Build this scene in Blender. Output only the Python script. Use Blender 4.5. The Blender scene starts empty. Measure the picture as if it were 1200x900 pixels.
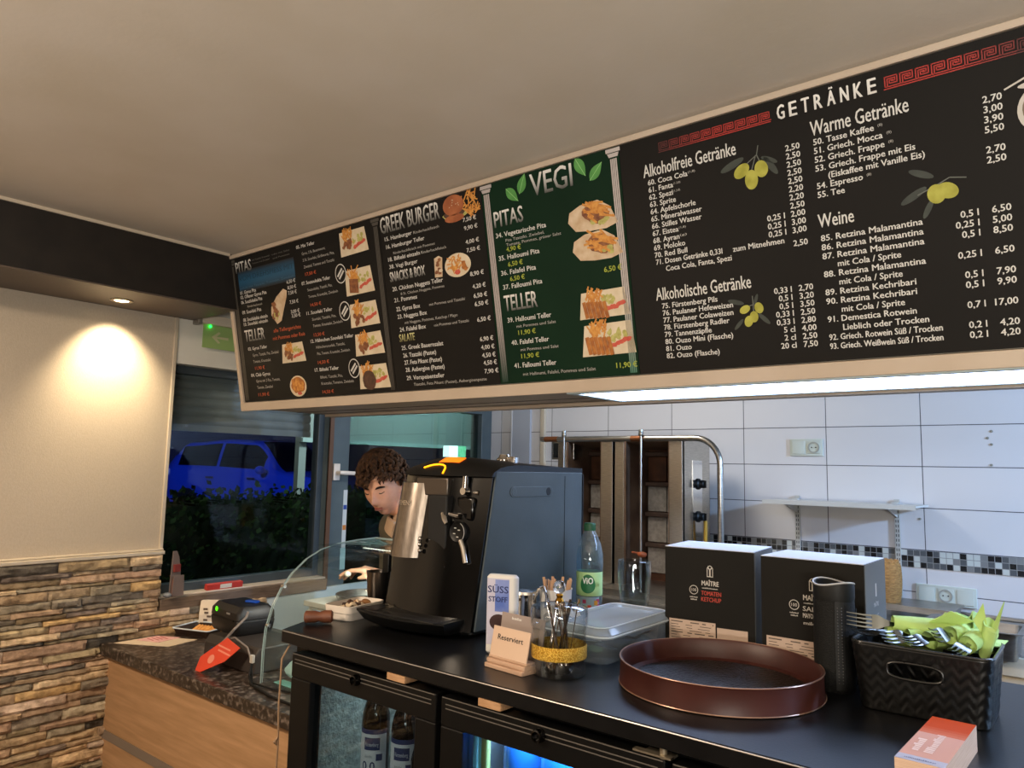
import bpy, bmesh, math, random
from math import sin, cos, pi, radians, sqrt
from mathutils import Matrix, Vector, noise
SC = bpy.context.scene
COL = SC.collection
random.seed(7)

# ------------------------------------------------------------------ camera
FPX, PITCH, ROLL, YAW = 873.18, radians(6.38), radians(1.193), radians(39.22)
fw = Vector((-sin(YAW)*cos(PITCH), cos(YAW)*cos(PITCH), sin(PITCH)))
rt = Vector((cos(YAW), sin(YAW), 0)); up = rt.cross(fw)
r2 = cos(ROLL)*rt + sin(ROLL)*up; u2 = -sin(ROLL)*rt + cos(ROLL)*up
cam = bpy.data.objects.new('camera', bpy.data.cameras.new('camera')); COL.objects.link(cam)
mw = Matrix((r2, u2, -fw)).transposed().to_4x4(); mw.translation = (0, 0, 1.47)
cam.matrix_world = mw
cam.data.sensor_width = 36; cam.data.lens = FPX/1200*36; cam.data.clip_start = .02
SC.camera = cam

# ------------------------------------------------------------------ view, world
vs = SC.view_settings
vs.view_transform = 'Standard'; vs.look = 'None'; vs.gamma = 1; vs.use_curve_mapping = False
vs.exposure = 0.22
W = bpy.data.worlds.new('night_sky'); SC.world = W; W.use_nodes = True
W.node_tree.nodes['Background'].inputs[0].default_value = (.005, .006, .022, 1)
W.node_tree.nodes['Background'].inputs[1].default_value = 1.0
SC.cycles.max_bounces = 10; SC.cycles.transparent_max_bounces = 24
SC.cycles.diffuse_bounces = 5; SC.cycles.glossy_bounces = 5
SC.cycles.caustics_reflective = False; SC.cycles.caustics_refractive = False
SC.cycles.use_denoising = True
SC.cycles.sample_clamp_indirect = 4

def lamp(name, typ, loc, energy, col, target=None, **kw):
    d = bpy.data.lights.new(name, typ); d.energy = energy; d.color = col
    for k, v in kw.items(): setattr(d, k, v)
    o = bpy.data.objects.new(name, d); COL.objects.link(o); o.location = loc
    if target is not None:
        o.rotation_euler = (Vector(target)-Vector(loc)).to_track_quat('-Z', 'Y').to_euler()
    return o
WARM = (1, .85, .70)
# unseen fill lights added behind the camera, then lights over the kitchen
lamp('ceiling_fill_light', 'AREA', (1.2, -1.3, 1.25), 155, (1, .96, .88), (1.2, -1.0, 2.4), shape='DISK', size=1.0)  # added fill aimed upward to brighten the ceiling evenly
lamp('front_fill_light', 'POINT', (.9, -2.2, 1.95), 30, (1, .92, .80), shadow_soft_size=.16)  # added bare light, brightens ceiling and fronts from behind the camera
lamp('ceiling_fill_light', 'AREA', (-1.2, -1.3, 1.25), 30, WARM, (-1.2, -1.2, 2.4), shape='DISK', size=1.0)  # second added fill for the left part of the ceiling
lamp('left_wall_fill_light', 'AREA', (-1.75, -.55, 2.29), 62, (1, .80, .60), (-1.95, -.35, 0), shape='DISK', size=.35)  # added downward light for the stone, oak and lower left wall
lamp('kitchen_overhead_light', 'AREA', (2.1, 2.45, 2.25), 118, (.38, .62, 1), (.6, 3.4, 1.1), shape='DISK', size=.22)
lamp('kitchen_overhead_light', 'AREA', (-1.85, 2.65, 2.28), 12, (1, .92, .82), (-1.85, 2.6, 0), shape='DISK', size=.4)  # added to brighten the man's face and the left tiles
lamp('hedge_fill_light', 'POINT', (-3.75, 2.3, 2.6), 36, (.9, 1, .8), shadow_soft_size=.08)  # added outside to brighten the dark hedge
# added blue spot aimed at the parked car alone
lamp('car_spot_light', 'SPOT', (-8.0, -2.5, 6.5), 2900, (.20, .34, 1), (-13.2, 8.6, 1.2), spot_size=radians(30), spot_blend=.4, shadow_soft_size=.4)
lamp('door_view_fill_light', 'AREA', (-3.6, 4.2, 2.5), 60, (.80, 1, .93), (-4.6, 4.4, 1.3), shape='DISK', size=.3)  # added to brighten the panel behind the glass door

# ------------------------------------------------------------------ materials
def S(h):
    h = h.lstrip('#'); c = [int(h[i:i+2], 16)/255 for i in (0, 2, 4)]
    return tuple((x/12.92 if x <= .04045 else ((x+.055)/1.055)**2.4) for x in c)
def c4(c):
    if isinstance(c, str): c = S(c)
    return (*c[:3], 1)
_M = {}
def mat(name, col='#808080', rough=.5, metal=0, col2=None, nscale=8, ndetail=4, bump=0, bscale=40, bdist=.002,
        stretch=None, emit=None, estr=0, coat=0, trans=0, ior=1.45, spec=.5, contrast=(.35, .65), attr=None, rough2=None, sss=0):
    if name in _M: return _M[name]
    m = bpy.data.materials.new(name); m.use_nodes = True; _M[name] = m
    nt = m.node_tree; N = nt.nodes; Lk = nt.links; b = N['Principled BSDF']
    b.inputs['Base Color'].default_value = c4(col); b.inputs['Roughness'].default_value = rough
    b.inputs['Metallic'].default_value = metal; b.inputs['IOR'].default_value = ior
    b.inputs['Specular IOR Level'].default_value = spec
    b.inputs['Coat Weight'].default_value = coat; b.inputs['Coat Roughness'].default_value = .08
    b.inputs['Transmission Weight'].default_value = trans
    if sss: b.inputs['Subsurface Weight'].default_value = sss; b.inputs['Subsurface Radius'].default_value = (.01, .004, .002)
    if emit: b.inputs['Emission Color'].default_value = c4(emit); b.inputs['Emission Strength'].default_value = estr
    vec = None
    if col2 or bump:
        tc = N.new('ShaderNodeTexCoord'); mp = N.new('ShaderNodeMapping'); Lk.new(tc.outputs['Object'], mp.inputs[0])
        if stretch: mp.inputs['Scale'].default_value = stretch
        vec = mp.outputs[0]
    if col2:
        n = N.new('ShaderNodeTexNoise'); n.inputs['Scale'].default_value = nscale; n.inputs['Detail'].default_value = ndetail
        Lk.new(vec, n.inputs[0])
        r = N.new('ShaderNodeValToRGB'); r.color_ramp.elements[0].position = contrast[0]; r.color_ramp.elements[1].position = contrast[1]
        r.color_ramp.elements[0].color = c4(col); r.color_ramp.elements[1].color = c4(col2)
        Lk.new(n.outputs[0], r.inputs[0]); out = r.outputs[0]
        if attr:
            a = N.new('ShaderNodeAttribute'); a.attribute_name = attr
            mx = N.new('ShaderNodeMix'); mx.data_type = 'RGBA'; mx.blend_type = 'MULTIPLY'; mx.inputs[0].default_value = 1
            Lk.new(a.outputs[0], mx.inputs[6]); Lk.new(out, mx.inputs[7]); out = mx.outputs[2]
        Lk.new(out, b.inputs['Base Color'])
        if rough2 is not None:
            mr = N.new('ShaderNodeMapRange'); mr.inputs[3].default_value = rough; mr.inputs[4].default_value = rough2
            Lk.new(n.outputs[0], mr.inputs[0]); Lk.new(mr.outputs[0], b.inputs['Roughness'])
    elif attr:
        a = N.new('ShaderNodeAttribute'); a.attribute_name = attr; Lk.new(a.outputs[0], b.inputs['Base Color'])
    if bump:
        n2 = N.new('ShaderNodeTexNoise'); n2.inputs['Scale'].default_value = bscale; n2.inputs['Detail'].default_value = 3
        Lk.new(vec, n2.inputs[0]); bp = N.new('ShaderNodeBump'); bp.inputs[0].default_value = bump; bp.inputs[1].default_value = bdist
        Lk.new(n2.outputs[0], bp.inputs['Height']); Lk.new(bp.outputs[0], b.inputs['Normal'])
    return m
def thin_glass(name, tint='#ffffff', refl=1.0, rough=.0, ior=1.5, blend=None):
    """clear pane: transparent mixed with a mirror by Fresnel"""
    if name in _M: return _M[name]
    m = bpy.data.materials.new(name); m.use_nodes = True; _M[name] = m
    nt = m.node_tree; N = nt.nodes; Lk = nt.links; N.remove(N['Principled BSDF']); o = N['Material Output']
    t = N.new('ShaderNodeBsdfTransparent'); t.inputs[0].default_value = c4(tint)
    g = N.new('ShaderNodeBsdfGlossy'); g.inputs['Roughness'].default_value = rough
    f = N.new('ShaderNodeFresnel'); f.inputs[0].default_value = ior
    ge = N.new('ShaderNodeNewGeometry'); io = N.new('ShaderNodeMapRange'); io.inputs[3].default_value = ior; io.inputs[4].default_value = 1/ior
    Lk.new(ge.outputs['Backfacing'], io.inputs[0]); Lk.new(io.outputs[0], f.inputs[0])     # no total reflection inside a thin pane
    mu = N.new('ShaderNodeMath'); mu.operation = 'MULTIPLY'; mu.inputs[1].default_value = refl; mu.use_clamp = True
    Lk.new(f.outputs[0], mu.inputs[0]); mx = N.new('ShaderNodeMixShader')
    Lk.new(mu.outputs[0], mx.inputs[0]); Lk.new(t.outputs[0], mx.inputs[1]); Lk.new(g.outputs[0], mx.inputs[2])
    last = mx.outputs[0]
    if blend:   # a milky share of diffuse plastic; on the clear bottle it paints in brightness
        d = N.new('ShaderNodeBsdfDiffuse'); d.inputs[0].default_value = c4(blend[0]); m2 = N.new('ShaderNodeMixShader')
        m2.inputs[0].default_value = blend[1]; Lk.new(last, m2.inputs[1]); Lk.new(d.outputs[0], m2.inputs[2]); last = m2.outputs[0]
    Lk.new(last, o.inputs[0]); return m

# ------------------------------------------------------------------ mesh builder
class MB:
    def __init__(s): s.v = []; s.f = []; s.m = []; s.mi = 0; s.c = []; s.col = None; s.T = Matrix()
    def add(s, vs_, fs):
        o = len(s.v); s.v += [tuple(s.T @ Vector(p)) for p in vs_]
        for f in fs: s.f.append([i+o for i in f]); s.m.append(s.mi); s.c.append(s.col)
        return s
    def box(s, x0, x1, y0, y1, z0, z1):
        return s.add([(x, y, z) for z in (z0, z1) for y in (y0, y1) for x in (x0, x1)],
                     [(0, 2, 3, 1), (4, 5, 7, 6), (0, 1, 5, 4), (2, 6, 7, 3), (0, 4, 6, 2), (1, 3, 7, 5)])
    def rbox(s, x0, x1, y0, y1, z0, z1, r=.003, n=3):
        """box with rounded vertical edges and chamfered rims"""
        def ring(ins, z):
            rr = max(r-ins, r*.25); P = []
            for cx, cy, a0 in ((x1-r, y1-r, 0), (x0+r, y1-r, 90), (x0+r, y0+r, 180), (x1-r, y0+r, 270)):
                for k in range(n+1):
                    a = radians(a0+90*k/n); P.append((cx+rr*cos(a), cy+rr*sin(a), z))
            return P
        c = r*.45
        return s.loft([ring(c, z0), ring(0, z0+c), ring(0, z1-c), ring(c, z1)])
    def loft(s, rings, cap0=True, cap1=True, closed=True):
        n = len(rings[0]); V = [p for r in rings for p in r]; F = []
        for i in range(len(rings)-1):
            for k in range(n if closed else n-1):
                a = i*n+k; b = i*n+(k+1) % n
                F.append((a, b, b+n, a+n))
        if cap0: F.append(tuple(reversed(range(n))))
        if cap1: F.append(tuple(range((len(rings)-1)*n, len(rings)*n)))
        return s.add(V, F)
    def lathe(s, prof, n=32, c=(0, 0, 0), sx=1, sy=1, cap0=True, cap1=True):
        R = [[(c[0]+r*cos(2*pi*k/n)*sx, c[1]+r*sin(2*pi*k/n)*sy, c[2]+z) for k in range(n)] for r, z in prof]
        return s.loft(R, cap0, cap1)
    def cyl(s, p0, p1, r0, r1=None, n=16, caps=True):
        return s.tube([p0, p1], [r0, r0 if r1 is None else r1], n, caps)
    def tube(s, path, r, n=10, caps=True, closed=False):
        P = [Vector(p) for p in path]; m = len(P)
        R = list(r) if isinstance(r, (list, tuple)) else [r]*m
        rings = []; prev = None
        for i in range(m):
            if closed: t = P[(i+1) % m]-P[i-1]
            else: t = (P[min(i+1, m-1)]-P[max(i-1, 0)])
            t = t.normalized() if t.length > 1e-9 else Vector((0, 0, 1))
            if prev is None:
                a = Vector((0, 0, 1)) if abs(t.z) < .9 else Vector((1, 0, 0)); u = t.cross(a).normalized()
            else:
                u = (prev - t*prev.dot(t)); u = u.normalized() if u.length > 1e-6 else t.orthogonal().normalized()
            prev = u; w = t.cross(u)
            rings.append([tuple(P[i]+R[i]*(cos(2*pi*k/n)*u+sin(2*pi*k/n)*w)) for k in range(n)])
        if closed: rings.append(rings[0])
        return s.loft(rings, caps and not closed, caps and not closed)
    def prism(s, poly, h0, h1, axis='z'):
        def q(a, b, h): return {'z': (a, b, h), 'x': (h, a, b), 'y': (a, h, b)}[axis]
        if axis == 'y': poly = list(reversed(poly))
        return s.loft([[q(a, b, h0) for a, b in poly], [q(a, b, h1) for a, b in poly]])
    def sphere(s, c, r, n=16, m=10, sc=(1, 1, 1)):
        R = []
        for i in range(1, m):
            th = pi*i/m; R.append([(c[0]+r*sc[0]*sin(th)*cos(2*pi*k/n), c[1]+r*sc[1]*sin(th)*sin(2*pi*k/n), c[2]-r*sc[2]*cos(th)) for k in range(n)])
        V = [(c[0], c[1], c[2]-r*sc[2])]+[p for q in R for p in q]+[(c[0], c[1], c[2]+r*sc[2])]; F = []
        for k in range(n): F.append((0, 1+(k+1) % n, 1+k))
        for i in range(m-2):
            for k in range(n):
                a = 1+i*n+k; b = 1+i*n+(k+1) % n; F.append((a, b, b+n, a+n))
        L = len(V)-1; o = 1+(m-2)*n
        for k in range(n): F.append((o+k, o+(k+1) % n, L))
        return s.add(V, F)
    def poly(s, pts): return s.add(pts, [tuple(range(len(pts)))])
    def flat(s, pts, z): return s.poly([(a, b, z) for a, b in pts])
    def ell(s, cx, cy, rx, ry, z, n=24, rot=0, wob=0):
        P = []
        for k in range(n):
            a = 2*pi*k/n; w = 1+(random.uniform(-wob, wob) if wob else 0)
            x = rx*cos(a)*w; y = ry*sin(a)*w; P.append((cx+x*cos(rot)-y*sin(rot), cy+x*sin(rot)+y*cos(rot), z))
        return s.poly(P)
    def build(s, name, mats, parent=None, smooth=35, bevel=0, loc=None, rotz=0, solid=0):
        me = bpy.data.meshes.new(name); me.from_pydata(s.v, [], s.f)
        if not isinstance(mats, (list, tuple)): mats = [mats]
        for m in mats: me.materials.append(m)
        me.polygons.foreach_set('material_index', s.m)
        if any(c is not None for c in s.c):
            ca = me.color_attributes.new('tint', 'FLOAT_COLOR', 'CORNER')
            for p, c in zip(me.polygons, s.c):
                for li in p.loop_indices:
                    cc = c if c is not None else (1, 1, 1)
                    if callable(cc): cc = cc(me.vertices[me.loops[li].vertex_index].co)
                    ca.data[li].color = (*cc, 1)
        me.update()
        if smooth:
            me.polygons.foreach_set('use_smooth', [True]*len(me.polygons)); me.set_sharp_from_angle(angle=radians(smooth))
        o = bpy.data.objects.new(name, me); COL.objects.link(o)
        if parent: o.parent = parent
        if loc: o.location = loc
        if rotz: o.rotation_euler = (0, 0, rotz)
        if solid:
            md = o.modifiers.new('thickness', 'SOLIDIFY'); md.thickness = solid; md.offset = 0
        if bevel:
            md = o.modifiers.new('bevel', 'BEVEL'); md.width = bevel; md.segments = 2; md.limit_method = 'ANGLE'; md.angle_limit = radians(40)
        return o
def thing(name, label, cat, loc=(0, 0, 0), rotz=0, group=None):
    o = bpy.data.objects.new(name, None); COL.objects.link(o); o.empty_display_size = .05
    o.location = loc; o.rotation_euler = (0, 0, rotz); return tag(o, label, cat, group)
def tag(o, label, cat, group=None):
    o['label'] = label; o['category'] = cat
    if group: o['group'] = group
    return o
def struct(o, label=None, cat=None):
    o['kind'] = 'structure'
    if label: o['label'] = label
    if cat: o['category'] = cat
    return o
def dup(root, loc, rotz=None, label=None):
    def cp(a, par):
        c = a.copy(); COL.objects.link(c)
        if par: c.parent = par
        for ch in a.children: cp(ch, c)
        return c
    r = cp(root, None); r.location = loc
    if rotz is not None: r.rotation_euler = (0, 0, rotz)
    if label: r['label'] = label
    return r

# ------------------------------------------------------------------ text as mesh
_fc = {}
def glyphs(s):
    if s in _fc: return _fc[s]
    cu = bpy.data.curves.new('t', 'FONT'); cu.body = s; cu.size = 1; cu.resolution_u = 2
    o = bpy.data.objects.new('t', cu); COL.objects.link(o)
    dg = bpy.context.evaluated_depsgraph_get(); dg.update()
    me = bpy.data.meshes.new_from_object(o.evaluated_get(dg))
    V = [(v.co.x, v.co.y) for v in me.vertices]; F = [tuple(p.vertices) for p in me.polygons]
    bpy.data.objects.remove(o); bpy.data.curves.remove(cu); bpy.data.meshes.remove(me)
    _fc[s] = (V, F); return V, F
CAP = max(y for x, y in glyphs('H')[0])
def text(mb, s, x, y, w, cap, z=0, grad=None, bold=0, center=False):
    """string s, baseline from (x,y), squeezed to width w (None = natural), capital height cap"""
    V, F = glyphs(s)
    if not V: return
    x0 = min(p[0] for p in V); x1 = max(p[0] for p in V); ky = cap/CAP; kx = (w/(x1-x0)) if w else ky
    if center: x -= (x1-x0)*kx/2
    offs = [(0, 0)] if not bold else [(0, 0), (bold, 0), (bold/2, bold/2)]
    for i, (dx, dy) in enumerate(offs):
        if grad:
            mb.col = lambda co, y=y: tuple(a+(b-a)*min(1, max(0, (co.y-y)/cap)) for a, b in zip(grad[0], grad[1]))
        mb.add([(x+dx+(p[0]-x0)*kx, y+dy+p[1]*ky, z+i*.00003) for p in V], F)
    mb.col = None
# ================================================================== the setting
m_ceiling = mat('ceiling_plaster', '#cfc3b4', .9, col2='#c8bba9', nscale=3, bump=.15, bscale=90)
m_wallpaper = mat('beige_woven_wallpaper', '#b7aa98', .85, col2='#b2a593', nscale=160, bump=.35, bscale=260, stretch=(1, 1, .6))
m_white = mat('white_painted', '#d5d2c8', .6, col2='#cdc9bd', nscale=4)
m_black = mat('black_beam_paint', '#15110e', .55, col2='#1d1814', nscale=12)
m_soffit = mat('grey_brown_soffit', '#5d5148', .5, col2='#544940', nscale=6)
m_floor = mat('dark_floor_tile', '#4a4038', .4, col2='#3d352e', nscale=5)
m_cream_trim = mat('cream_metal_trim', '#c9bca8', .35, metal=.2)
m_beige_wall = mat('brown_room_wall', '#574838', .85)
m_steel = mat('brushed_steel', '#b9b6b0', .28, metal=1, col2='#a3a09a', nscale=30, stretch=(1, 1, 14))
m_darkframe = mat('anthracite_window_frame', '#3d464c', .4, col2='#363f45', nscale=10)

b = MB(); b.box(-4.0, 3.2, -3.2, 3.9, -.1, 0); struct(b.build('floor', m_floor))
b = MB(); b.box(-3.3, 3.2, -3.2, 3.9, 2.305, 2.4); struct(b.build('ceiling', m_ceiling))
b = MB(); b.box(3.0, 3.2, -3.2, 3.9, 0, 2.305); struct(b.build('wall_right', m_beige_wall))
b = MB(); b.box(-3.3, 3.0, -3.2, -3.0, 0, 2.305); struct(b.build('wall_front', m_beige_wall))
# left wall: papered upper part, header over the window, wall under the sill
b = MB()
b.box(-3.32, -3.12, -3.0, 1.535, 0, 2.305)                  # in front of the window
b.mi = 1
b.box(-3.32, -3.12, 1.535, 3.65, 1.885, 2.305)              # header over window and door
b.box(-3.32, -3.12, 1.535, 2.37, 0, .86)                    # under the sill
struct(b.build('wall_left', [m_wallpaper, m_white]))

# tiled back wall
def tile_mat():
    m = bpy.data.materials.new('white_wall_tiles'); m.use_nodes = True; nt = m.node_tree; N = nt.nodes; Lk = nt.links
    bs = N['Principled BSDF']; tc = N.new('ShaderNodeTexCoord'); sp = N.new('ShaderNodeSeparateXYZ'); Lk.new(tc.outputs['Object'], sp.inputs[0])
    cb = N.new('ShaderNodeCombineXYZ')
    ax = N.new('ShaderNodeMath'); ax.operation = 'ADD'; ax.inputs[1].default_value = 1.466+.398*20
    az = N.new('ShaderNodeMath'); az.operation = 'ADD'; az.inputs[1].default_value = -1.153+.1785*10
    Lk.new(sp.outputs[0], ax.inputs[0]); Lk.new(sp.outputs[2], az.inputs[0]); Lk.new(ax.outputs[0], cb.inputs[0]); Lk.new(az.outputs[0], cb.inputs[1])
    br = N.new('ShaderNodeTexBrick'); br.offset = 0; br.inputs['Scale'].default_value = 1
    br.inputs['Brick Width'].default_value = .398; br.inputs['Row Height'].default_value = .1785
    br.inputs['Mortar Size'].default_value = .0019; br.inputs['Mortar Smooth'].default_value = .1
    br.inputs['Color1'].default_value = c4('#d9d9dc'); br.inputs['Color2'].default_value = c4('#d4d5da'); br.inputs['Mortar'].default_value = c4('#4b4a50')
    Lk.new(cb.outputs[0], br.inputs[0]); Lk.new(br.outputs[0], bs.inputs['Base Color'])
    mr = N.new('ShaderNodeMapRange'); mr.inputs[3].default_value = .22; mr.inputs[4].default_value = .8
    Lk.new(br.outputs[1], mr.inputs[0]); Lk.new(mr.outputs[0], bs.inputs['Roughness'])
    bp = N.new('ShaderNodeBump'); bp.invert = True; bp.inputs[0].default_value = .5; bp.inputs[1].default_value = .002
    Lk.new(br.outputs[1], bp.inputs['Height']); Lk.new(bp.outputs[0], bs.inputs['Normal'])
    return m
def mosaic_mat():
    m = bpy.data.materials.new('black_grey_mosaic'); m.use_nodes = True; nt = m.node_tree; N = nt.nodes; Lk = nt.links
    bs = N['Principled BSDF']; tc = N.new('ShaderNodeTexCoord'); mp = N.new('ShaderNodeMapping'); Lk.new(tc.outputs['Object'], mp.inputs[0])
    k = 1/.0247; mp.inputs['Scale'].default_value = (k, 0, k); mp.inputs['Location'].default_value = (400, 0, -1.077*k+100)
    fl = N.new('ShaderNodeVectorMath'); fl.operation = 'FLOOR'; Lk.new(mp.outputs[0], fl.inputs[0])
    wn = N.new('ShaderNodeTexWhiteNoise'); wn.noise_dimensions = '3D'; Lk.new(fl.outputs[0], wn.inputs[0])
    r = N.new('ShaderNodeValToRGB'); r.color_ramp.interpolation = 'CONSTANT'; e = r.color_ramp.elements
    e[0].color = c4('#1a1c1f'); e[1].position = .40; e[1].color = c4('#55595d')
    for p, c in ((.62, '#7d8082'), (.80, '#c3cac8')):
        q = e.new(p); q.color = c4(c)
    Lk.new(wn.outputs[0], r.inputs[0])
    fr = N.new('ShaderNodeVectorMath'); fr.operation = 'FRACTION'; Lk.new(mp.outputs[0], fr.inputs[0])
    sp = N.new('ShaderNodeSeparateXYZ'); Lk.new(fr.outputs[0], sp.inputs[0]); prev = None
    for ch in (0, 2):
        a = N.new('ShaderNodeMath'); a.operation = 'SUBTRACT'; a.inputs[1].default_value = .5; Lk.new(sp.outputs[ch], a.inputs[0])
        c = N.new('ShaderNodeMath'); c.operation = 'ABSOLUTE'; Lk.new(a.outputs[0], c.inputs[0])
        if prev:
            d = N.new('ShaderNodeMath'); d.operation = 'MAXIMUM'; Lk.new(prev, d.inputs[0]); Lk.new(c.outputs[0], d.inputs[1]); prev = d.outputs[0]
        else: prev = c.outputs[0]
    g = N.new('ShaderNodeMath'); g.operation = 'GREATER_THAN'; g.inputs[1].default_value = .45; Lk.new(prev, g.inputs[0])
    mx = N.new('ShaderNodeMix'); mx.data_type = 'RGBA'; mx.inputs[7].default_value = c4('#8b8d8e')
    Lk.new(g.outputs[0], mx.inputs[0]); Lk.new(r.outputs[0], mx.inputs[6]); Lk.new(mx.outputs[2], bs.inputs['Base Color']); bs.inputs['Roughness'].default_value = .25
    return m
b = MB()
b.box(-3.32, 3.0, 3.65, 3.85, 0, 1.077); b.box(-3.32, 3.0, 3.65, 3.85, 1.151, 2.305)
b.mi = 1; b.box(-3.32, 3.0, 3.646, 3.85, 1.077, 1.151)
struct(b.build('wall_back', [tile_mat(), mosaic_mat()], smooth=0))

# black beam with its soffit along the left wall
b = MB(); b.box(-3.12, -2.76, -3.0, 1.60, 2.085, 2.305)
b.mi = 1; b.box(-3.12, -2.765, -3.0, 1.60, 2.08, 2.085)
b.mi = 2; b.box(-2.758, -2.75, -3.0, 1.55, 2.294, 2.305)
struct(b.build('trim_1', [m_black, m_soffit, m_cream_trim], smooth=0))
# moulding over the stone, corner strip at the window
b = MB(); b.box(-3.12, -3.085, -3.0, 1.537, 1.083, 1.098); b.box(-3.12, -3.098, -3.0, 1.537, 1.098, 1.106)
struct(b.build('trim_2', m_cream_trim, bevel=.003))
b = MB(); b.box(-3.122, -3.112, 1.525, 1.54, 1.10, 2.08); struct(b.build('trim_3', m_cream_trim, bevel=.002))

# ledge stone cladding on the lower left wall
def stones():
    b = MB(); pal = ['#c4a883', '#b09474', '#8d8170', '#cdb491', '#a08b6b', '#b5a88f', '#857b6c', '#c6a472', '#d0b090', '#bd9c80', '#8f8074', '#a89b83', '#bda684', '#6e665b', '#c9b09a', '#ad9a78', '#c7aa86', '#b89b7e']
    z = 0.0; R = random.Random(3)
    while z < 1.082:
        h = min(R.uniform(.015, .040), 1.083-z)
        if h < .010: break
        y = -3.0+R.uniform(0, .1); ye = 1.53 if z+h > .862 else 2.04
        yy = -1.0
        y = yy-R.uniform(0, .15)
        while y < ye:
            l = R.uniform(.08, .30); y1 = min(y+l, ye)
            if ye-y1 < .03: y1 = ye
            d = R.uniform(.008, .03); c = S(R.choice(pal)); k = R.uniform(.62, 1.18); b.col = tuple(min(1, q*k) for q in c)
            nx = max(3, int((y1-y)/.014)); nz = 4; V = []; F = []; sd = R.uniform(0, 99); ti = R.uniform(-.004, .004)
            g = .0008
            for j in range(nz+1):
                for i in range(nx+1):
                    u = i/nx; w = j/nz; edge = (j in (0, nz)) or (i in (0, nx))
                    yq = y+g+(y1-y-2*g)*u; zq = z+g+(h-2*g)*w
                    n1 = noise.noise((yq*28, zq*45, sd)); n2 = noise.noise((yq*85, zq*110, sd+7))
                    zj = 0 if i in (0, nx) else noise.noise((yq*40, sd, j))*.0022*(1 if j in (0, nz) else .4)
                    V.append((-3.112+d+ti*(u-.5)*2+n1*.008+n2*.004-(.006 if edge else 0), yq, zq+zj))
            for j in range(nz):
                for i in range(nx):
                    a = j*(nx+1)+i; F.append((a, a+1, a+nx+2, a+nx+1))
            # side faces back to the wall
            per = [i for i in range(nx+1)]+[(j*(nx+1)+nx) for j in range(1, nz+1)]+[nz*(nx+1)+i for i in range(nx-1, -1, -1)]+[j*(nx+1) for j in range(nz-1, 0, -1)]
            o = len(V)
            for q in per: V.append((-3.125, V[q][1], V[q][2]))
            m = len(per)
            for q in range(m): F.append((per[(q+1) % m], per[q], o+q, o+(q+1) % m))
            b.add(V, F); y = y1
        z += h
    b.col = None
    return b
m_stone = mat('split_ledge_stone', '#9c9488', .85, col2='#ffffff', nscale=38, contrast=(.2, .6), attr='tint', bump=.6, bscale=120, bdist=.004)
struct(stones().build('stone_cladding', m_stone, smooth=25), 'split-face ledge stone covering the lower left wall', 'stone cladding')
b = MB(); b.box(-3.13, -3.108, 2.04, 3.648, .0, .858)
struct(b.build('trim_4', mat('pale_splash_panel', '#c9d4d3', .3)))

# window 1: frame, pane, sill, half lowered roller shutter outside
win = thing('window_1', 'dark framed window on the left wall looking out at a parked car', 'window', (-3.2, 1.54, .9)); struct(win)
b = MB(); b.box(-.03, .02, 0, .03, 0, .985); b.box(-.03, .02, .80, .845, 0, .985); b.box(-.03, .02, .03, .80, 0, .045); b.box(-.03, .02, .03, .80, .95, .985)
b.build('window_frame', m_darkframe, win, bevel=.003)
b = MB(); b.box(-.004, .004, .03, .80, .045, .95); b.build('window_pane', thin_glass('window_glass', '#e8eef0', .4), win, smooth=0)
m_sill = mat('brown_wood_sill', '#6d5a4a', .5, col2='#574637', nscale=14, stretch=(10, 1, 10))
b = MB(); b.box(-.12, .10, -.002, .835, -.055, 0); b.build('sill', m_sill, win, bevel=.004)
b = MB(); b.box(-.12, .085, -.002, .835, .0, .008); b.build('sill_cover', mat('sill_metal_cover', '#bcab9a', .4), win, bevel=.002)
b = MB()
for k in range(7):
    z0 = .735+k*.042
    P = [(-.125+.011*sin(pi*t/6), z0+.042*t/6) for t in range(7)]+[(-.137, z0+.042), (-.137, z0)]
    b.prism(P, 0.0, .845, 'y') if False else b.loft([[(p[0], 0.0, p[1]) for p in P], [(p[0], .845, p[1]) for p in P]])
b.box(-.14, -.112, 0, .845, .705, .735)
b.build('roller_shutter', mat('grey_shutter_slats', '#a5a29b', .5, col2='#98958e', nscale=9), win)
b = MB(); b.box(-.112, -.104, .155, .17, .722, .734); b.build('shutter_stop', mat('grey_plastic_stop', '#b5b5b0', .5), win)

# door 1: dark glazed door beside the window, its handle and sticker strip
dr = thing('door_1', 'dark framed glass door in the corner beside the window', 'door', (-3.18, 2.385, 0)); struct(dr)
b = MB(); b.box(-.04, .05, -.012, .0, .0, 1.885); b.mi = 0
b.box(-.04, .04, .0, .125, 0, 1.885); b.box(-.04, .04, 1.17, 1.265, 0, 1.885); b.box(-.04, .04, .125, 1.17, 1.80, 1.885); b.box(-.04, .04, .125, 1.17, 0, .18)
b.build('door_frame', mat('grey_green_door_frame', '#59666b', .35, col2='#515e63', nscale=8), dr, bevel=.004)
b = MB(); b.box(.040, .052, -.012, .012, 0, 1.885); b.build('door_seal', mat('copper_edge_strip', '#6a4f3d', .4, metal=.3), dr)
b = MB(); b.box(-.006, .006, .125, 1.17, .18, 1.80); b.build('door_pane', thin_glass('door_glass', '#a9bcbc', 1.6), dr, smooth=0)
b = MB(); b.rbox(.04, .052, .022, .062, 1.385, 1.47, .004); b.tube([(.05, .042, 1.425), (.085, .042, 1.425), (.09, .06, 1.424), (.09, .19, 1.42)], [.010, .010, .011, .009], 10)
b.build('door_handle', mat('white_handle_plastic', '#d8d0c6', .35), dr)
b = MB(); b.box(.0405, .0415, .098, .123, 1.02, 1.335)
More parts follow.
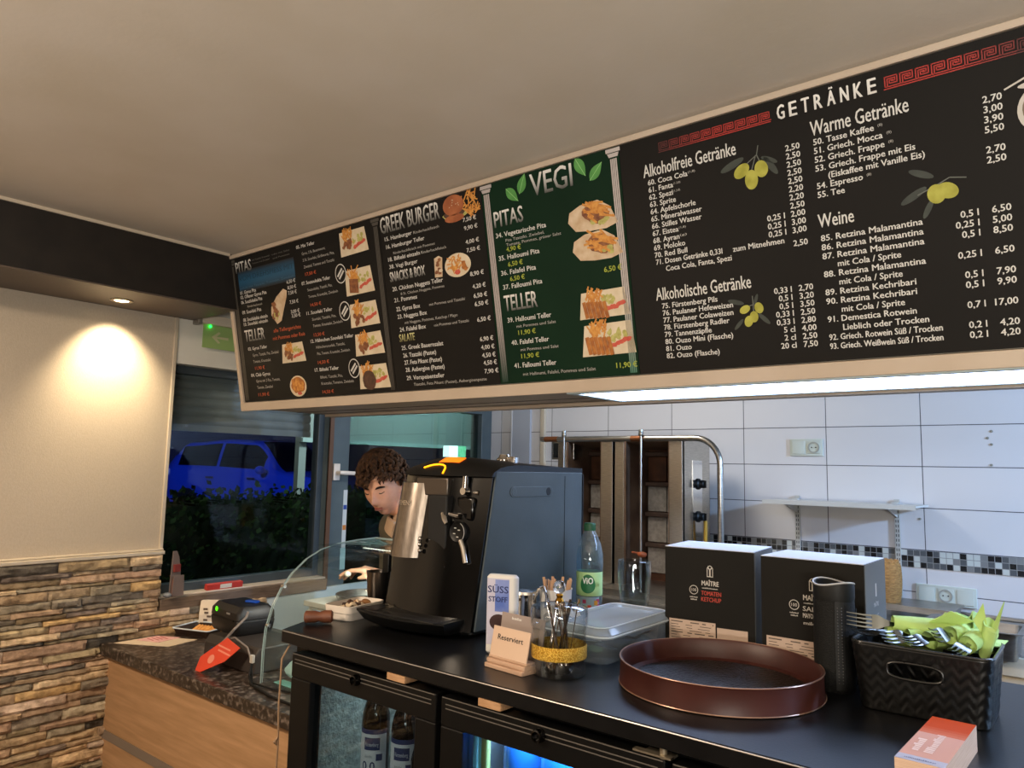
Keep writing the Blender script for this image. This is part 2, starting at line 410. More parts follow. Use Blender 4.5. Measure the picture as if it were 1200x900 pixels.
b.mi = 1; b.box(.0415, .042, .100, .121, 1.235, 1.258); b.mi = 2; b.box(.0415, .042, .100, .121, 1.13, 1.155); b.mi = 3; b.box(.0415, .042, .092, .125, .93, 1.04)
b.build('sticker_strip', [mat('sticker_white', '#c3cccd', .5), mat('sticker_blue', '#2c4a96', .5), mat('sticker_orange', '#c07a35', .5), mat('sticker_pale', '#a9c8c6', .5)], dr, smooth=0)

# small dark wall closing the view behind the glass door, hedge outside
m_asphalt = mat('night_asphalt', '#26272b', .9, col2='#1d1e21', nscale=20)
b = MB(); b.box(-40, -3.32, -30, 40, -.12, -.02); b.box(-40, -7.5, -30, 40, -.02, .20); struct(b.build('car_park_ground', m_asphalt), 'dark asphalt of the car park outside the window', 'ground')
TXT = {
 'v': [
  ('VEGI', -1.230, 0.078, 0.139, 0.0594, 'h'),
  ('PITAS', -1.371, 0.139, 0.105, 0.0440, 'h'),
  ('34. Vegetarische Pita', -1.370, 0.169, 0.180, 0.0133, 'w'),
  ('Pita Tzatziki, Zwiebel,', -1.336, 0.185, 0.138, 0.0080, 'g'),
  ('Tomate, Pommes, grüner Salat', -1.335, 0.198, 0.192, 0.0080, 'g'),
  ('4,90 €', -1.337, 0.213, 0.053, 0.0124, 'y'),
  ('35. Halloumi Pita', -1.368, 0.235, 0.147, 0.0133, 'w'),
  ('6,50 €', -1.336, 0.256, 0.053, 0.0125, 'y'),
  ('36. Falafel Pita', -1.365, 0.278, 0.126, 0.0133, 'w'),
  ('6,50 €', -1.334, 0.298, 0.053, 0.0125, 'y'),
  ('37. Falloumi Pita', -1.363, 0.319, 0.141, 0.0134, 'w'),
  ('6,50 €', -1.020, 0.319, 0.053, 0.0134, 'y'),
  ('TELLER', -1.365, 0.382, 0.119, 0.0448, 'h'),
  ('39. Halloumi Teller', -1.359, 0.415, 0.156, 0.0135, 'w'),
  ('mit Pommes und Salat', -1.328, 0.433, 0.139, 0.0082, 'g'),
  ('11,90 €', -1.324, 0.454, 0.062, 0.0126, 'y'),
  ('40. Falafel Teller', -1.353, 0.481, 0.134, 0.0135, 'w'),
  ('mit Pommes und Salat', -1.322, 0.501, 0.134, 0.0082, 'g'),
  ('11,90 €', -1.322, 0.522, 0.064, 0.0127, 'y'),
  ('41. Falloumi Teller', -1.351, 0.548, 0.149, 0.0136, 'w'),
  ('mit Halloumi, Falafel, Pommes und Salat', -1.322, 0.572, 0.247, 0.0090, 'g'),
  ('11,90 €', -1.011, 0.571, 0.062, 0.0136, 'y'),
 ],
 'b': [
  ('GREEK BURGER', -1.855, 0.070, 0.272, 0.0519, 'h'),
  ('15. Hamburger', -1.840, 0.096, 0.128, 0.0126, 'w'),
  ('Rinderhackfleisch', -1.704, 0.096, 0.113, 0.0086, 'g'),
  ('7,50 €', -1.491, 0.099, 0.053, 0.0115, 'w'),
  ('16. Hamburger Teller', -1.837, 0.122, 0.178, 0.0126, 'w'),
  ('9,90 €', -1.489, 0.124, 0.053, 0.0115, 'w'),
  ('Rinderhackfleisch mit Pommes', -1.806, 0.144, 0.190, 0.0081, 'g'),
  ('18. Bifteki einzeln', -1.834, 0.164, 0.148, 0.0126, 'w'),
  ('Rinderhackfleisch', -1.679, 0.163, 0.109, 0.0086, 'g'),
  ('4,00 €', -1.489, 0.165, 0.053, 0.0115, 'w'),
  ('38. Vegi Burger', -1.832, 0.188, 0.132, 0.0127, 'w'),
  ('7,50 €', -1.488, 0.190, 0.053, 0.0115, 'w'),
  ('SNACKS & BOX', -1.835, 0.231, 0.163, 0.0314, 'h'),
  ('20. Chicken Nuggets Teller', -1.829, 0.262, 0.230, 0.0135, 'w'),
  ('8 St. Chicken Nuggets, Pommes', -1.792, 0.279, 0.197, 0.0082, 'g'),
  ('8,90 €', -1.484, 0.262, 0.054, 0.0123, 'w'),
  ('21. Pommes', -1.826, 0.299, 0.107, 0.0135, 'w'),
  ('4,20 €', -1.480, 0.300, 0.052, 0.0123, 'w'),
  ('22. Gyros Box', -1.821, 0.329, 0.111, 0.0135, 'w'),
  ('mit Pommes und Tzatziki', -1.668, 0.329, 0.152, 0.0087, 'g'),
  ('6,50 €', -1.479, 0.328, 0.053, 0.0123, 'w'),
  ('23. Nuggets Box', -1.819, 0.354, 0.136, 0.0135, 'w'),
  ('6,50 €', -1.478, 0.353, 0.053, 0.0124, 'w'),
  ('mit Nuggets, Pommes, Ketchup / Mayo', -1.788, 0.374, 0.236, 0.0090, 'g'),
  ('24. Falafel Box', -1.815, 0.397, 0.121, 0.0136, 'w'),
  ('mit Pommes und Tzatziki', -1.656, 0.396, 0.148, 0.0087, 'g'),
  ('6,50 €', -1.475, 0.400, 0.053, 0.0124, 'w'),
  ('SALATE', -1.822, 0.430, 0.072, 0.0242, 'hy'),
  ('25. Greek Bauernsalat', -1.816, 0.457, 0.190, 0.0136, 'w'),
  ('6,90 €', -1.472, 0.459, 0.052, 0.0124, 'w'),
  ('26. Tzatziki (Pastet)', -1.812, 0.482, 0.151, 0.0136, 'w'),
  ('4,00 €', -1.471, 0.484, 0.052, 0.0124, 'w'),
  ('27. Feta Pikant (Pastet)', -1.810, 0.506, 0.171, 0.0137, 'w'),
  ('4,50 €', -1.470, 0.508, 0.052, 0.0125, 'w'),
  ('28. Aubergine (Pastet)', -1.808, 0.530, 0.177, 0.0137, 'w'),
  ('4,50 €', -1.468, 0.531, 0.052, 0.0125, 'w'),
  ('29. Vorspeisenteller', -1.807, 0.557, 0.171, 0.0137, 'w'),
  ('7,90 €', -1.467, 0.556, 0.054, 0.0125, 'w'),
  ('Tzatziki, Feta Pikant (Pastet), Auberginenpaste', -1.777, 0.577, 0.315, 0.0091, 'g'),
 ],
 'p': [
  ('PITAS', -2.735, 0.071, 0.111, 0.0424, 'h'),
  ('mit Tzatziki, Krautsalat', -2.613, 0.038, 0.121, 0.0056, 'k'),
  ('Tomate und Zwiebel', -2.615, 0.051, 0.120, 0.0056, 'k'),
  ('oder mit Salat', -2.478, 0.038, 0.115, 0.0054, 'k'),
  ('und Pommes', -2.474, 0.053, 0.109, 0.0054, 'k'),
  ('VOM DREHSPIESS MIT', -2.719, 0.105, 0.369, 0.0196, 'b'),
  ('gefüllt mit Tzatziki, Tomaten, Zwiebeln', -2.721, 0.138, 0.372, 0.0090, 'b2'),
  ('01. Gyros Pita', -2.723, 0.158, 0.113, 0.0131, 'w'),
  ('6,50 €', -2.403, 0.157, 0.054, 0.0123, 'w'),
  ('02. Offener Gyros Pita', -2.724, 0.176, 0.183, 0.0131, 'w'),
  ('8,50 €', -2.401, 0.179, 0.053, 0.0123, 'w'),
  ('06. Souzlukakia Pita', -2.723, 0.196, 0.149, 0.0132, 'w'),
  ('7,50 €', -2.401, 0.199, 0.053, 0.0123, 'w'),
  ('Rinderhacksteak', -2.681, 0.214, 0.104, 0.0082, 'g'),
  ('09. Souvlaki Pita', -2.724, 0.237, 0.135, 0.0132, 'w'),
  ('7,50 €', -2.398, 0.234, 0.054, 0.0123, 'w'),
  ('08. Souzlukakia einzeln', -2.723, 0.267, 0.171, 0.0132, 'w'),
  ('3,00 €', -2.397, 0.270, 0.053, 0.0123, 'w'),
  ('10. Souvlaki einzeln', -2.723, 0.285, 0.169, 0.0132, 'w'),
  ('3,50 €', -2.395, 0.286, 0.054, 0.0123, 'w'),
  ('TELLER', -2.726, 0.349, 0.140, 0.0457, 'h'),
  ('alle Tellergerichte', -2.523, 0.330, 0.176, 0.0135, 'o'),
  ('mit Pommes oder Reis', -2.533, 0.359, 0.206, 0.0136, 'o'),
  ('03. Gyros Teller', -2.713, 0.385, 0.133, 0.0125, 'w'),
  ('Gyros, Tzatziki, Pita, Zwiebel', -2.685, 0.411, 0.178, 0.0108, 'g'),
  ('Tomate, Krautsalat', -2.686, 0.437, 0.121, 0.0108, 'g'),
  ('11,90 €', -2.679, 0.465, 0.067, 0.0125, 'o'),
  ('04. Club Gyros', -2.713, 0.492, 0.133, 0.0134, 'w'),
  ('Gyros mit 2 Pita, Tomate,', -2.681, 0.516, 0.164, 0.0109, 'g'),
  ('Tomate, Zwiebel', -2.680, 0.542, 0.108, 0.0109, 'g'),
  ('11,90 €', -2.677, 0.572, 0.075, 0.0126, 'o'),
  ('05. Mix Teller', -2.320, 0.041, 0.110, 0.0119, 'w'),
  ('Gyros, 2 St. Bauernwurst,', -2.291, 0.068, 0.139, 0.0096, 'g'),
  ('2 St. Souvlaki, Grillwurst, Pita,', -2.289, 0.092, 0.184, 0.0097, 'g'),
  ('Zwiebel, Tomate und Tzatziki', -2.287, 0.117, 0.177, 0.0097, 'g'),
  ('17,50 €', -2.284, 0.145, 0.064, 0.0112, 'o'),
  ('07. Souzoukakia Teller', -2.312, 0.176, 0.168, 0.0120, 'w'),
  ('Souzoukakia, Tzatziki, Pita,', -2.281, 0.202, 0.144, 0.0097, 'g'),
  ('Tomate, Krautsalat, Zwiebeln', -2.280, 0.227, 0.171, 0.0097, 'g'),
  ('14,50 €', -2.273, 0.259, 0.062, 0.0112, 'o'),
  ('11. Souvlaki Teller', -2.303, 0.287, 0.151, 0.0121, 'w'),
  ('Souvlaki, Tzatziki, Pita,', -2.273, 0.311, 0.139, 0.0098, 'g'),
  ('Tomate, Krautsalat, Zwiebeln', -2.272, 0.335, 0.170, 0.0098, 'g'),
  ('13,50 €', -2.274, 0.369, 0.063, 0.0113, 'o'),
  ('12. Hähnchen Souvlaki Teller', -2.297, 0.391, 0.244, 0.0122, 'w'),
  ('Hähnchensouvlaki, Tzatziki,', -2.268, 0.414, 0.166, 0.0098, 'g'),
  ('Pita, Tomate, Krautsalat, Zwiebeln', -2.266, 0.438, 0.187, 0.0099, 'g'),
  ('14,50 €', -2.268, 0.471, 0.065, 0.0114, 'o'),
  ('17. Bifteki Teller', -2.292, 0.498, 0.139, 0.0123, 'w'),
  ('Bifteki, Tzatziki, Pita,', -2.263, 0.525, 0.128, 0.0099, 'g'),
  ('Krautsalat, Tomaten, Zwiebeln', -2.261, 0.548, 0.184, 0.0099, 'g'),
  ('14,50 €', -2.260, 0.580, 0.065, 0.0115, 'o'),
 ],
}
# ================================================================== menu box under the ceiling
m_boxcream = mat('cream_sign_frame', '#bbaa97', .45, col2='#b3a18d', nscale=5)
m_boxwhite = mat('white_box_underside', '#cfc8ba', .5)
m_board = mat('matte_black_print', '#1a1816', .55, col2='#1d1b19', nscale=2, spec=.12)
m_boardgreen = mat('dark_green_print', '#0e2819', .55, col2='#0a2215', nscale=3, spec=.12)
B_T = Vector((0, 1.56, 2.294)); B_V = Vector((0, .118, -.594)).normalized()
BROT = Matrix(((1, 0, 0), (0, -B_V.y, 0), (0, -B_V.z, 0))); 
by = -B_V; bz = Vector((1, 0, 0)).cross(by)
BM = Matrix((Vector((1, 0, 0)), by, bz)).transposed()          # board axes: x right, y up the slope, z to the viewer
def bpt(u, v, w=0): return Vector((u, 0, 0))+B_T+B_V*v+bz*w
sign = thing('sign_box', 'long cream sign box hung under the ceiling carrying the menu boards', 'sign box', (-1.1, 1.75, 1.69))
def shell():
    b = MB(); b.T = Matrix.Translation((1.1, -1.75, -1.69)); x0, x1 = -2.795, .75
    a = [bpt(0, .012, -.012), bpt(0, .592, -.012)]
    # body behind the boards (cross-section swept along x)
    def sec(x): return [(x, a[0].y, 2.285), (x, a[1].y, a[1].z), (x, 1.70, 1.712), (x, 2.10, 1.712), (x, 2.10, 2.285)]
    b.loft([sec(x0), sec(x1)])
    return b
shell().build('body', m_boxwhite, sign, smooth=0)
b = MB(); b.T = Matrix.Translation((1.1, -1.75, -1.69))
def strip(v0, v1, w0, w1, x0=-2.80, x1=.75):
    P = [bpt(0, v0, w0), bpt(0, v1, w0), bpt(0, v1, w1), bpt(0, v0, w1)]
    b.loft([[(x, p.y, p.z) for p in P] for x in (x0, x1)])
strip(.594, .628, -.02, .012); strip(-.006, .009, -.02, .008)
strip(-.004, .60, -.03, .008, -2.803, -2.782)
b.build('frame', m_boxcream, sign, smooth=0, bevel=.002)
# underside: cream boards, dark joint lines, the lamp tray
b = MB(); b.T = Matrix.Translation((1.1, -1.75, -1.69))
b.box(-2.795, -1.24, 1.70, 2.10, 1.690, 1.712); b.box(-1.24, .75, 1.70, 1.77, 1.690, 1.712); b.box(-1.24, .75, 2.06, 2.10, 1.690, 1.712)
b.mi = 1; b.box(-2.795, -1.24, 1.935, 1.941, 1.6885, 1.692); b.box(-2.795, -1.24, 2.035, 2.041, 1.6885, 1.692)
b.mi = 0; b.box(-2.795, .75, 2.085, 2.13, 1.680, 1.712)
b.build('underside', [m_boxcream, mat('dark_joint', '#4a3f35', .7)], sign, smooth=0)
lampt = thing('strip_light', 'long white fluorescent light panel set in the underside of the sign box', 'lamp', (-.25, 1.915, 1.69))
b = MB(); b.box(-.99, 1.0, -.145, -.125, -.006, .022); b.box(-.99, 1.0, .125, .145, -.006, .022); b.box(-.99, -.965, -.125, .125, -.006, .022); b.box(.975, 1.0, -.125, .125, -.006, .022)
b.build('housing', mat('pale_lamp_housing', '#cfdad6', .4), lampt, bevel=.002)
b = MB(); b.box(-.965, .975, -.125, .125, .0, .012)
b.build('diffuser', mat('lit_diffuser', '#ffffff', .5, emit='#b9d2ff', estr=12), lampt, smooth=0)

# ------------------------------------------------------------------ the four printed boards
WHT, GRY, YEL, ORA = '#c8c5bf', '#a3a09b', '#9aa338', '#ad4e28'
m_tw = mat('print_white', WHT, .6); m_tg = mat('print_grey', '#aaa69f', .6); m_ty = mat('print_lime', YEL, .6); m_to = mat('print_orange', ORA, .6)
m_tk = mat('print_faint_grey', '#6a6862', .6); m_tb = mat('print_deep_blue', '#123247', .6); m_tb2 = mat('print_steel_blue', '#3d5f78', .6)
m_th = mat('print_fading_white', '#ffffff', .6, attr='tint'); m_red = mat('print_red', '#8e2a24', .6)
m_band = mat('print_blue_band', '#1c4057', .6, attr='tint')
MATS = {'w': m_tw, 'g': m_tg, 'y': m_ty, 'o': m_to, 'k': m_tk, 'b': m_tb, 'b2': m_tb2}
PZ = .0012
class Board:
    def __init__(s, name, label, u0, u1, m):
        s.u0 = (u0+u1)/2; s.v0 = .592
        o = bpy.data.objects.new(name, None); COL.objects.link(o); mw = BM.to_4x4(); mw.translation = bpt(s.u0, s.v0, 0); o.matrix_world = mw
        tag(o, label, 'menu board', 'menu boards on the sign box'); s.o = o
        b = MB(); b.box(u0-s.u0+.0008, u1-s.u0-.0008, 0, s.v0-.010, -.009, .0); b.build('panel', m, o, smooth=0)
    def p(s, u, v): return u-s.u0, s.v0-v
    def texts(s, rows, name='menu_text'):
        for st, u, v, w, cap, k in rows:
            x, y = s.p(u, v); b = MB()
            if k in ('h', 'hy'):
                text(b, st, x, y, w, cap, PZ, grad=((.06, .06, .055), S('#dcd8d2')) if k == 'h' else (S('#5a5330'), S('#c9c48a')), bold=.0016)
            else: text(b, st, x, y, w, cap, PZ, bold=.0007 if k in 'wyo' else 0)
            price = st[0].isdigit() and ',' in st[:3] and ('€' in st or len(st) < 6)
            kind = 'heading' if k in ('h', 'hy') or (k == 'w' and cap > .025) else 'price' if price else 'description' if k in 'gk' else 'banner_text' if k[0] == 'b' else 'note' if k == 'o' else 'menu_line'
            b.build(kind, m_th if k in ('h', 'hy') else MATS[k], s.o, smooth=0)

def pilaster(bd, u0, u1, v0, v1, fade, top=True, base_col='#a89e98'):
    """printed fluted column: capital and four flutes fading out to the foot"""
    b = MB(); x0, y0 = bd.p(u0, v0); x1, y1 = bd.p(u1, v1); c = S(base_col); f = S(fade)
    b.col = lambda co: tuple(p+(q-p)*min(1, max(0, (y0-.38-co.y)/(y0-.38-y1+1e-6))) for p, q in zip(c, f))
    w = x1-x0; n = 4
    ys = [y0-.026, y0-.2, y0-.38, y1]
    for k in range(n):
        a = x0+w*(.10+.8*(k+.12)/n); e = x0+w*(.10+.8*(k+.86)/n)
        for i in range(3): b.poly([(a, ys[i+1], PZ), (e, ys[i+1], PZ), (e, ys[i], PZ), (a, ys[i], PZ)])
    b.poly([(x0-.008, y0-.010, PZ), (x1+.008, y0-.010, PZ), (x1+.008, y0, PZ), (x0-.008, y0, PZ)])
    b.poly([(x0, y0-.022, PZ), (x1, y0-.022, PZ), (x1+.004, y0-.012, PZ), (x0-.004, y0-.012, PZ)])
    b.col = None; b.build('printed_column', m_th, bd.o, smooth=0)

m_plate = mat('photo_plate_cream', '#d2c3a9', .6, col2='#c7b597', nscale=30); m_fries = mat('photo_fries', '#b5702c', .6, col2='#cf9447', nscale=90)
m_meat = mat('photo_meat', '#6a3b24', .6, col2='#8d5a36', nscale=80); m_salad = mat('photo_salad', '#99944c', .6, col2='#b7b06a', nscale=90)
m_sauce = mat('photo_sauce', '#b5483a', .6, col2='#c35b44', nscale=60); m_patty = mat('photo_patty', '#3f2a1e', .6, col2='#55382a', nscale=70)
m_bun = mat('photo_bun', '#a5603a', .6, col2='#8d4d2c', nscale=25); m_bread = mat('photo_bread', '#cdb79a', .6, col2='#b89a78', nscale=30); m_crisp = mat('photo_crisp', '#b3702f', .6, col2='#8c4f22', nscale=70)
FOOD = [m_plate, m_fries, m_meat, m_salad, m_sauce, m_patty, m_bun, m_bread, m_crisp]
def quadmap(q): 
    return lambda a, c: tuple((q[3][i]*(1-a)+q[2][i]*a)*(1-c)+(q[0][i]*(1-a)+q[1][i]*a)*c for i in (0, 1))
def stick(b, x, y, l, w, a, z):
    dx, dy = cos(a)*l/2, sin(a)*l/2; nx, ny = -sin(a)*w/2, cos(a)*w/2
    b.poly([(x-dx-nx, y-dy-ny, z), (x+dx-nx, y+dy-ny, z), (x+dx+nx, y+dy+ny, z), (x-dx+nx, y-dy+ny, z)])
def plate(bd, quad, kind, R):
    b = MB(); q = [bd.p(*p) for p in quad]; f = quadmap(q); s = abs(q[1][0]-q[0][0]); z = PZ
    b.poly([(*p, z) for p in reversed(q)])
    b.mi = 3
    for k in range(10): x, y = f(.66+R.uniform(-.16, .2), .62+R.uniform(-.14, .14)); b.ell(x, y, s*R.uniform(.04, .08), s*R.uniform(.03, .06), z+.0002+k*2e-5, 9, R.uniform(0, 3), .3)
    b.mi = 4
    for k in range(6): x, y = f(.55+.07*k, .28+.03*k+R.uniform(-.03, .03)); b.ell(x, y, s*.075, s*.045, z+.0005+k*2e-5, 10, .3, .25)
    b.mi = 1
    for k in range(26): x, y = f(.30+R.uniform(-.16, .17), .76+R.uniform(-.18, .22)); stick(b, x, y, s*R.uniform(.18, .3), s*.032, R.uniform(.7, 2.4), z+.0007+k*2e-5)
    if kind == 'patty': b.mi = 5; x, y = f(.34, .36); b.ell(x, y, s*.25, s*.25, z+.0014, 22, 0, .05)
    elif kind == 'skewer':
        b.mi = 2
        for k in range(7): x, y = f(.17+.045*k, .38-.01*k); stick(b, x, y, s*.36, s*.06, 1.5, z+.0014+k*2e-5)
    elif kind == 'chunks':
        b.mi = 2
        for k in range(12): x, y = f(.3+R.uniform(-.15, .17), .36+R.uniform(-.2, .2)); b.ell(x, y, s*.075, s*.055, z+.0014+k*2e-5, 9, R.uniform(0, 3), .25)
    elif kind == 'nugget':
        b.mi = 8
        for k in range(6): x, y = f(.12+.085*k, .34-.012*k); stick(b, x, y, s*.34, s*.085, 1.75, z+.0014+k*2e-5)
    b.build('food_photo', FOOD, bd.o, smooth=0)

# ---- board 1: pitas and plates
Q1 = Board('menu_board', 'leftmost menu board, black, headed PITAS with photos of plates', -2.782, -1.862, m_board)
b = MB(); b.col = lambda co: tuple(p*(1-t)+q*t for p, q, t in zip(S('#1e1c19'), S('#23506e'), [max(0, sin(pi*min(1, max(0, (co.y-Q1.p(0, .150)[1])/.085))))]*3))
x0, _ = Q1.p(-2.725, 0); x1, _ = Q1.p(-2.345, 0); ys = [Q1.p(0, .150)[1]+.0085*k for k in range(11)]
for k in range(10): b.poly([(x0, ys[k], .0005), (x1, ys[k], .0005), (x1, ys[k+1], .0005), (x0, ys[k+1], .0005)])
b.col = None; b.build('blue_banner', m_th, Q1.o, smooth=0)
Q1.texts(TXT['p'])
R = random.Random(5)
for q, k in ((((-2.068, .029), (-1.934, .028), (-1.923, .108), (-2.070, .112)), 'chunks'), (((-2.060, .162), (-1.926, .160), (-1.914, .247), (-2.063, .249)), 'skewer'),
             (((-2.052, .279), (-1.917, .278), (-1.906, .358), (-2.058, .360)), 'chunks'), (((-2.042, .385), (-1.910, .382), (-1.898, .458), (-2.049, .460)), 'chunks'),
             (((-2.038, .495), (-1.900, .493), (-1.887, .575), (-2.046, .575)), 'patty'), (((-2.477, .381), (-2.349, .380), (-2.336, .453), (-2.488, .453)), 'chunks')): plate(Q1, q, k, R)
for u, v in ((-2.083, .166), (-2.083, .297), (-2.067, .500)):
    b = MB(); x, y = Q1.p(u, v); b.ell(x, y, .030, .034, PZ, 28); b.mi = 1; b.ell(x, y, .0265, .0305, PZ+.0003, 28)
    b.mi = 0; b.T = Matrix.Translation((x, y, 0)) @ Matrix.Rotation(.75, 4, 'Z'); b.box(-.019, .019, .002, .009, PZ+.0004, PZ+.0006); b.box(-.019, .019, -.010, -.003, PZ+.0004, PZ+.0006)
    b.build('round_badge', [m_tw, m_board], Q1.o, smooth=0)
b = MB(); x, y = Q1.p(-2.405, .545); b.mi = 0; b.ell(x, y, .052, .040, PZ, 28); b.mi = 8; b.ell(x, y+.004, .043, .031, PZ+.0002, 22, 0, .1); b.mi = 1
for k in range(26): b.ell(x+R.uniform(-.032, .032), y+.004+R.uniform(-.02, .02), .008, .006, PZ+.0004+k*2e-5, 8, R.uniform(0, 3), .3)
b.mi = 4; b.ell(x+.008, y-.028, .014, .006, PZ+.0012, 10); b.build('food_photo', FOOD, Q1.o, smooth=0)
b = MB(); b.mi = 7; P = [Q1.p(*p) for p in ((-2.492, .300), (-2.525, .262), (-2.520, .232), (-2.478, .196), (-2.430, .172), (-2.408, .182), (-2.414, .205), (-2.440, .250), (-2.462, .290))]; b.poly([(*p, PZ) for p in P])
b.mi = 2
for k in range(14): x, y = Q1.p(-2.497+R.uniform(-.022, .025), .245+R.uniform(-.022, .03)); b.ell(x, y, .010, .008, PZ+.0003+k*2e-5, 8, R.uniform(0, 3), .3)
b.mi = 3
for k in range(5): x, y = Q1.p(-2.485+R.uniform(-.02, .02), .275+R.uniform(-.015, .012)); b.ell(x, y, .007, .005, PZ+.0008+k*2e-5, 8, 1, .3)
b.build('food_photo', FOOD, Q1.o, smooth=0)
pilaster(Q1, -2.776, -2.744, .014, .586, '#3a352f', base_col='#4a463f')
pilaster(Q1, -1.892, -1.866, .014, .586, '#3a352f', base_col='#46423c')

# ---- board 2: burgers, snacks, salads
Q2 = Board('menu_board', 'black menu board headed GREEK BURGER between the plates board and the green board', -1.862, -1.410, m_board)
Q2.texts(TXT['b'])
b = MB(); x, y = Q2.p(-1.522, .052); b.mi = 1
for k in range(34): stick(b, x+.064+R.uniform(-.034, .034), y+.004+R.uniform(-.03, .032), R.uniform(.02, .045), .0042, R.uniform(0, 3.1), PZ+k*2e-5)
b.mi = 3; b.ell(x, y-.021, .047, .015, PZ+.0009, 20, 0, .12); b.mi = 5; b.ell(x, y-.016, .043, .013, PZ+.0011, 20, 0, .04); b.mi = 6; b.ell(x, y+.010, .043, .031, PZ+.0013, 28); b.ell(x, y-.029, .040, .012, PZ+.0013, 20)
b.mi = 0
for k in range(9): b.ell(x+R.uniform(-.03, .03), y+.012+R.uniform(-.016, .018), .0022, .0013, PZ+.0015, 6, R.uniform(0, 3))
b.build('food_photo', FOOD, Q2.o, smooth=0)
b = MB(); x, y = Q2.p(-1.612, .215); b.mi = 7; b.poly([(x-.018, y-.030, PZ), (x+.014, y-.032, PZ), (x+.021, y+.026, PZ), (x+.006, y+.034, PZ), (x-.014, y+.028, PZ)]); b.mi = 2
for k in range(8): b.ell(x+R.uniform(-.010, .012), y+R.uniform(-.02, .026), .007, .006, PZ+.0003+k*2e-5, 8, 0, .3)
b.mi = 0; b.ell(x+.010, y-.012, .009, .005, PZ+.0008, 8); b.build('food_photo', FOOD, Q2.o, smooth=0)
b = MB(); x, y = Q2.p(-1.530, .221); b.ell(x, y, .054, .036, PZ, 30); b.mi = 1
for k in range(30): stick(b, x-.010+R.uniform(-.026, .026), y+.004+R.uniform(-.018, .018), R.uniform(.014, .028), .004, R.uniform(0, 3), PZ+.0002+k*2e-5)
b.mi = 8
for k in range(5): b.ell(x+.022+R.uniform(-.012, .012), y-.004+R.uniform(-.014, .016), .009, .007, PZ+.0011+k*2e-5, 9, 0, .2)
b.mi = 4; b.ell(x-.002, y-.021, .012, .008, PZ+.0014, 10); b.build('food_photo', FOOD, Q2.o, smooth=0)

# ---- board 3: the green vegetarian board
Q3 = Board('menu_board', 'dark green menu board headed VEGI with green leaves and pita photos', -1.410, -.944, m_boardgreen)
Q3.texts(TXT['v'])
pilaster(Q3, -1.404, -1.376, .012, .586, '#15352a', base_col='#aaa09c')
pilaster(Q3, -.974, -.948, .012, .586, '#3f6f5c', base_col='#b5aba6')
m_leaf = mat('print_leaf_green', '#3f7c38', .6, col2='#57944a', nscale=20)
for (u0, v0), (u1, v1) in (((-1.316, .038), (-1.276, .080)), ((-1.270, .062), (-1.245, .010)), ((-1.076, .010), (-1.048, .062)), ((-1.036, .077), (-.996, .038))):
    b = MB(); x0, y0 = Q3.p(u0, v0); x1, y1 = Q3.p(u1, v1); dx, dy = x1-x0, y1-y0; nx, ny = -dy, dx
    P = []; K = 9
    for sgn in (1, -1):
        rng = range(K+1) if sgn > 0 else range(K-1, 0, -1)
        for k in rng: t = k/K; w = .33*sin(pi*t**.8)*sgn*.8; P.append((x0+dx*t+nx*w, y0+dy*t+ny*w, PZ))
    b.poly(P); b.mi = 1; stick(b, (x0+x1)/2, (y0+y1)/2, sqrt(dx*dx+dy*dy), .0015, math.atan2(dy, dx), PZ+.0004)
    b.build('printed_leaf', [m_leaf, mat('print_leaf_vein', '#8fbf7a', .6)], Q3.o, smooth=0)
for uc, vc in ((-1.040, .170), (-1.034, .248)):
    b = MB(); x, y = Q3.p(uc, vc); b.mi = 7
    P = [(-.077, -.004), (-.070, .022), (-.035, .036), (.02, .040), (.055, .018), (.076, -.028), (.04, -.037), (-.01, -.036), (-.055, -.030)]; b.poly([(x+p, y+q, PZ) for p, q in reversed(P)])
    b.mi = 2; b.ell(x+.012, y+.006, .042, .026, PZ+.0003, 18, -.3, .1); b.mi = 3
    for k in range(5): b.ell(x+.02+R.uniform(-.03, .03), y-.014+R.uniform(-.006, .006), .009, .007, PZ+.0005+k*2e-5, 8, 0, .3)
    b.mi = 1
    for k in range(20): stick(b, x+.012+R.uniform(-.032, .036), y+.010+R.uniform(-.018, .024), R.uniform(.03, .05), .006, R.uniform(-.9, .1), PZ+.0007+k*2e-5)
    b.build('food_photo', FOOD, Q3.o, smooth=0)
plate(Q3, ((-1.098, .365), (-.966, .363), (-.955, .435), (-1.109, .435)), 'nugget', R)
plate(Q3, ((-1.098, .452), (-.956, .450), (-.948, .534), (-1.112, .535)), 'nugget', R)

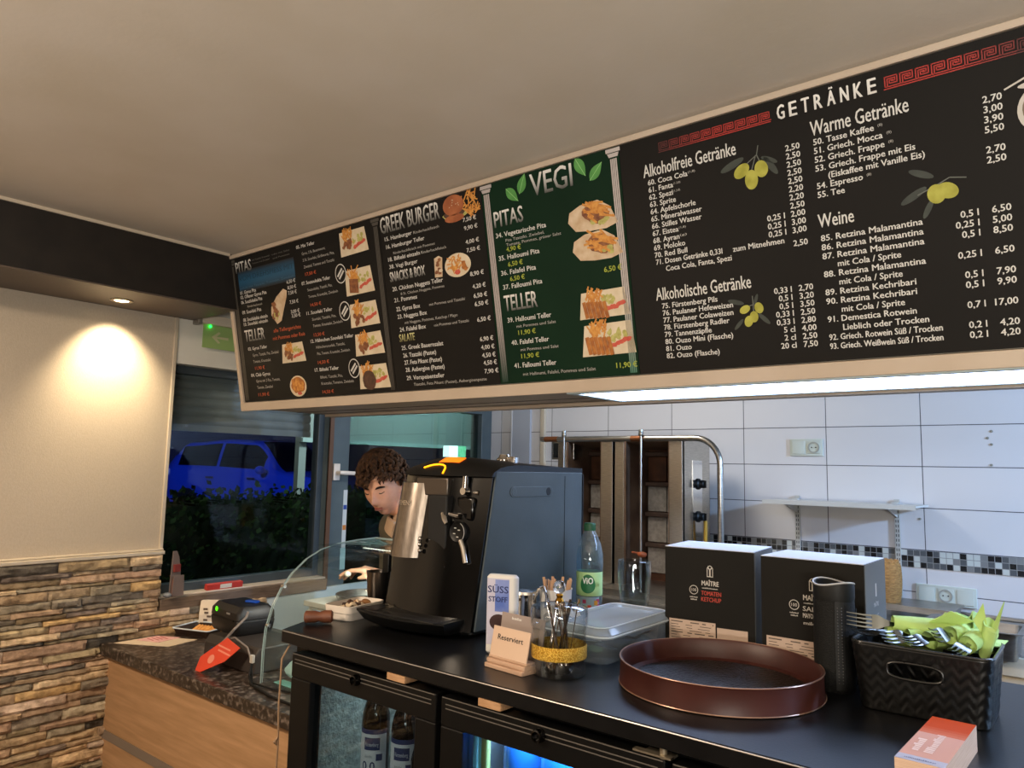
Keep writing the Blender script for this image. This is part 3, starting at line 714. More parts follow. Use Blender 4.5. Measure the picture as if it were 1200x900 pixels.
# ---- board 4: drinks
Q4 = Board('menu_board', 'widest menu board at the right, black, headed GETRÄNKE between red meander bands', -.944, .06, m_board)
D = [('Alkoholfreie Getränke', -.881, .106, .237, .030, 'w'), ('Warme Getränke', -.478, .108, .189, .030, 'w'), ('Alkoholische Getränke', -.878, .411, .242, .030, 'w'), ('Weine', -.478, .304, .072, .028, 'w')]
c = .0125
def row(s, u, v, cap=c, w=None, right=None):
    V, F = glyphs(s); nat = (max(p[0] for p in V)-min(p[0] for p in V))*cap/CAP*1.0
    w = w or nat; D.append((s, (right-w) if right is not None else u, v, w, cap, 'w'))
vr = lambda k: .1265+.0179*k
for k, (s, q, p) in enumerate((('60. Coca Cola', 0, '2,50'), ('61. Fanta', 0, '2,50'), ('62. Spezi', 0, '2,50'), ('63. Sprite', 0, '2,50'), ('64. Apfelschorle', 0, '2,50'), ('65. Mineralwasser', 0, '2,20'), ('66. Stilles Wasser', 0, '2,20'), ('67. Eistea', 0, '2,50'), ('68. Ayran', '0,25 l', '2,00'), ('69. Moloko', '0,25 l', '3,00'), ('70. Red Bull', '0,25 l', '3,00'))):
    row(s, -.871, vr(k)); row(p, 0, vr(k), right=-.503)
    if q: row(q, 0, vr(k), right=-.547)
    if k in (0, 1, 2, 7, 8):
        V, F = glyphs(s); nat = (max(p_[0] for p_ in V)-min(p_[0] for p_ in V))*c/CAP; D.append(('(1,8)' if k in (0, 7) else '(1,3,8)' if k < 3 else '(g)', -.869+nat, vr(k)-.006, .018, .005, 'g'))
row('71. Dosen Getränke 0,33l', -.869, .323, w=.172); row('zum Mitnehmen', -.671, .3235, w=.118); row('Coca Cola, Fanta, Spezi', -.844, .342, w=.168); row('2,50', 0, .334, right=-.503)
va = lambda k: .4325+.01775*k
for k, (s, q, p) in enumerate((('75. Fürstenberg Pils', '0,33 l', '2,70'), ('76. Paulaner Hefeweizen', '0,5 l', '3,20'), ('77. Paulaner Colaweizen', '0,5 l', '3,50'), ('78. Fürstenberg Radler', '0,33 l', '2,50'), ('79. Tannenzäpfle', '0,33 l', '2,80'), ('80. Ouzo Mini (Flasche)', '5 cl', '4,00'), ('81. Ouzo', '2 cl', '2,50'), ('82. Ouzo (Flasche)', '20 cl', '7,50'))):
    row(s, -.864, va(k)); row(p, 0, va(k), right=-.500); row(q, 0, va(k), right=-.546)
vw = lambda k: .1285+.0187*k
for k, (s, p) in enumerate((('50. Tasse Kaffee', '2,70'), ('51. Griech. Mocca', '3,00'), ('52. Griech. Frappe', '3,90'), ('53. Griech. Frappe mit Eis', '5,50'), ('(Eiskaffee mit Vanille Eis)', 0), ('54. Espresso', '2,70'), ('55. Tee', '2,50'))):
    row(s, -.474+(.025 if k == 4 else 0), vw(k))
    if p: row(p, 0, vw(k), right=-.135)
    if k in (0, 1, 2, 5):
        V, F = glyphs(s); nat = (max(p_[0] for p_ in V)-min(p_[0] for p_ in V))*c/CAP; D.append(('(8)', -.466+nat, vw(k)-.006, .009, .005, 'g'))
vn = lambda k: .3335+.0194*k
for k, (s, q, p) in enumerate((('85. Retzina Malamantina', '0,5 l', '6,50'), ('86. Retzina Malamantina', '0,25 l', '5,00'), ('87. Retzina Malamantina', '0,5 l', '8,50'), ('mit Cola / Sprite', 0, 0), ('88. Retzina Malamantina', '0,25 l', '6,50'), ('mit Cola / Sprite', 0, 0), ('89. Retzina Kechribari', '0,5 l', '7,90'), ('90. Retzina Kechribari', '0,5 l', '9,90'), ('mit Cola / Sprite', 0, 0), ('91. Demestica Rotwein', '0,7 l', '17,00'), ('Lieblich oder Trocken', 0, 0), ('92. Griech. Rotwein Süß / Trocken', '0,2 l', '4,20'), ('93. Griech. Weißwein Süß / Trocken', '0,2 l', '4,20'))):
    row(s, -.475+(.03 if not p else 0), vn(k), w=(.195 if 'Retzina Mal' in s else .215 if 'Trocken' in s and p else .175 if 'Kech' in s else None))
    if p: row(p, 0, vn(k), right=-.133); row(q, 0, vn(k), right=-.185)
Q4.texts(D)
b = MB(); us = [-.545, -.516, -.488, -.459, -.428, -.397, -.367]
for ch, u in zip('GETRÄNKE', [-.545+.0264*k for k in range(8)]): x, y = Q4.p(u, .055); text(b, ch, x, y, .0155, .030, PZ, grad=(S('#c9c5be'), S('#dcd8d2')), bold=.0018)
b.build('heading', m_th, Q4.o, smooth=0)
def meander(u0, u1, v0, v1, fade=None):
    b = MB(); h = v1-v0; n = max(1, round((u1-u0)/(h*1.12))); w = (u1-u0)/n; t = h*.085; red = S('#a32e26')
    def rc(a, c, d, e):
        xa, ya = Q4.p(a, e); xb, yb = Q4.p(d, c); b.poly([(xa, ya, PZ), (xb, ya, PZ), (xb, yb, PZ), (xa, yb, PZ)])
    for k in range(n):
        k0 = u0+k*w; f = 1 if not fade else min(1, .2+(k/max(1, n-1))*1.6) if fade == 'l' else min(1, .2+((n-1-k)/max(1, n-1))*1.6)
        b.col = tuple(q*f+.012*(1-f) for q in red)
        rc(k0, v1-t, k0+w, v1)                                  # base line
        Y = lambda q: v0+h*q; X = lambda q: k0+w*q
        rc(X(.06), Y(0), X(.06)+t, Y(.84)); rc(X(.06), Y(0), X(.94), Y(0)+t); rc(X(.94)-t, Y(0), X(.94), Y(.62)); rc(X(.36), Y(.62)-t, X(.94), Y(.62)); rc(X(.36), Y(.30), X(.36)+t, Y(.62)); rc(X(.36), Y(.30), X(.66), Y(.30)+t)
        rc(X(.06), Y(.84)-t, X(.06)+w, Y(.84))
        rc(X(.22), Y(.17), X(.22)+t, Y(.84)); rc(X(.22), Y(.17), X(.80), Y(.17)+t); rc(X(.80)-t, Y(.17), X(.80), Y(.46)); rc(X(.52), Y(.46)-t, X(.80), Y(.46))
    b.col = None; b.build('meander_band', m_th, Q4.o, smooth=0)
meander(-.835, -.559, .031, .055, 'l'); meander(-.330, -.08, .029, .055, 'r')
m_olive = mat('print_olive', '#8f8c2c', .6, col2='#a8a444', nscale=40); m_oleaf = mat('print_olive_leaf', '#3a3f38', .6, col2='#2d312c', nscale=20); m_stem = mat('print_stem', '#5d5f58', .6)
def olive_sprig(ol, lv, st):
    b = MB(); b.mi = 1
    for u, v, l, a in lv:
        x, y = Q4.p(u, v); b.ell(x, y, l, l*.28, PZ, 16, a)
    b.mi = 2
    for u0, v0, u1, v1 in st:
        x0, y0 = Q4.p(u0, v0); x1, y1 = Q4.p(u1, v1); stick(b, (x0+x1)/2, (y0+y1)/2, sqrt((x1-x0)**2+(y1-y0)**2), .0022, math.atan2(y1-y0, x1-x0), PZ+.0002)
    b.mi = 0
    for i, (u, v, rx, ry, a) in enumerate(ol): x, y = Q4.p(u, v); b.ell(x, y, rx, ry, PZ+.0004+i*1e-4, 22, a)
    b.build('olive_print', [m_olive, m_oleaf, m_stem], Q4.o, smooth=0)
olive_sprig([(-.634, .146, .020, .014, .6), (-.589, .151, .015, .019, .2), (-.613, .170, .015, .022, 0)], [(-.655, .128, .030, .35), (-.568, .148, .026, -1.0), (-.57, .135, .02, -.5)], [(-.592, .098, -.597, .118), (-.597, .118, -.630, .138), (-.597, .118, -.589, .140), (-.60, .12, -.613, .155)])
olive_sprig([(-.655, .459, .013, .009, .4), (-.622, .459, .010, .013, .3), (-.635, .478, .010, .013, 0), (-.648, .487, .010, .013, -.3)], [(-.675, .440, .020, -.3), (-.612, .485, .018, -.8), (-.672, .492, .016, .8), (-.628, .440, .014, 1.2)], [(-.635, .430, -.635, .475), (-.635, .45, -.655, .455)])
olive_sprig([(-.252, .279, .016, .019, .2), (-.233, .276, .020, .015, -.5)], [(-.292, .275, .027, .5), (-.268, .305, .020, 1.1), (-.276, .235, .024, -.45)], [(-.25, .262, -.228, .252), (-.228, .252, -.20, .258), (-.25, .262, -.285, .275)])
b = MB(); x, y = Q4.p(-.055, .160); m_cup = mat('print_cup_white', '#b9b2a8', .6)
b.ell(x, y+.0, .058, .052, PZ, 30); b.ell(x, y-.05, .035, .018, PZ, 20); b.mi = 1; b.ell(x, y+.002, .050, .044, PZ+.0003, 30); b.mi = 0; b.ell(x-.005, y+.045, .05, .008, PZ+.0005, 24)
P = [(-.075, .045), (-.03, .062), (-.03, .066), (-.076, .048)]; b.poly([(x+p, y+q, PZ) for p, q in P]); b.build('cup_print', [m_cup, mat('print_cup_shade', '#6f5f4e', .6)], Q4.o, smooth=0)
def bars(mb, x, y, w, cap, seed):
    """print too small to read: a row of uneven strokes"""
    R_ = random.Random(seed); e = x+w
    while x < e-cap*.3:
        l = min(R_.uniform(.25, .55)*cap, e-x); h = cap*R_.choice((.7, .75, 1.0)); mb.poly([(x, y, 0), (x+l, y, 0), (x+l, y+h, 0), (x, y+h, 0)]); x += l+cap*.18
# ================================================================== bar counter and fridges
H = 1.095
m_top = mat('black_counter_laminate', '#0a0a0b', .30, col2='#0f0f10', nscale=30, bump=.10, bscale=260, bdist=.001, spec=.4)
m_blk = mat('black_satin_metal', '#080808', .38, spec=.35); m_blkpl = mat('black_plastic', '#0a0a0a', .45, spec=.35); m_gloss = mat('black_gloss_plastic', '#050505', .14, spec=.4)
m_edge_highlight = mat('edge_highlight_metal', '#8d8780', .35, metal=.6); m_inner = mat('fridge_inner_wall', '#b9bec2', .45); m_frost = mat('frosted_fridge_wall', '#727d78', .75, col2='#9aa59e', nscale=70, bump=.8, bscale=160, bdist=.006)
m_wood = mat('raw_wood_wedge', '#b08a66', .7, col2='#9a7552', nscale=30, stretch=(1, 8, 8))
ct = thing('bar_counter_top', 'long black counter top carrying the coffee machine, boxes and tray', 'counter', (-.1, 1.36, 1.067))
b = MB(); b.prism([(-1.394, -.335), (1.2, -.335), (1.2, .33), (-1.525, .33), (-1.525, -.02), (-1.515, -.06), (-1.435, -.245)], 0, .028); b.build('counter_slab', m_top, ct, smooth=30, bevel=.002)
b = MB(); b.tube([(-1.388, -.3365, .0262), (1.195, -.3365, .0262)], .0012, 6); b.build('edge_highlight', m_edge_highlight, ct)  # bright line modelled in as the highlight along the slab's front edge
fr = thing('bar_fridge', 'black back-bar fridge with glass doors under the counter top', 'fridge', (-.79, 1.30, .0))
x0 = -.70
b = MB(); t = .025
b.box(x0, 1.45, -.235, .25, .10, .13); b.box(x0, 1.45, -.235, .25, 1.025, 1.053); b.box(x0, 1.45, .225, .25, .13, 1.025)
for k in range(4): xx = x0+.4775*k; b.box(xx, xx+.03, -.235, .225, .13, 1.025)
b.box(x0+.02, 1.43, -.20, .23, 0, .10); b.box(1.42, 1.45, -.235, .225, .13, 1.025)
b.build('cabinet', m_blk, fr, smooth=0, bevel=.002)
b = MB(); b.box(x0+.0305, x0+.034, -.22, .22, .135, 1.02); b.build('frosted_wall', m_frost, fr, smooth=0)
b = MB()
for k in range(3):
    xx = x0+.4775*k+.03; b.box(xx+.004, xx+.443, .218, .224, .131, 1.02); b.box(xx+.436, xx+.4465, -.22, .22, .135, 1.02)
    if k: b.box(xx+.001, xx+.005, -.22, .22, .135, 1.02)
b.build('inner_lining', m_inner, fr, smooth=0)
b = MB()
for k in range(3):
    xx = x0+.4775*k+.035
    for zz in (.40, .66):
        for q in range(18): b.cyl((xx+.012+q*.0238, -.20, zz), (xx+.012+q*.0238, .21, zz), .0016, n=5)
        b.cyl((xx, -.20, zz-.002), (xx+.43, -.20, zz-.002), .003, n=6)
b.build('wire_shelf', mat('white_coated_wire', '#c5c8c8', .4), fr)
DX = [(-.667, -.216), (-.203, .252), (.262, .74)]
m_fglass = thin_glass('fridge_glass', '#dfe6e8', .7)
for k, (a, e) in enumerate(DX):
    d = thing('door', 'd', 'd', (0, 0, 0)); d.parent = fr; del d['label']; del d['category']
    b = MB(); z0, z1 = .115, 1.050; yf, yb = -.270, -.238; sw = .055
    if k == 0: sw = .070
    b.box(a, e, yf, yb, z1-.052, z1); b.box(a, e, yf, yb, z0, z0+.06); b.box(a, a+sw, yf, yb, z0+.06, z1-.052); b.box(e-.055, e, yf, yb, z0+.06, z1-.052)
    fo = b.build('door_frame', m_blk, d, smooth=0, bevel=.0025)
    b = MB()
    for zz in (z1-.0015, z1-.0125, z1-.020):
        b.box(a+.012 if zz < z1-.005 else a+.004, e-.012 if zz < z1-.005 else e-.004, yf-.0012, yf+.001, zz-.0007, zz+.0007)
    b.build('groove', mat('dull_door_edge', '#6f6a64', .4, metal=.4), d, smooth=0)
    b = MB(); b.box(a+sw, e-.055, -.256, -.250, z0+.06, z1-.052); b.build('glass_pane', m_fglass, d, smooth=0)
    b = MB(); xk = (a+e)/2-.0; b.lathe([(.012, 0), (.012, .004), (.010, .012), (.0075, .013), (.007, .006)], 20, cap1=True)
    b.v = [(xk+p[0], yf-p[2], z1-.016+p[1]) for p in b.v]; b.build('lock', mat('dark_chrome', '#3b3a39', .25, metal=1), d)
d = fr
b = MB(); b.box(.215, .262, -.272, -.25, 1.053, 1.056); b.cyl((.245, -.262, 1.045), (.245, -.262, 1.066), .006, n=12); b.box(.20, .262, -.274, -.262, 1.0535, 1.0565)
b.build('hinge', mat('hinge_metal', '#9a8f7c', .4, metal=.8), fr)
for q, xx in enumerate((-1.112, -.873)):
    b = MB(); b.rbox(-.026, .026, -.03, .03, 0, .0135, .002); o = b.build('wooden_wedge', m_wood, loc=(xx, 1.0545, 1.0532), bevel=.0008)
    tag(o, ('pale wood wedge between counter and fridge above the left fridge door', 'pale wood wedge between counter and fridge above the blue-lit middle fridge door')[q], 'wedge', 'wood wedges under the counter top')
b = MB(); pts = [(-1.489, 1.045, 1.058), (-1.4945, 1.03, 1.03), (-1.4945, 1.028, .93), (-1.493, 1.03, .85), (-1.4935, 1.028, .72), (-1.4945, 1.03, .5)]
b.tube(pts, .0022, 8); b.mi = 0; b.tube([(-1.493, 1.028, .86), (-1.494, 1.02, .852), (-1.4965, 1.027, .844), (-1.493, 1.03, .86)], .0025, 8)
tag(b.build('cord', mat('tan_cord', '#8d7156', .8)), 'thin tan cord hanging down the left side of the bar fridge', 'cord')
lamp('fridge_light', 'AREA', (-.72, 1.10, 1.02), 5.5, (.42, .70, 1), (-.70, 1.25, .4), shape='RECTANGLE', size=.36, size_y=.05)
lamp('fridge_light', 'AREA', (-1.30, 1.28, 1.02), .7, (.75, .9, 1), (-1.30, 1.28, .4), shape='RECTANGLE', size=.25, size_y=.05)

# bottles in the left compartment
m_brown = mat('brown_bottle_glass', '#0c0604', .08, spec=.5); m_lblue = mat('label_white_blue', '#b9c0cc', .5); m_lnavy = mat('label_navy', '#23305f', .5); m_gold = mat('label_gold', '#9b7f45', .4, metal=.5)
def wrap_text(mb, s, r, a0, z, cap, w, bold=0):
    """text bent round a cylinder of radius r"""
    t = MB(); text(t, s, 0, 0, w, cap, 0, bold=bold, center=True); n = len(mb.v)
    mb.add([((r+p[2])*cos(a0+p[0]/r), (r+p[2])*sin(a0+p[0]/r), z+p[1]) for p in t.v], t.f)
def patch(mb, r, a0, a1, z0, z1, n=14):
    mb.loft([[(r*cos(a0+(a1-a0)*k/n), r*sin(a0+(a1-a0)*k/n), z) for k in range(n+1)] for z in (z0, z1)], False, False, closed=False)
def beer(loc, rz, label, dark=True):
    t = thing('beer_bottle', label, 'bottle', loc, rz, 'bottles in the left fridge compartment')
    b = MB(); b.lathe([(.028, 0), (.031, .004), (.031, .150), (.0305, .158), (.025, .182), (.016, .205), (.0135, .222), (.0135, .245), (.0145, .246), (.0145, .256), (.012, .258)], 28); b.build('glass', m_brown, t)
    b = MB(); b.lathe([(.0150, .246), (.0155, .250), (.0145, .260), (.006, .2615)], 20); b.build('crown_cap', mat('cap_red', '#7a2030', .35, metal=.6), t)
    b = MB(); patch(b, .0313, -2.7, -.4, .030, .135); b.mi = 1; patch(b, .0314, -2.7, -.4, .125, .135); patch(b, .0315, -2.1, -.95, .092, .118)
    patch(b, .0314, -2.7, -.4, .030, .044); patch(b, .0315, -1.2, -.75, .070, .084)
    b.mi = 0; wrap_text(b, 'Fürstenberg', .0318, -1.53, .100, .008, .030); b.mi = 2; wrap_text(b, 'alkoholfrei', .0316, -1.75, .076, .006, .018); b.mi = 1; wrap_text(b, '0,0', .0317, -1.75, .050, .018, .030, .0008)
    b.build('paper_label', [m_lblue, m_lnavy, mat('label_grey_ink', '#5f6675', .6)], t, smooth=0); return t
beer((-1.322, 1.165, .757), .55, 'brown beer bottle with white and blue label, front left one in the left fridge')
beer((-1.247, 1.185, .748), .5, 'brown beer bottle half hidden behind the left bottle in the left fridge')
beer((-1.168, 1.17, .700), .1, 'brown beer bottle at the right end of the left fridge compartment')
b = MB(); b.box(-1.44, -1.03, 1.11, 1.28, .663, .699); b.box(-1.36, -1.205, 1.12, 1.26, .699, .747); tag(b.build('bottle_riser', m_inner, smooth=0), 'pale stepped riser on the wire shelf under the beer bottles', 'riser')
m_bluepet = mat('blue_bottle_plastic', '#1c5fae', .2, coat=.5); m_pale = mat('cap_pale', '#9fd4e8', .4)
for q, (xx, yy, lab) in enumerate(((-.895, 1.155, 'blue water bottle at the left in the blue-lit middle fridge'), (-.800, 1.145, 'large blue water bottle second from left in the blue-lit middle fridge'), (-.708, 1.15, 'blue water bottle third from left in the blue-lit middle fridge'), (-.615, 1.145, 'blue water bottle at the right in the blue-lit middle fridge'))):
    t = thing('water_bottle', lab, 'bottle', (xx, yy, .740), 0, 'blue bottles in the middle fridge')
    b = MB(); b.lathe([(.032, 0), (.038, .006), (.038, .16), (.040, .19), (.038, .22), (.030, .25), (.016, .275), (.014, .285)], 24); b.build('bottle_body', m_bluepet, t)
    b = MB(); b.lathe([(.0155, .272), (.0155, .284), (.012, .286)], 16); b.build('cap', m_pale, t)
b = MB(); b.rbox(-.974, -.951, 1.088, 1.10, .70, 1.02, .004); b.mi = 1; b.rbox(-.947, -.930, 1.09, 1.102, .70, 1.02, .004); tag(b.build('fridge_rail', [mat('pale_cyan_strip', '#8fdcf0', .4), mat('olive_strip', '#9aa468', .4)]), 'pale cyan and olive upright strips at the left edge of the middle fridge', 'rail')

# ================================================================== coffee machine
cm = thing('coffee_machine', 'black bean-to-cup coffee machine with a brushed steel outlet at the counter end', 'coffee machine', (-1.265, 1.45, H))
ox, oy = -1.265, 1.45
m_side = mat('dark_grey_side_plastic', '#3b4447', .5, spec=.4, col2='#434c50', nscale=7, bump=.1, bscale=300); m_chrome = mat('chrome', '#c9c6c2', .12, metal=1)
m_bsteel = mat('brushed_outlet_steel', '#8e857c', .28, metal=1, col2='#7c736a', nscale=40, stretch=(6, 6, .3))
XL, XR = -.148, .138
def front(x, z):                     # y of the bowed, backward leaning front at height z
    s = (x-XL)/(XR-XL); bow = -.030*(1-(2*s-1)**2); return -.195+.070*(z/.375)+bow
b = MB(); n = 18; rings = []
for z in (.0, .012, .14, .26, .340):
    rings.append([(XL+(XR-XL)*k/n, front(XL+(XR-XL)*k/n, z), z+.012) for k in range(n+1)]+[(XR, .225, z+.012), (XL, .225, z+.012)])
# arched top front with the sloping panel
b.loft(rings, True, True); b.build('front_body', m_gloss, cm, smooth=40)
b = MB()
P = [(front(XR, .02)+.004, .012), (.232, .012), (.232, .366), (front(XR, .36)+.004, .366)]
b.prism(P, XR-.001, XR+.0045, 'x'); b.build('side_panel', m_side, cm, smooth=0, bevel=.003)
b = MB(); b.prism([(front(XL, .02)+.004, .012), (.232, .012), (.232, .366), (front(XL, .36)+.004, .366)], XL-.004, XL+.001, 'x'); b.build('side_panel', m_side, cm, smooth=0, bevel=.003)
b = MB(); b.box(XR+.0043, XR+.0052, .150, .1515, .02, .355); b.box(XR-.02, XR+.0055, .2325, .236, .02, .36); b.build('panel_seam', m_blkpl, cm, smooth=0)
b = MB(); L = []
for k in range(17): a = pi/2+pi*k/16; L.append((-.062+.0125*cos(a), .317+.0125*sin(a)))
for k in range(17): a = -pi/2+pi*k/16; L.append((.085+.0125*cos(a), .317+.0125*sin(a)))
b.prism(L, XR+.003, XR+.0062, 'x'); b.mi = 1; b.prism([(.30*0+.078+.0105*cos(a)+0, .317+.0105*sin(a)) for a in [2*pi*k/16 for k in range(16)]], XR+.004, XR+.0066, 'x')
b.mi = 0; b.prism([(-.060+.0095*cos(a), .317+.0105*sin(a)) for a in [2*pi*k/16 for k in range(16)]], XR+.004, XR+.0068, 'x')
b.build('recessed_grip', [m_side, m_blkpl], cm, smooth=0, bevel=.001)
b = MB()                                  # top lid: arched crest behind the sloping display panel
rings = []
for dy, dz, sh in ((-.012, .352, 0), (-.004, .362, 0), (.018, .372, .010), (.050, .378, .019), (.085, .380, .017), (.20, .376, .004), (.232, .376, 0), (.232, .366, 0)):
    rr = []
    for k in range(n+1):
        x = XL-.004+(XR-XL+.008)*k/n; s = 2*k/n-1; y = (front(x, .35)+dy) if dy < .1 else dy
        rr.append((x, y, dz+sh*(1-s*s)))
    rings.append(rr)
b.loft(rings, False, False, closed=False); V0 = len(b.v)
b.poly([p for r in (rings[0],) for p in r]+[(XR+.004, .232, .352), (XL-.004, .232, .352)])
for xs, kk in ((XL-.004, 0), (XR+.004, n)):
    pp = [r[kk] for r in rings]+[(xs, .232, .352)]; b.poly(pp if kk else list(reversed(pp)))
b.build('top_cover', m_blkpl, cm, smooth=40)
b = MB(); 
def toppt(x, dy):
    s = 2*(x-XL)/(XR-XL)-1; ks = ((-.012, .352), (-.004, .362), (.018, .382), (.050, .397))
    for (a, za), (e, ze) in zip(ks, ks[1:]):
        if a <= dy <= e: z = za+(ze-za)*(dy-a)/(e-a); sh = max(0, z-.362)*.5; return (x, front(x, .35)+dy-.0004, z+.0014-sh*s*s)
xs = [-.032+.0068*k for k in range(11)]
b.loft([[toppt(x, .020) for x in xs], [toppt(x, .046) for x in xs]], False, False, closed=False)
b.build('lit_display', mat('orange_display', '#ff7a1a', .4, emit='#ff6a10', estr=1.3), cm, smooth=0)
b = MB(); b.tube([toppt(x, dy) for x, dy in ((-.070, .004), (-.060, .0075), (-.048, .0105), (-.034, .0125), (-.020, .013), (-.008, .012), (.002, .009), (.008, .004), (.011, -.003), (.012, -.009))], .0022, 8)
b.build('glowing_arc', mat('yellow_light_line', '#ffb31a', .4, emit='#ffa010', estr=1.6), cm)
b = MB(); b.lathe([(.020, 0), (.020, .008), (.014, .014), (.012, .020)], 18, c=(.045, .02, .387)); b.rbox(.035, .085, .012, .030, .385, .402, .004); b.build('lid_knob', m_chrome, cm)
b = MB(); b.box(-.07, .035, front(-.03, .3)-.006, front(-.03, .3)+.03, .304, .347); b.build('upper_recess', mat('dark_steel_band', '#57504a', .3, metal=.8), cm, bevel=.003)
b = MB(); b.box(-.012, .048, front(.02, .24)-.010, front(.02, .24)+.02, .155, .307); b.build('black_slot', mat('matte_black_slot', '#050505', .7), cm, bevel=.004)
b = MB(); R_ = .062; cx = -.082; cyz = lambda z: front(-.082, z)+.030; cy = cyz(.279); A = [radians(196+9.3*k) for k in range(17)]
b.loft([[(cx+R_*cos(a), cyz(z)+R_*sin(a), z) for a in A]+[(cx+(R_-.006)*cos(a), cyz(z)+(R_-.006)*sin(a), z) for a in reversed(A)] for z in (.158, .160, .330, .333)])
b.build('steel_outlet', m_bsteel, cm, smooth=30)
b = MB(); wrap_text(b, 'SIEMENS', R_+.0006, radians(262), 0, .011, .052, .0006); b.v = [(p[0]+cx, p[1]+cy, p[2]+.279) for p in b.v]; b.build('brand_lettering', mat('embossed_letter', '#e2d8cc', .3, metal=1), cm, smooth=0)
b = MB(); b.loft([[(cx+.056*cos(2*pi*k/24), cyz(z)+.056*sin(2*pi*k/24), z) for k in range(24)] for z in (.157, .3315)]); b.build('outlet_core', m_blkpl, cm)
b = MB()
for zz in (.190, .203, .176): b.sphere((-.023, front(-.02, .2)-.014, zz), .0055, 10, 8)
b.build('outlet_button', m_chrome, cm)
b = MB(); xk, zk = .078, .225; yk = front(xk, zk)
b.lathe([(.024, -.006), (.0255, .006), (.022, .012), (.019, .010)], 26); b.v = [(xk+p[0], yk-p[2], zk+p[1]) for p in b.v]; b.build('selector_dial', m_blkpl, cm)
b = MB()
for a, r in ((.6, .009), (2.0, .010), (3.6, .008), (5.0, .011)): b.box(xk+r*cos(a)-.003, xk+r*cos(a)+.003, yk-.0130, yk-.0115, zk+r*sin(a)-.001, zk+r*sin(a)+.001)
b.tube([(xk+.0225*cos(.2*k-.9), yk-.011, zk+.0225*sin(.2*k-.9)) for k in range(11)], .0007, 5); b.build('dial_marking', mat('pale_print', '#b5b2ac', .5), cm)
b = MB(); b.tube([(xk-.044, yk-.012, zk+.040), (xk-.030, yk-.020, zk+.026), (xk-.022, yk-.022, zk+.018)], [.006, .007, .005], 10); b.tube([(xk-.040, yk-.006, zk+.040), (xk, yk-.004, zk+.036)], .006, 10); b.build('chrome_lever', m_chrome, cm)
b = MB(); b.tube([(xk+.012, yk-.010, zk-.018), (xk+.022, yk-.012, zk-.034), (xk+.034, yk-.016, zk-.066)], [.007, .0065, .006], 12); b.build('steam_wand', m_chrome, cm)
b = MB(); yt = front(.083, .32); b.cyl((.083, yt+.012, .318), (.083, yt-.020, .318), .0085, n=16); b.cyl((.083, yt-.012, .318), (.083, yt-.010, .352), .008, .007, 14); b.cyl((.083, yt+.006, .316), (.112, yt+.006, .314), .0055, n=10); b.build('steam_knob', m_chrome, cm)
b = MB(); b.box(.058, .110, front(.08, .27)-.003, front(.08, .27)+.01, .250, .305); b.build('gloss_inset', m_gloss, cm, bevel=.006)
b = MB()
for k in range(n): 
    xa = XL+(XR-XL)*k/n; xb = XL+(XR-XL)*(k+1)/n
    b.poly([(xa, front(xa, .150)-.0012, .1475), (xb, front(xb, .150)-.0012, .1475), (xb, front(xb, .152)-.0012, .1495), (xa, front(xa, .152)-.0012, .1495)])
b.box(.052, .0530, front(.052, .14)-.0015, front(.052, .14)+.002, .03, .1475); b.build('front_seam', mat('seam_grey', '#2c2c2c', .3), cm, smooth=0)
# drip tray
b = MB(); tr = []
def trayring(s, z):
    P = []
    for k in range(15):
        t = k/14; x = -.152+.274*t; y = -.276-.026*sin(pi*t)+.012*t; P.append((x*s-.015*(1-s), y if s == 1 else y+.03*(1-s)*8, z))
    return P+[(.118*s, -.15, z), (-.140*s, -.15, z)]
b.loft([trayring(.86, .006), trayring(.93, .012), trayring(1, .034), trayring(1, .038), trayring(.975, .0385)], True, False); b.build('drip_tray', m_blkpl, cm, smooth=35)
b = MB(); P = trayring(.965, .0375); b.poly(P); b.build('tray_floor', m_blkpl, cm, smooth=0)
b = MB()
for k in range(36):
    x = -.118+.0063*k; b.box(x, x+.0022, -.288+.012*abs(k-16)/16, -.195, .0383, .0395)
for yy in (-.28, -.25, -.22, -.197): b.box(-.118, .105, yy, yy+.002, .0380, .0392)
b.build('drip_grate', mat('grate_grey', '#57534e', .3, metal=.7), cm, smooth=0)
b = MB(); b.box(-.145, -.095, -.272, -.190, .0383, .0398); b.mi = 1
for xx, yy in ((-.120, -.215), (-.085, -.265), (-.050, -.272)): b.ell(xx, yy, .009, .006, .0402, 16)
b.build('tray_plate', [mat('tray_steel', '#6d655e', .25, metal=1), m_blkpl], cm, smooth=0)
b = MB(); b.rbox(-.14, .13, -.185, .215, .0, .013, .01); b.build('foot_plate', m_blkpl, cm)

# tumbler at the left of the machine
t = thing('steel_tumbler', 'tall steel tumbler standing left of the coffee machine', 'tumbler', (-1.556, 1.362, H))
b = MB(); b.lathe([(.026, 0), (.0275, .002), (.0340, .090), (.0348, .092), (.0332, .091), (.027, .004)], 32); b.build('cup_body', m_bsteel, t)
b = MB(); b.lathe([(.0255, .003), (.0315, .068)], 24, cap0=True, cap1=True); b.build('dark_filling', m_blkpl, t)
b = MB(); b.box(.002, .026, -.006, .006, .06, .125); tag(b.build('black_spoon_holder', m_blkpl, loc=(-1.552, 1.372, H+.012), bevel=.002), 'flat black stick standing in the steel tumbler', 'stick')

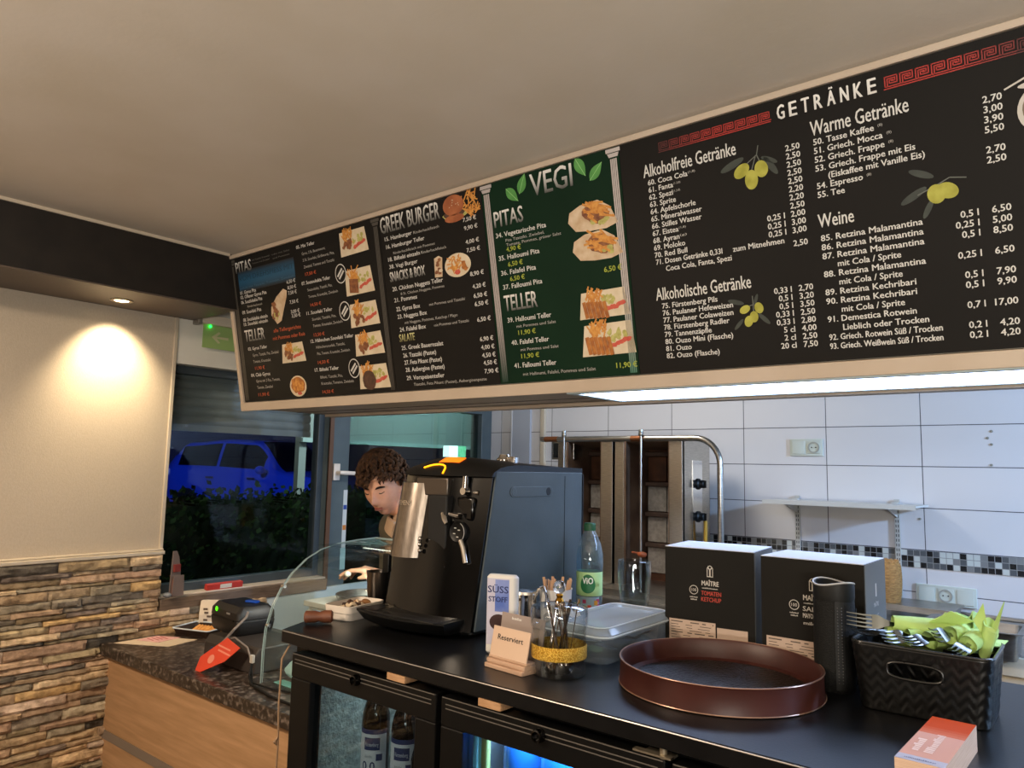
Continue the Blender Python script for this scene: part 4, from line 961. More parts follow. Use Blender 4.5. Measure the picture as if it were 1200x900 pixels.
# white ramekin with roasted bits, dark roll behind
bw = thing('white_dish', 'white oblong dish of cookies at the counter end before the coffee machine', 'dish', (-1.493, 1.231, H), 1.73)
DS = .86
def rrect(w, d, r, z, n=5):
    P = []
    for cx, cy, a0 in ((w-r, d-r, 0), (-w+r, d-r, 90), (-w+r, -d+r, 180), (w-r, -d+r, 270)):
        for k in range(n+1): a = radians(a0+90*k/n); P.append((cx+r*cos(a), cy+r*sin(a), z))
    return P
b = MB(); b.loft([rrect(a*DS, c_*DS, r_*DS, z_*.8) for a, c_, r_, z_ in ((.066, .040, .016, 0), (.070, .043, .018, .004), (.073, .046, .018, .022), (.0765, .049, .019, .024), (.079, .051, .020, .044), (.076, .048, .018, .045), (.070, .043, .016, .018))], True, True)
b.build('dish_body', mat('white_ceramic', '#d3c9bd', .3), bw)
cm_ck = [mat('biscuit_brown', '#6b4526', .7, col2='#8b6034', nscale=90), mat('biscuit_dark', '#33211a', .7, col2='#4a3020', nscale=90), mat('wrapper_cream', '#c9b496', .5)]
R = random.Random(11)
for k in range(16):
    b = MB(); x, y = R.uniform(-.040, .040), R.uniform(-.020, .020); zz = .021+.010*(k % 2)+.004*R.random()
    b.tube([(.011*cos(a), .008*sin(a), .003*sin(3*a)) for a in [2*pi*q/10 for q in range(10)]], .0042, 7, closed=True) if k % 3 else b.sphere((0, 0, 0), .010, 10, 8, (1.2, .9, .6))
    o = b.build('cookie', cm_ck[k % 3], loc=(-1.493+x*cos(1.73)-y*sin(1.73), 1.231+x*sin(1.73)+y*cos(1.73), H+zz)); o.rotation_euler = (R.uniform(-.5, .5), R.uniform(-.5, .5), R.uniform(0, 3))
    tag(o, 'small cookie heaped in the white oblong dish', 'cookie', 'cookies in the white dish')
t = thing('wooden_grinder', 'brown wooden pepper grinder lying on the counter end left of the dish', 'grinder', (-1.485, 1.118, H+.0165), .85)
b = MB(); b.lathe([(.009, 0), (.0135, .003), (.0135, .025), (.011, .035), (.0145, .046), (.0145, .062), (.010, .066)], 22); b.v = [(p[2]-.033, p[1], p[0]) for p in b.v]; b.build('grinder_body', mat('turned_brown_wood', '#5a3220', .5, col2='#6d4028', nscale=20, stretch=(1, 6, 6)), t)

# ================================================================== small things on the counter
# sweetener dispenser
t = thing('sweetener_box', 'white and blue sweetener dispenser standing behind the Reserviert sign', 'dispenser', (-.992, 1.20, H), .35)
b = MB(); b.rbox(-.033, .033, -.0125, .0125, 0, .157, .011, 5); b.build('case', mat('white_dispenser_plastic', '#cfcdc9', .35), t, bevel=0)
b = MB(); P = [(-.029, .020), (.018, .020), (.018, .150), (-.029, .150)]
b.poly([(p, -.0128, q) for p, q in P]); b.mi = 1; b.poly([(-.012, -.0131, .085), (.018, -.0131, .085), (.018, -.0131, .148), (-.012, -.0131, .148)])
b.mi = 2; b.add([(-.003+.020*cos(2*pi*k/20), -.0133, .064+.016*sin(2*pi*k/20)) for k in range(20)], [tuple(range(20))])
b.mi = 3
tt = MB(); text(tt, 'SÜSS', -.028, .122, .044, .013, 0, bold=.0008); text(tt, 'STOFF', -.026, .104, .040, .010, 0, bold=.0008); b.add([(p[0], -.0135-p[2], p[1]) for p in tt.v], tt.f)
b.build('printed_label', [mat('label_lilac', '#b3b1c2', .5), mat('label_blue_fade', '#4a62a8', .5, col2='#8a97c6', nscale=14), mat('label_coffee_brown', '#35201f', .5), mat('label_dark_blue_ink', '#1e2a5a', .5)], t, smooth=0)
# reserved sign
t = thing('reserved_sign', 'small beige card holder reading Reserviert beside the glass jar', 'sign', (-.905, 1.118, H), -.10)
b = MB(); b.rbox(-.050, .050, -.018, .022, 0, .008, .003); b.rbox(-.050, .050, -.012, .020, .008, .016, .003); b.rbox(-.050, .050, -.007, .018, .016, .021, .003); b.build('base', mat('pale_wood_block', '#b99a82', .5, col2='#a98a72', nscale=20, stretch=(1, 8, 8)), t)
b = MB(); b.T = Matrix.Translation((0, -.004, .018)) @ Matrix.Rotation(radians(-12), 4, 'X'); b.rbox(-.0485, .0485, -.002, .001, 0, .056, .001); b.build('card', mat('beige_card', '#c3a790', .6), t)
b = MB(); tt = MB(); text(tt, 'Reserviert', 0, .033, .066, .0095, 0, center=True, bold=.0005); b.T = Matrix.Translation((0, -.004, .018)) @ Matrix.Rotation(radians(-12), 4, 'X'); b.add([(p[0], -.0024-p[2], p[1]) for p in tt.v], tt.f); b.build('lettering', mat('black_ink', '#1b1716', .6), t, smooth=0)
t = thing('price_card', 'grey-brown card standing between the Reserviert sign and the sweetener', 'card', (-.915, 1.160, H), -.08)
b = MB(); b.T = Matrix.Rotation(radians(-8), 4, 'X'); b.box(-.058, .055, -.001, .001, 0, .090); b.build('card_sheet', mat('taupe_card', '#8d7f78', .55), t)
b = MB(); tt = MB(); bars(tt, -.03, .079, .025, .005, 12); b.T = Matrix.Rotation(radians(-8), 4, 'X'); b.add([(p[0], -.0014-p[2], p[1]) for p in tt.v], tt.f); b.build('lettering', m_tw, t, smooth=0)

# glass jar with gold glitter band, filled with spoons
m_jar = thin_glass('clear_jar_glass', '#f4f6f6', 1.0); m_glit = mat('gold_glitter', '#c08a1e', .35, metal=.75, col2='#e8c25a', nscale=420, ndetail=2, bump=1, bscale=420, bdist=.004, contrast=(.42, .58))
JX, JY = -.822, 1.160
t = thing('glass_jar', 'lidded glass jar with a gold glitter band holding spoons', 'jar', (JX, JY, H))
b = MB(); b.lathe([(.001, .003), (.046, .003), (.048, .008), (.048, .075), (.0485, .084), (.0505, .086), (.0505, .083)], 48, cap0=False, cap1=False); b.lathe([(.001, 0), (.047, 0), (.0502, .004), (.0502, .084)], 48, cap0=False, cap1=False); b.build('jar_glass', m_jar, t)
b = MB(); b.lathe([(.0506, .032), (.0514, .034), (.0514, .054), (.0506, .056)], 60, cap0=False, cap1=False); b.build('glitter_band', m_glit, t)
lid = MB(); lid.lathe([(.0526, .086), (.0532, .088), (.0532, .116), (.0515, .1205), (.046, .123), (.025, .127), (.006, .129)], 48, cap0=False); lo = lid.build('lid', thin_glass('lid_glass', '#e6ecf0', 1.6), t)
b = MB(); b.lathe([(.0075, .128), (.0085, .131), (.0050, .136), (.0068, .141), (.005, .144)], 20); b.build('knob_stem', mat('gold_metal', '#b5842c', .2, metal=1), lo)
b = MB(); b.sphere((0, 0, .1555), .0125, 24, 16); b.build('crystal_knob', mat('crystal_glass', '#ffffff', .02, trans=1, ior=1.5), lo)
m_spoon = mat('spoon_steel', '#b8aaa0', .16, metal=1)
def spoon():
    b = MB(); b.loft([[(w*cos(a)*1.0, w*.25*sin(a)+y2, z) for a in [2*pi*k/8 for k in range(8)]] for w, y2, z in ((.002, 0, .030), (.0028, .0, .05), (.0026, .0, .08), (.0042, .0, .122), (.0030, 0, .128))])
    R_ = [[(.0105*cos(a)*q, .012*(1-q*q)*-1+.003, .015+.018*sin(a)*q) for a in [2*pi*k/14 for k in range(14)]] for q in (1, .75, .45, .12)]
    b.loft(R_, False, True); b.loft([[(.0107*cos(a)*q, .012*(1-q*q)*-1+.0022, .015+.0182*sin(a)*q) for a in [2*pi*k/14 for k in range(14)]] for q in (1, .75, .45, .12)], False, True)
    return b
R = random.Random(4); sp0 = None
for k in range(10):
    a = 2*pi*k/10; rr = .020
    o = spoon().build('teaspoon', m_spoon) if sp0 is None else sp0.copy()
    if sp0 is None: sp0 = o
    else: COL.objects.link(o)
    lean = .16+.10*R.random()
    o.location = (JX+rr*cos(a), JY+rr*sin(a), H+.0055); o.rotation_euler = (lean*sin(a)*.9, -lean*cos(a)*.9, R.uniform(0, 6))
    tag(o, 'small steel teaspoon standing in the gold-banded glass jar', 'spoon', 'teaspoons in the glass jar')

# clear storage box with lid
t = thing('storage_box', 'clear plastic storage box with lid between the glass jar and the ketchup carton', 'box', (-.852, 1.385, H), 1.58)
m_clear = thin_glass('clear_storage_plastic', '#dfe6ea', 1.0, .08, blend=('#9fa8ae', .16)); m_lidp = thin_glass('lid_plastic', '#e4ebf0', 1.2, .12, blend=('#b9c4cc', .42))
b = MB(); b.loft([rrect(.128, .066, .02, .002), rrect(.133, .070, .022, .006), rrect(.140, .076, .024, .055)], True, False); b.build('tub', m_clear, t)
lo = MB(); lo.loft([rrect(.144, .080, .026, .052), rrect(.1445, .0805, .026, .060), rrect(.138, .074, .024, .064), rrect(.132, .068, .022, .071), rrect(.118, .054, .018, .071), rrect(.114, .050, .016, .068)], False, True); l_ = lo.build('lid', m_lidp, t)
b = MB(); b.tube(rrect(.1446, .0806, .026, .056), .0016, 6, closed=True); b.tube(rrect(.133, .069, .022, .0712), .0012, 6, closed=True); b.build('lid_rim', mat('clear_rim_white', '#c3ccd2', .3), l_)
m_bag = mat('dark_sachet', '#22262e', .4); m_bag2 = mat('grey_sachet', '#565d66', .35)
R = random.Random(9)
for k in range(14):
    b = MB(); w_, l_2 = .014, .030
    b.loft([[(x*l_2, y*w_, .002*(1 if abs(x) < .8 else .2)*s_) for x, y in ((-1, -1), (0, -1), (1, -1), (1, 1), (0, 1), (-1, 1))] for s_ in (-1, 1)])
    o = b.build('sachet', (m_bag, m_bag2)[k % 3 == 0], loc=(-.852+R.uniform(-.045, .045), 1.385+R.uniform(-.095, .095), H+.012+.0026*k)); o.rotation_euler = (R.uniform(-.15, .15), R.uniform(-.15, .15), R.uniform(0, 3))
    tag(o, 'small dark sachet lying in the clear storage box', 'sachet', 'sachets in the clear storage box')

# water bottle
t = thing('water_bottle', 'clear water bottle with green cap and green ViO label', 'bottle', (-1.062, 1.628, H))
m_pet = thin_glass('clear_pet', '#e6f0f5', 1.6, blend=('#b9d0dc', .10))  # pale diffuse share stands in for lamp light reflected on the bottle
b = MB(); prof = [(.022, 0), (.030, .003), (.032, .010), (.0325, .06), (.0322, .064), (.0325, .070), (.0325, .118), (.034, .124), (.0345, .140), (.034, .160), (.029, .185), (.020, .205), (.0145, .214), (.0135, .222)]
b.lathe(prof, 40, cap1=False); b.build('bottle_body', m_pet, t)
b = MB(); b.lathe([(.0295, .006), (.0315, .012), (.0315, .116), (.033, .14), (.0315, .162), (.028, .180)], 32); b.build('water', thin_glass('clear_water', '#d9e9f0', .5, ior=1.2), t)
b = MB(); b.lathe([(.0145, .219), (.0148, .221), (.0148, .235), (.013, .238)], 28)
for k in range(28): a = 2*pi*k/28; b.cyl((.0148*cos(a), .0148*sin(a), .221), (.0148*cos(a), .0148*sin(a), .234), .0006, n=4)
b.build('screw_cap', mat('green_cap', '#0d4a2a', .4), t)
b = MB(); b.lathe([(.0328, .060), (.0332, .062), (.0332, .116), (.0328, .118)], 40, cap0=False, cap1=False)
b.mi = 1; af = radians(-57)
b.loft([[(.0336*cos(af-.12+.58*s_*cos(q)*(1-.12*sin(q))), .0336*sin(af-.12+.58*s_*cos(q)*(1-.12*sin(q))), .090+.023*s_*sin(q)) for q in [2*pi*k/26 for k in range(26)]] for s_ in (1, .75, .5, .25, .02)], False, True)
b.mi = 3; wrap_text(b, 'ViO', .0341, af-.14, .090, .015, .027, .0012);  b.mi = 4; wrap_text(b, '(life', .0336, af+.66, .084, .010, .012)
b.build('label', [mat('label_pale_green', '#a9cd8e', .5), mat('label_leaf_green', '#1f6b3f', .5), m_tw, mat('label_white_ink', '#e8ece4', .5), mat('label_ink_olive', '#5f7d3a', .5)], t, smooth=30)
b = MB(); patch(b, .0331, radians(-140), radians(-10), .010, .058); b.mi = 1
R = random.Random(2)
for k in range(14):
    a = radians(R.uniform(-125, -25)); z0 = R.uniform(.014, .046); b.mi = 1+k % 3; patch(b, .0333+k*1e-5, a, a+.28, z0, z0+R.uniform(.005, .012), 4)
b.build('fruit_print', [mat('print_pale_blue', '#8fa9b5', .5), mat('print_orange_red', '#c2482e', .5), mat('print_yellow', '#d6a632', .5), mat('print_magenta', '#a73b62', .5)], t, smooth=30)

# double walled tumbler glass
t = thing('drinking_glass', 'empty clear double-walled glass behind the storage box', 'glass', (-.925, 1.615, H))
b = MB(); b.lathe([(.022, 0), (.030, .002), (.034, .06), (.0395, .12), (.0400, .140), (.0385, .157), (.0370, .158), (.0355, .150), (.036, .12), (.030, .06), (.024, .022), (.006, .016)], 40, cap1=True); b.build('glass_body', thin_glass('tumbler_glass', '#edf1f1', 1.5), t)

# sugar corner behind the jar: crumpled tissue, wooden stirrers, steel milk cup
t = thing('stirrer_cup', 'white paper cup of wooden stirrers behind the glass jar', 'cup', (-.985, 1.375, H))
b = MB(); b.lathe([(.030, 0), (.036, .11), (.037, .112), (.035, .111), (.029, .003)], 26); b.build('cup_body', mat('white_paper', '#cbc8c4', .6), t)
m_st = mat('birch_stirrer', '#b08a68', .7); R = random.Random(8)
for k in range(16):
    a = 2*pi*k/16; b = MB(); b.rbox(-.003, .003, -.0008, .0008, 0, .128, .0007)
    o = b.build('stirrer', m_st, loc=(-.985+.014*cos(a), 1.375+.014*sin(a), H+.006)); o.rotation_euler = (-.17*sin(a), .17*cos(a), R.uniform(0, 3))
    tag(o, 'thin wooden stirrer standing in the white paper cup', 'stirrer', 'wooden stirrers in the paper cup')
t = thing('cream_jug', 'small steel jug with a curved handle behind the sweetener', 'jug', (-1.040, 1.335, H))
b = MB(); b.lathe([(.022, 0), (.026, .03), (.025, .09), (.027, .098), (.0255, .097), (.022, .004)], 26); b.build('jug_body', m_chrome, t)
b = MB(); b.tube([(.024, 0, .085), (.038, 0, .112), (.052, 0, .118), (.060, 0, .100), (.058, 0, .075)], .0035, 10); b.build('handle', m_chrome, t)
b = MB(); b.lathe([(.026, .098), (.024, .104), (.010, .108)], 24); b.build('lid', m_chrome, t)
t = thing('tissue', 'crumpled white tissue lying behind the glass jar lid', 'tissue', (-.930, 1.330, H))
b = MB(); b.sphere((0, 0, .045), .045, 18, 14, (1, .8, 1.0)); b.v = [(p[0]*(1+.5*noise.noise((p[0]*40, p[1]*40, p[2]*40))), p[1]*(1+.5*noise.noise((p[1]*40, p[0]*40, p[2]*40+5))), p[2]*(1+.35*noise.noise((p[0]*50+9, p[1]*50, 1)))) for p in b.v]
b.v = [(p[0], p[1], max(0.0, p[2])) for p in b.v]; b.build('paper', mat('white_tissue', '#cfccc8', .8), t, smooth=20)

# round serving tray
TX, TY = -.570, 1.292
t = thing('serving_tray', 'round copper-brown serving tray with black non-slip inside lying on the counter', 'tray', (TX, TY, H))
m_tray = mat('brown_tray', '#331510', .35, col2='#42201a', nscale=9, rough2=.5); RR = .172
b = MB(); b.lathe([(RR-.010, .002), (RR-.002, .0), (RR+.002, .002), (RR+.001, .010), (RR, .040), (RR+.002, .0435), (RR-.002, .0445), (RR-.005, .041), (RR-.008, .010), (RR-.018, .006), (.01, .006)], 96, cap0=True, cap1=True); b.build('tray_body', m_tray, t, smooth=50)
b = MB(); b.lathe([(RR-.018, .006), (RR-.020, .0075), (.004, .0075)], 72, cap0=False); b.build('non_slip_inlay', mat('pebbled_black_rubber', '#16130f', .30, bump=1.0, bscale=150, bdist=.006, col2='#1c1815', nscale=60), t, smooth=30)
b = MB(); b.tube([((RR+.0005)*cos(2*pi*k/96), (RR+.0005)*sin(2*pi*k/96), .0438) for k in range(96)], .0012, 6, closed=True); b.tube([((RR+.0022)*cos(2*pi*k/96), (RR+.0022)*sin(2*pi*k/96), .0022) for k in range(96)], .0011, 6, closed=True); b.build('rim_edge', mat('worn_copper_rim', '#9a7a68', .3, metal=.6), t)

# the two cartons
m_cart = mat('black_carton_print', '#171512', .6, spec=.15, col2='#1a1815', nscale=9); m_cside = mat('grey_carton_side', '#565754', .6); m_ctop = mat('pale_carton_top', '#b9bcc4', .55); m_clab = mat('pale_brown_label', '#b39c8b', .6); m_cink = mat('label_ink', '#4b4038', .6); m_cred = mat('carton_red_ink', '#a33a2c', .6); m_cwhite = mat('carton_white_ink', '#b8b2aa', .6)
def carton(name, label, loc, rz, lines, red, W_=.190, D_=.150, H_=.212, second=True):
    t = thing(name, label, 'carton', loc, rz, 'sauce cartons on the counter')
    b = MB(); e = .0012
    b.box(0, W_, 0, D_, 0, H_); b.build('carton_body', m_cart, t, smooth=0, bevel=.0012)
    b = MB(); b.box(.0005, W_-.0005, .0005, D_-.0005, H_-.0005, H_+.0012); b.build('top_flap', m_ctop, t, smooth=0)
    b = MB(); b.box(W_-.0005, W_+.001, .002, D_-.001, .001, H_-.001); b.build('side_face', m_cside, t, smooth=0)
    b = MB(); tt = MB()
    f = lambda: b.add([(p[0], -.0008-p[2], p[1]) for p in tt.v], tt.f)
    # emblem: arched shield with a figure
    cx, cz = .099, .155
    ring = [(-.0065, 0), (.0065, 0), (.0065, .018), (.004, .022), (0, .024), (-.004, .022), (-.0065, .018)]; inn = [(x*.78, .0015+z*.88) for x, z in ring]
    for i in range(len(ring)):
        j = (i+1) % len(ring); b.poly([(cx+ring[i][0], -.0009, cz+ring[i][1]), (cx+ring[j][0], -.0009, cz+ring[j][1]), (cx+inn[j][0], -.0009, cz+inn[j][1]), (cx+inn[i][0], -.0009, cz+inn[i][1])])
    stk = MB(); stick(stk, cx, cz+.008, .015, .003, pi/2, 0); stick(stk, cx-.002, cz+.017, .007, .0022, 2.3, 0); stick(stk, cx+.002, cz+.017, .007, .0022, .85, 0); b.add([(p[0], -.0010-p[2], p[1]) for p in stk.v], stk.f)
    text(tt, 'MAÎTRE', cx, .137, .036, .0095, 0, center=True, bold=.0006); bars(tt, cx-.017, .1305, .034, .0024, 9)
    cx2, cz2 = .064, .126; tt2 = MB(); R1, R2 = .0095, .0082
    for k in range(24):
        a, c = 2*pi*k/24, 2*pi*(k+1)/24; tt.poly([(cx2+R2*cos(a), cz2+R2*sin(a), 0), (cx2+R1*cos(a), cz2+R1*sin(a), 0), (cx2+R1*cos(c), cz2+R1*sin(c), 0), (cx2+R2*cos(c), cz2+R2*sin(c), 0)])
    text(tt, '100', cx2, cz2-.003, .011, .006, 0, center=True); bars(tt, cx2-.0085, .110, .017, .0026, 10); bars(tt, cx2-.0065, .105, .013, .0026, 11)
    if not red:
        for i, s_ in enumerate(lines): text(tt, s_, .101, .117-.0125*i, .042 if i < 2 else .040, .0085 if i < 2 else .006, 0, center=True, bold=.0004)
    f(); b.build('white_print', m_cwhite, t, smooth=0)
    if red:
        b = MB(); tt = MB()
        for i, s_ in enumerate(lines): text(tt, s_, .101, .117-.0125*i, .042, .0085, 0, center=True, bold=.0005)
        b.add([(p[0], -.0010-p[2], p[1]) for p in tt.v], tt.f); b.build('red_print', m_cred, t, smooth=0)
    b = MB(); rects = [(.010, .110, .005, .062)]+([(.113, .176, .005, .054)] if second else [])
    for xa, xb, za, zb in rects: b.box(xa, xb, -.0012, -.0004, za, zb)
    b.mi = 1; R = random.Random(6)
    for q in range(9):
        z = .056-q*.0054; x = .014
        while x < .104:
            l = R.uniform(.008, .03); x2 = min(x+l, .106); b.poly([(x, -.0014, z), (x2, -.0014, z), (x2, -.0014, z+(.0022 if q % 4 == 0 else .0013)), (x, -.0014, z+(.0022 if q % 4 == 0 else .0013))]); x = x2+R.uniform(.002, .02)
    if second:
        tt = MB(); bars(tt, .125, .022, .036, .006, 8); b.add([(p[0], -.0014-p[2], p[1]) for p in tt.v], tt.f)
    b.build('paper_label', [m_clab, m_cink], t, smooth=0)
    b = MB(); tt = MB(); text(tt, 'MAÎTRE', .075, .130, .034, .008, 0, center=True); text(tt, 'SALAT', .075, .110, .03, .006, 0, center=True); tt.mi = 0
    b.add([(W_+.0014+p[2], p[0], p[1]) for p in tt.v], tt.f); b.poly([(W_+.0014, .071, .148), (W_+.0014, .079, .148), (W_+.0014, .079, .172), (W_+.0014, .071, .172)])
    b.mi = 1; tt = MB(); text(tt, 'MAYONNAISE', .075, .092, .055, .010, 0, center=True, bold=.0005); text(tt, '50 %', .075, .078, .02, .007, 0, center=True); b.add([(W_+.0014+p[2], p[0], p[1]) for p in tt.v], tt.f)
    b.build('side_print', [m_cwhite, mat('carton_gold_ink', '#a79a6a', .6)], t, smooth=0)
    return t
carton('sauce_carton', 'black MAÎTRE carton with red TOMATEN KETCHUP print behind the tray', (-.779, 1.492, H), radians(6.4), ['TOMATEN', 'KETCHUP'], True)
carton('sauce_carton', 'black carton of mayonnaise half hidden by the black speaker', (-.562, 1.475, H), radians(0), ['SALAT', 'MAYONNAISE', 'mild 50'], False, second=False)

# black speaker
t = thing('bluetooth_speaker', 'tall black portable speaker standing before the mayonnaise carton', 'speaker', (-.408, 1.415, H))
m_mesh = mat('black_speaker_mesh', '#0c0c0b', .7, spec=.3, bump=.6, bscale=500, bdist=.002); m_rub = mat('black_rubber', '#121211', .55, spec=.3)
b = MB(); b.lathe([(.030, 0), (.033, .004), (.0345, .02), (.0355, .08), (.0345, .14), (.0325, .165), (.0325, .166)], 40, sy=.93); b.build('body', m_mesh, t)
b = MB(); A = [2*pi*k/40 for k in range(40)]
def tr_(s_, z, w): return [(s_*cos(a), s_*.93*sin(a), z+w*(.5+.5*cos(2*a+1.2))) for a in A]
b.loft([tr_(.0325, .150, 0), tr_(.0345, .160, .0), tr_(.0345, .176, .006), tr_(.0335, .180, .007), tr_(.0305, .179, .007), tr_(.029, .166, 0), tr_(.004, .160, 0)], False, True); b.build('top_cap', m_rub, t)
b = MB(); b.tube([(.0338*cos(a), .0338*.93*sin(a), .1805+.007*(.5+.5*cos(2*a+1.2))) for a in A], .0016, 6, closed=True); b.build('grey_ring', mat('speaker_ring_grey', '#a9a9aa', .4), t)
b = MB(); a0 = -1.06; patch(b, .0362, a0-.22, a0+.22, .008, .156, 6); b.build('control_strip', m_rub, t)
b = MB()
for k in range(26):
    for da in (-.10, .08): b.sphere((.0364*cos(a0+da), .0364*sin(a0+da)*.97, .020+k*.0050), .0013, 6, 4)
b.build('embossed_dots', mat('dot_grey', '#3d3c3a', .4), t)
b = MB(); patch(b, .0358, .05, .75, .03, .142, 8); b.build('side_strap', m_blkpl, t)

# woven plastic basket
BX, BY = -.262, 1.408; BRZ = radians(0.5)
t = thing('cutlery_basket', 'black woven plastic basket full of forks in green napkins', 'basket', (BX, BY, H), BRZ)
m_bask = mat('black_basket_plastic', '#0a0a0a', .34, spec=.45)
def bask_pt(s_, z):                     # perimeter parameter 0..1, height 0..1
    w, d, r = .088+.010*z, .066+.010*z, .018
    per = [(w-r, -d), (w, -d+r), (w, d-r), (w-r, d), (-w+r, d), (-w, d-r), (-w, -d+r), (-w+r, -d)]
    segs = []
    def arc(cx, cy, a0): return [(cx+r*cos(radians(a0+15*k)), cy+r*sin(radians(a0+15*k))) for k in range(7)]
    P = arc(w-r, -d+r, -90)+arc(w-r, d-r, 0)+arc(-w+r, d-r, 90)+arc(-w+r, -d+r, 180); P.append(P[0])
    Ls = [0]
    for p, q in zip(P, P[1:]): Ls.append(Ls[-1]+sqrt((p[0]-q[0])**2+(p[1]-q[1])**2))
    g = s_*Ls[-1]
    for i in range(len(P)-1):
        if Ls[i] <= g <= Ls[i+1]+1e-9:
            f = (g-Ls[i])/max(1e-9, Ls[i+1]-Ls[i]); x = P[i][0]+(P[i+1][0]-P[i][0])*f; y = P[i][1]+(P[i+1][1]-P[i][1])*f
            tx, ty = P[i+1][0]-P[i][0], P[i+1][1]-P[i][1]; l = sqrt(tx*tx+ty*ty) or 1
            return x, y, ty/l, -tx/l
b = MB(); NS, NZ = 240, 30; HB = .104; V = []; F = []
for j in range(NZ+1):
    z = j/NZ
    for i in range(NS):
        s_ = i/NS; x, y, nx, ny = bask_pt(s_, z)
        ph = s_*30; tri = abs((ph % 1)*2-1)                # chevron weave
        q = (z*6.2+tri*.85); wv = abs((q % 1)*2-1)
        amp = .0022*(wv**1.5) if .05 < z < .93 else .001
        amp *= .6+.4*(1 if int(ph) % 2 else .5)
        V.append((x+nx*amp, y+ny*amp, z*HB))
def inhole(x, y, z): return y < -.03 and abs(x+.006) < .036 and ((x+.006)/.038)**2+((z-.070)/.0125)**4 < 1
for j in range(NZ):
    for i in range(NS):
        a = j*NS+i; c_ = j*NS+(i+1) % NS; m_ = [(V[k][0]+0) for k in (a, c_)]
        cx = (V[a][0]+V[c_][0])/2; cy = V[a][1]; cz = (V[a][2]+V[a+NS][2])/2
        if inhole(cx, cy, cz): continue
        F.append((a, c_, c_+NS, a+NS))
b.add(V, F); b.build('woven_wall', m_bask, t, smooth=60, solid=.0022)
b = MB(); b.tube([(bask_pt(k/120, 1)[0]*1.01, bask_pt(k/120, 1)[1]*1.01, HB+.001) for k in range(120)], .0026, 8, closed=True); b.build('rim', mat('basket_rim', '#1d1d1c', .22), t)
b = MB(); b.poly([(*bask_pt(k/60, 0)[:2], .002) for k in range(60)]); b.build('bottom', m_bask, t, smooth=0, solid=.002)
b = MB(); b.tube([(-.006+.039*cos(a)*abs(cos(a))**-.35 if abs(cos(a)) > .05 else -.006, -.0745-.0005, .070+.0125*sin(a)*(abs(sin(a))**-.4 if abs(sin(a)) > .05 else 1)) for a in [2*pi*k/40 for k in range(40)]], .0022, 8, closed=True); b.build('grip_hole_rim', m_bask, t)

# cutlery rolled in green napkins
m_nap = mat('lime_green_napkin', '#9dbb68', .8, col2='#abc87a', nscale=22, bump=.25, bscale=60, sss=0); m_fork = mat('fork_steel', '#6c6f6e', .2, metal=1)
def roll(seed, Ln=.105, r0=.012, r1=.019, flap=True):
    R = random.Random(seed); b = MB(); n = 26; rings = []
    for i, u in enumerate((0, .02, .15, .35, .55, .75, .92, 1.0)):
        r = r0+(r1-r0)*u; rr = []
        for k in range(n):
            a = 2*pi*k/n; w = 1+.10*sin(a+u*3+seed)+.06*sin(3*a+seed+u*2)+(.22*max(0, cos(a-1.2-u*1.3))**6)
            zz = u*Ln+(.010*sin(a*1+seed) if u in (0, 1.0) else 0); rr.append((r*w*cos(a), r*w*sin(a), zz))
        rings.append(rr)
    rings.append([(p[0]*.6, p[1]*.6, Ln*.93) for p in rings[-1]]); rings.insert(0, [(p[0]*.55, p[1]*.55, .012) for p in rings[0]])
    b.loft(rings, True, True)
    if flap:      # loose corner of the napkin
        for sg in (0, 1):
            a = 1.0+sg*2.2; c_, s_ = cos(a), sin(a); L_ = .030+.012*sg
            P = [(r1*c_*.8, r1*s_*.8, Ln*.62), (r1*c_*1.9+.006, r1*s_*1.9, Ln*.95), (r1*c_*1.5, r1*s_*1.5, Ln+L_), (r1*c_*.5, r1*s_*.5, Ln*.98)]
            Q = [(p[0]+.0016*s_, p[1]-.0016*c_, p[2]) for p in P]; b.loft([P, Q])
    return b
def fork():
    b = MB(); 
    def pl(w, z, y): return [(-w, y, z), (w, y, z), (w, y+.0016, z), (-w, y+.0016, z)]
    b.loft([pl(.0035, .085, 0), pl(.003, .04, 0), pl(.0032, .0, .001), pl(.006, -.010, .003), pl(.0112, -.020, .0035), pl(.0118, -.030, .001)])
    for k in range(4):
        x = -.0098+.00653*k; b.loft([[(x+w*sx_, y+w*.8*sy_, z) for sx_, sy_ in ((-1, -1), (1, -1), (1, 1), (-1, 1))] for w, y, z in ((.0015, .0016, -.028), (.0012, .0005, -.042), (.0011, .003, -.058), (.0006, .0065, -.070))])
    return b
rolls = [((-.050, -.012, .128), (.88, .40, -.06), 1.2, 'cutlery roll with its fork tines poking out at the left end of the basket'),
         ((-.052, -.020, .110), (.72, .66, -.10), .2, 'cutlery roll lying under the leftmost one, its hollow end facing front'),
         ((-.022, -.022, .113), (.45, .88, -.05), .8, 'cutlery roll second along the front rim with fork tines over the rim'),
         ((.008, -.024, .113), (.40, .90, -.02), .5, 'cutlery roll in the middle of the basket, fork tines facing front'),
         ((.034, -.020, .124), (.20, .95, -.10), .9, 'cutlery roll right of the middle with upright fork tines'),
         ((.060, -.026, .112), (.12, .97, .05), .4, 'cutlery roll near the right front corner of the basket'),
         ((-.030, .040, .112), (.95, .20, .02), 1.9, 'cutlery roll lying across the back of the basket'),
         ((.078, .012, .096), (.22, .10, .97), .3, 'folded green napkin standing up at the right end of the basket')]
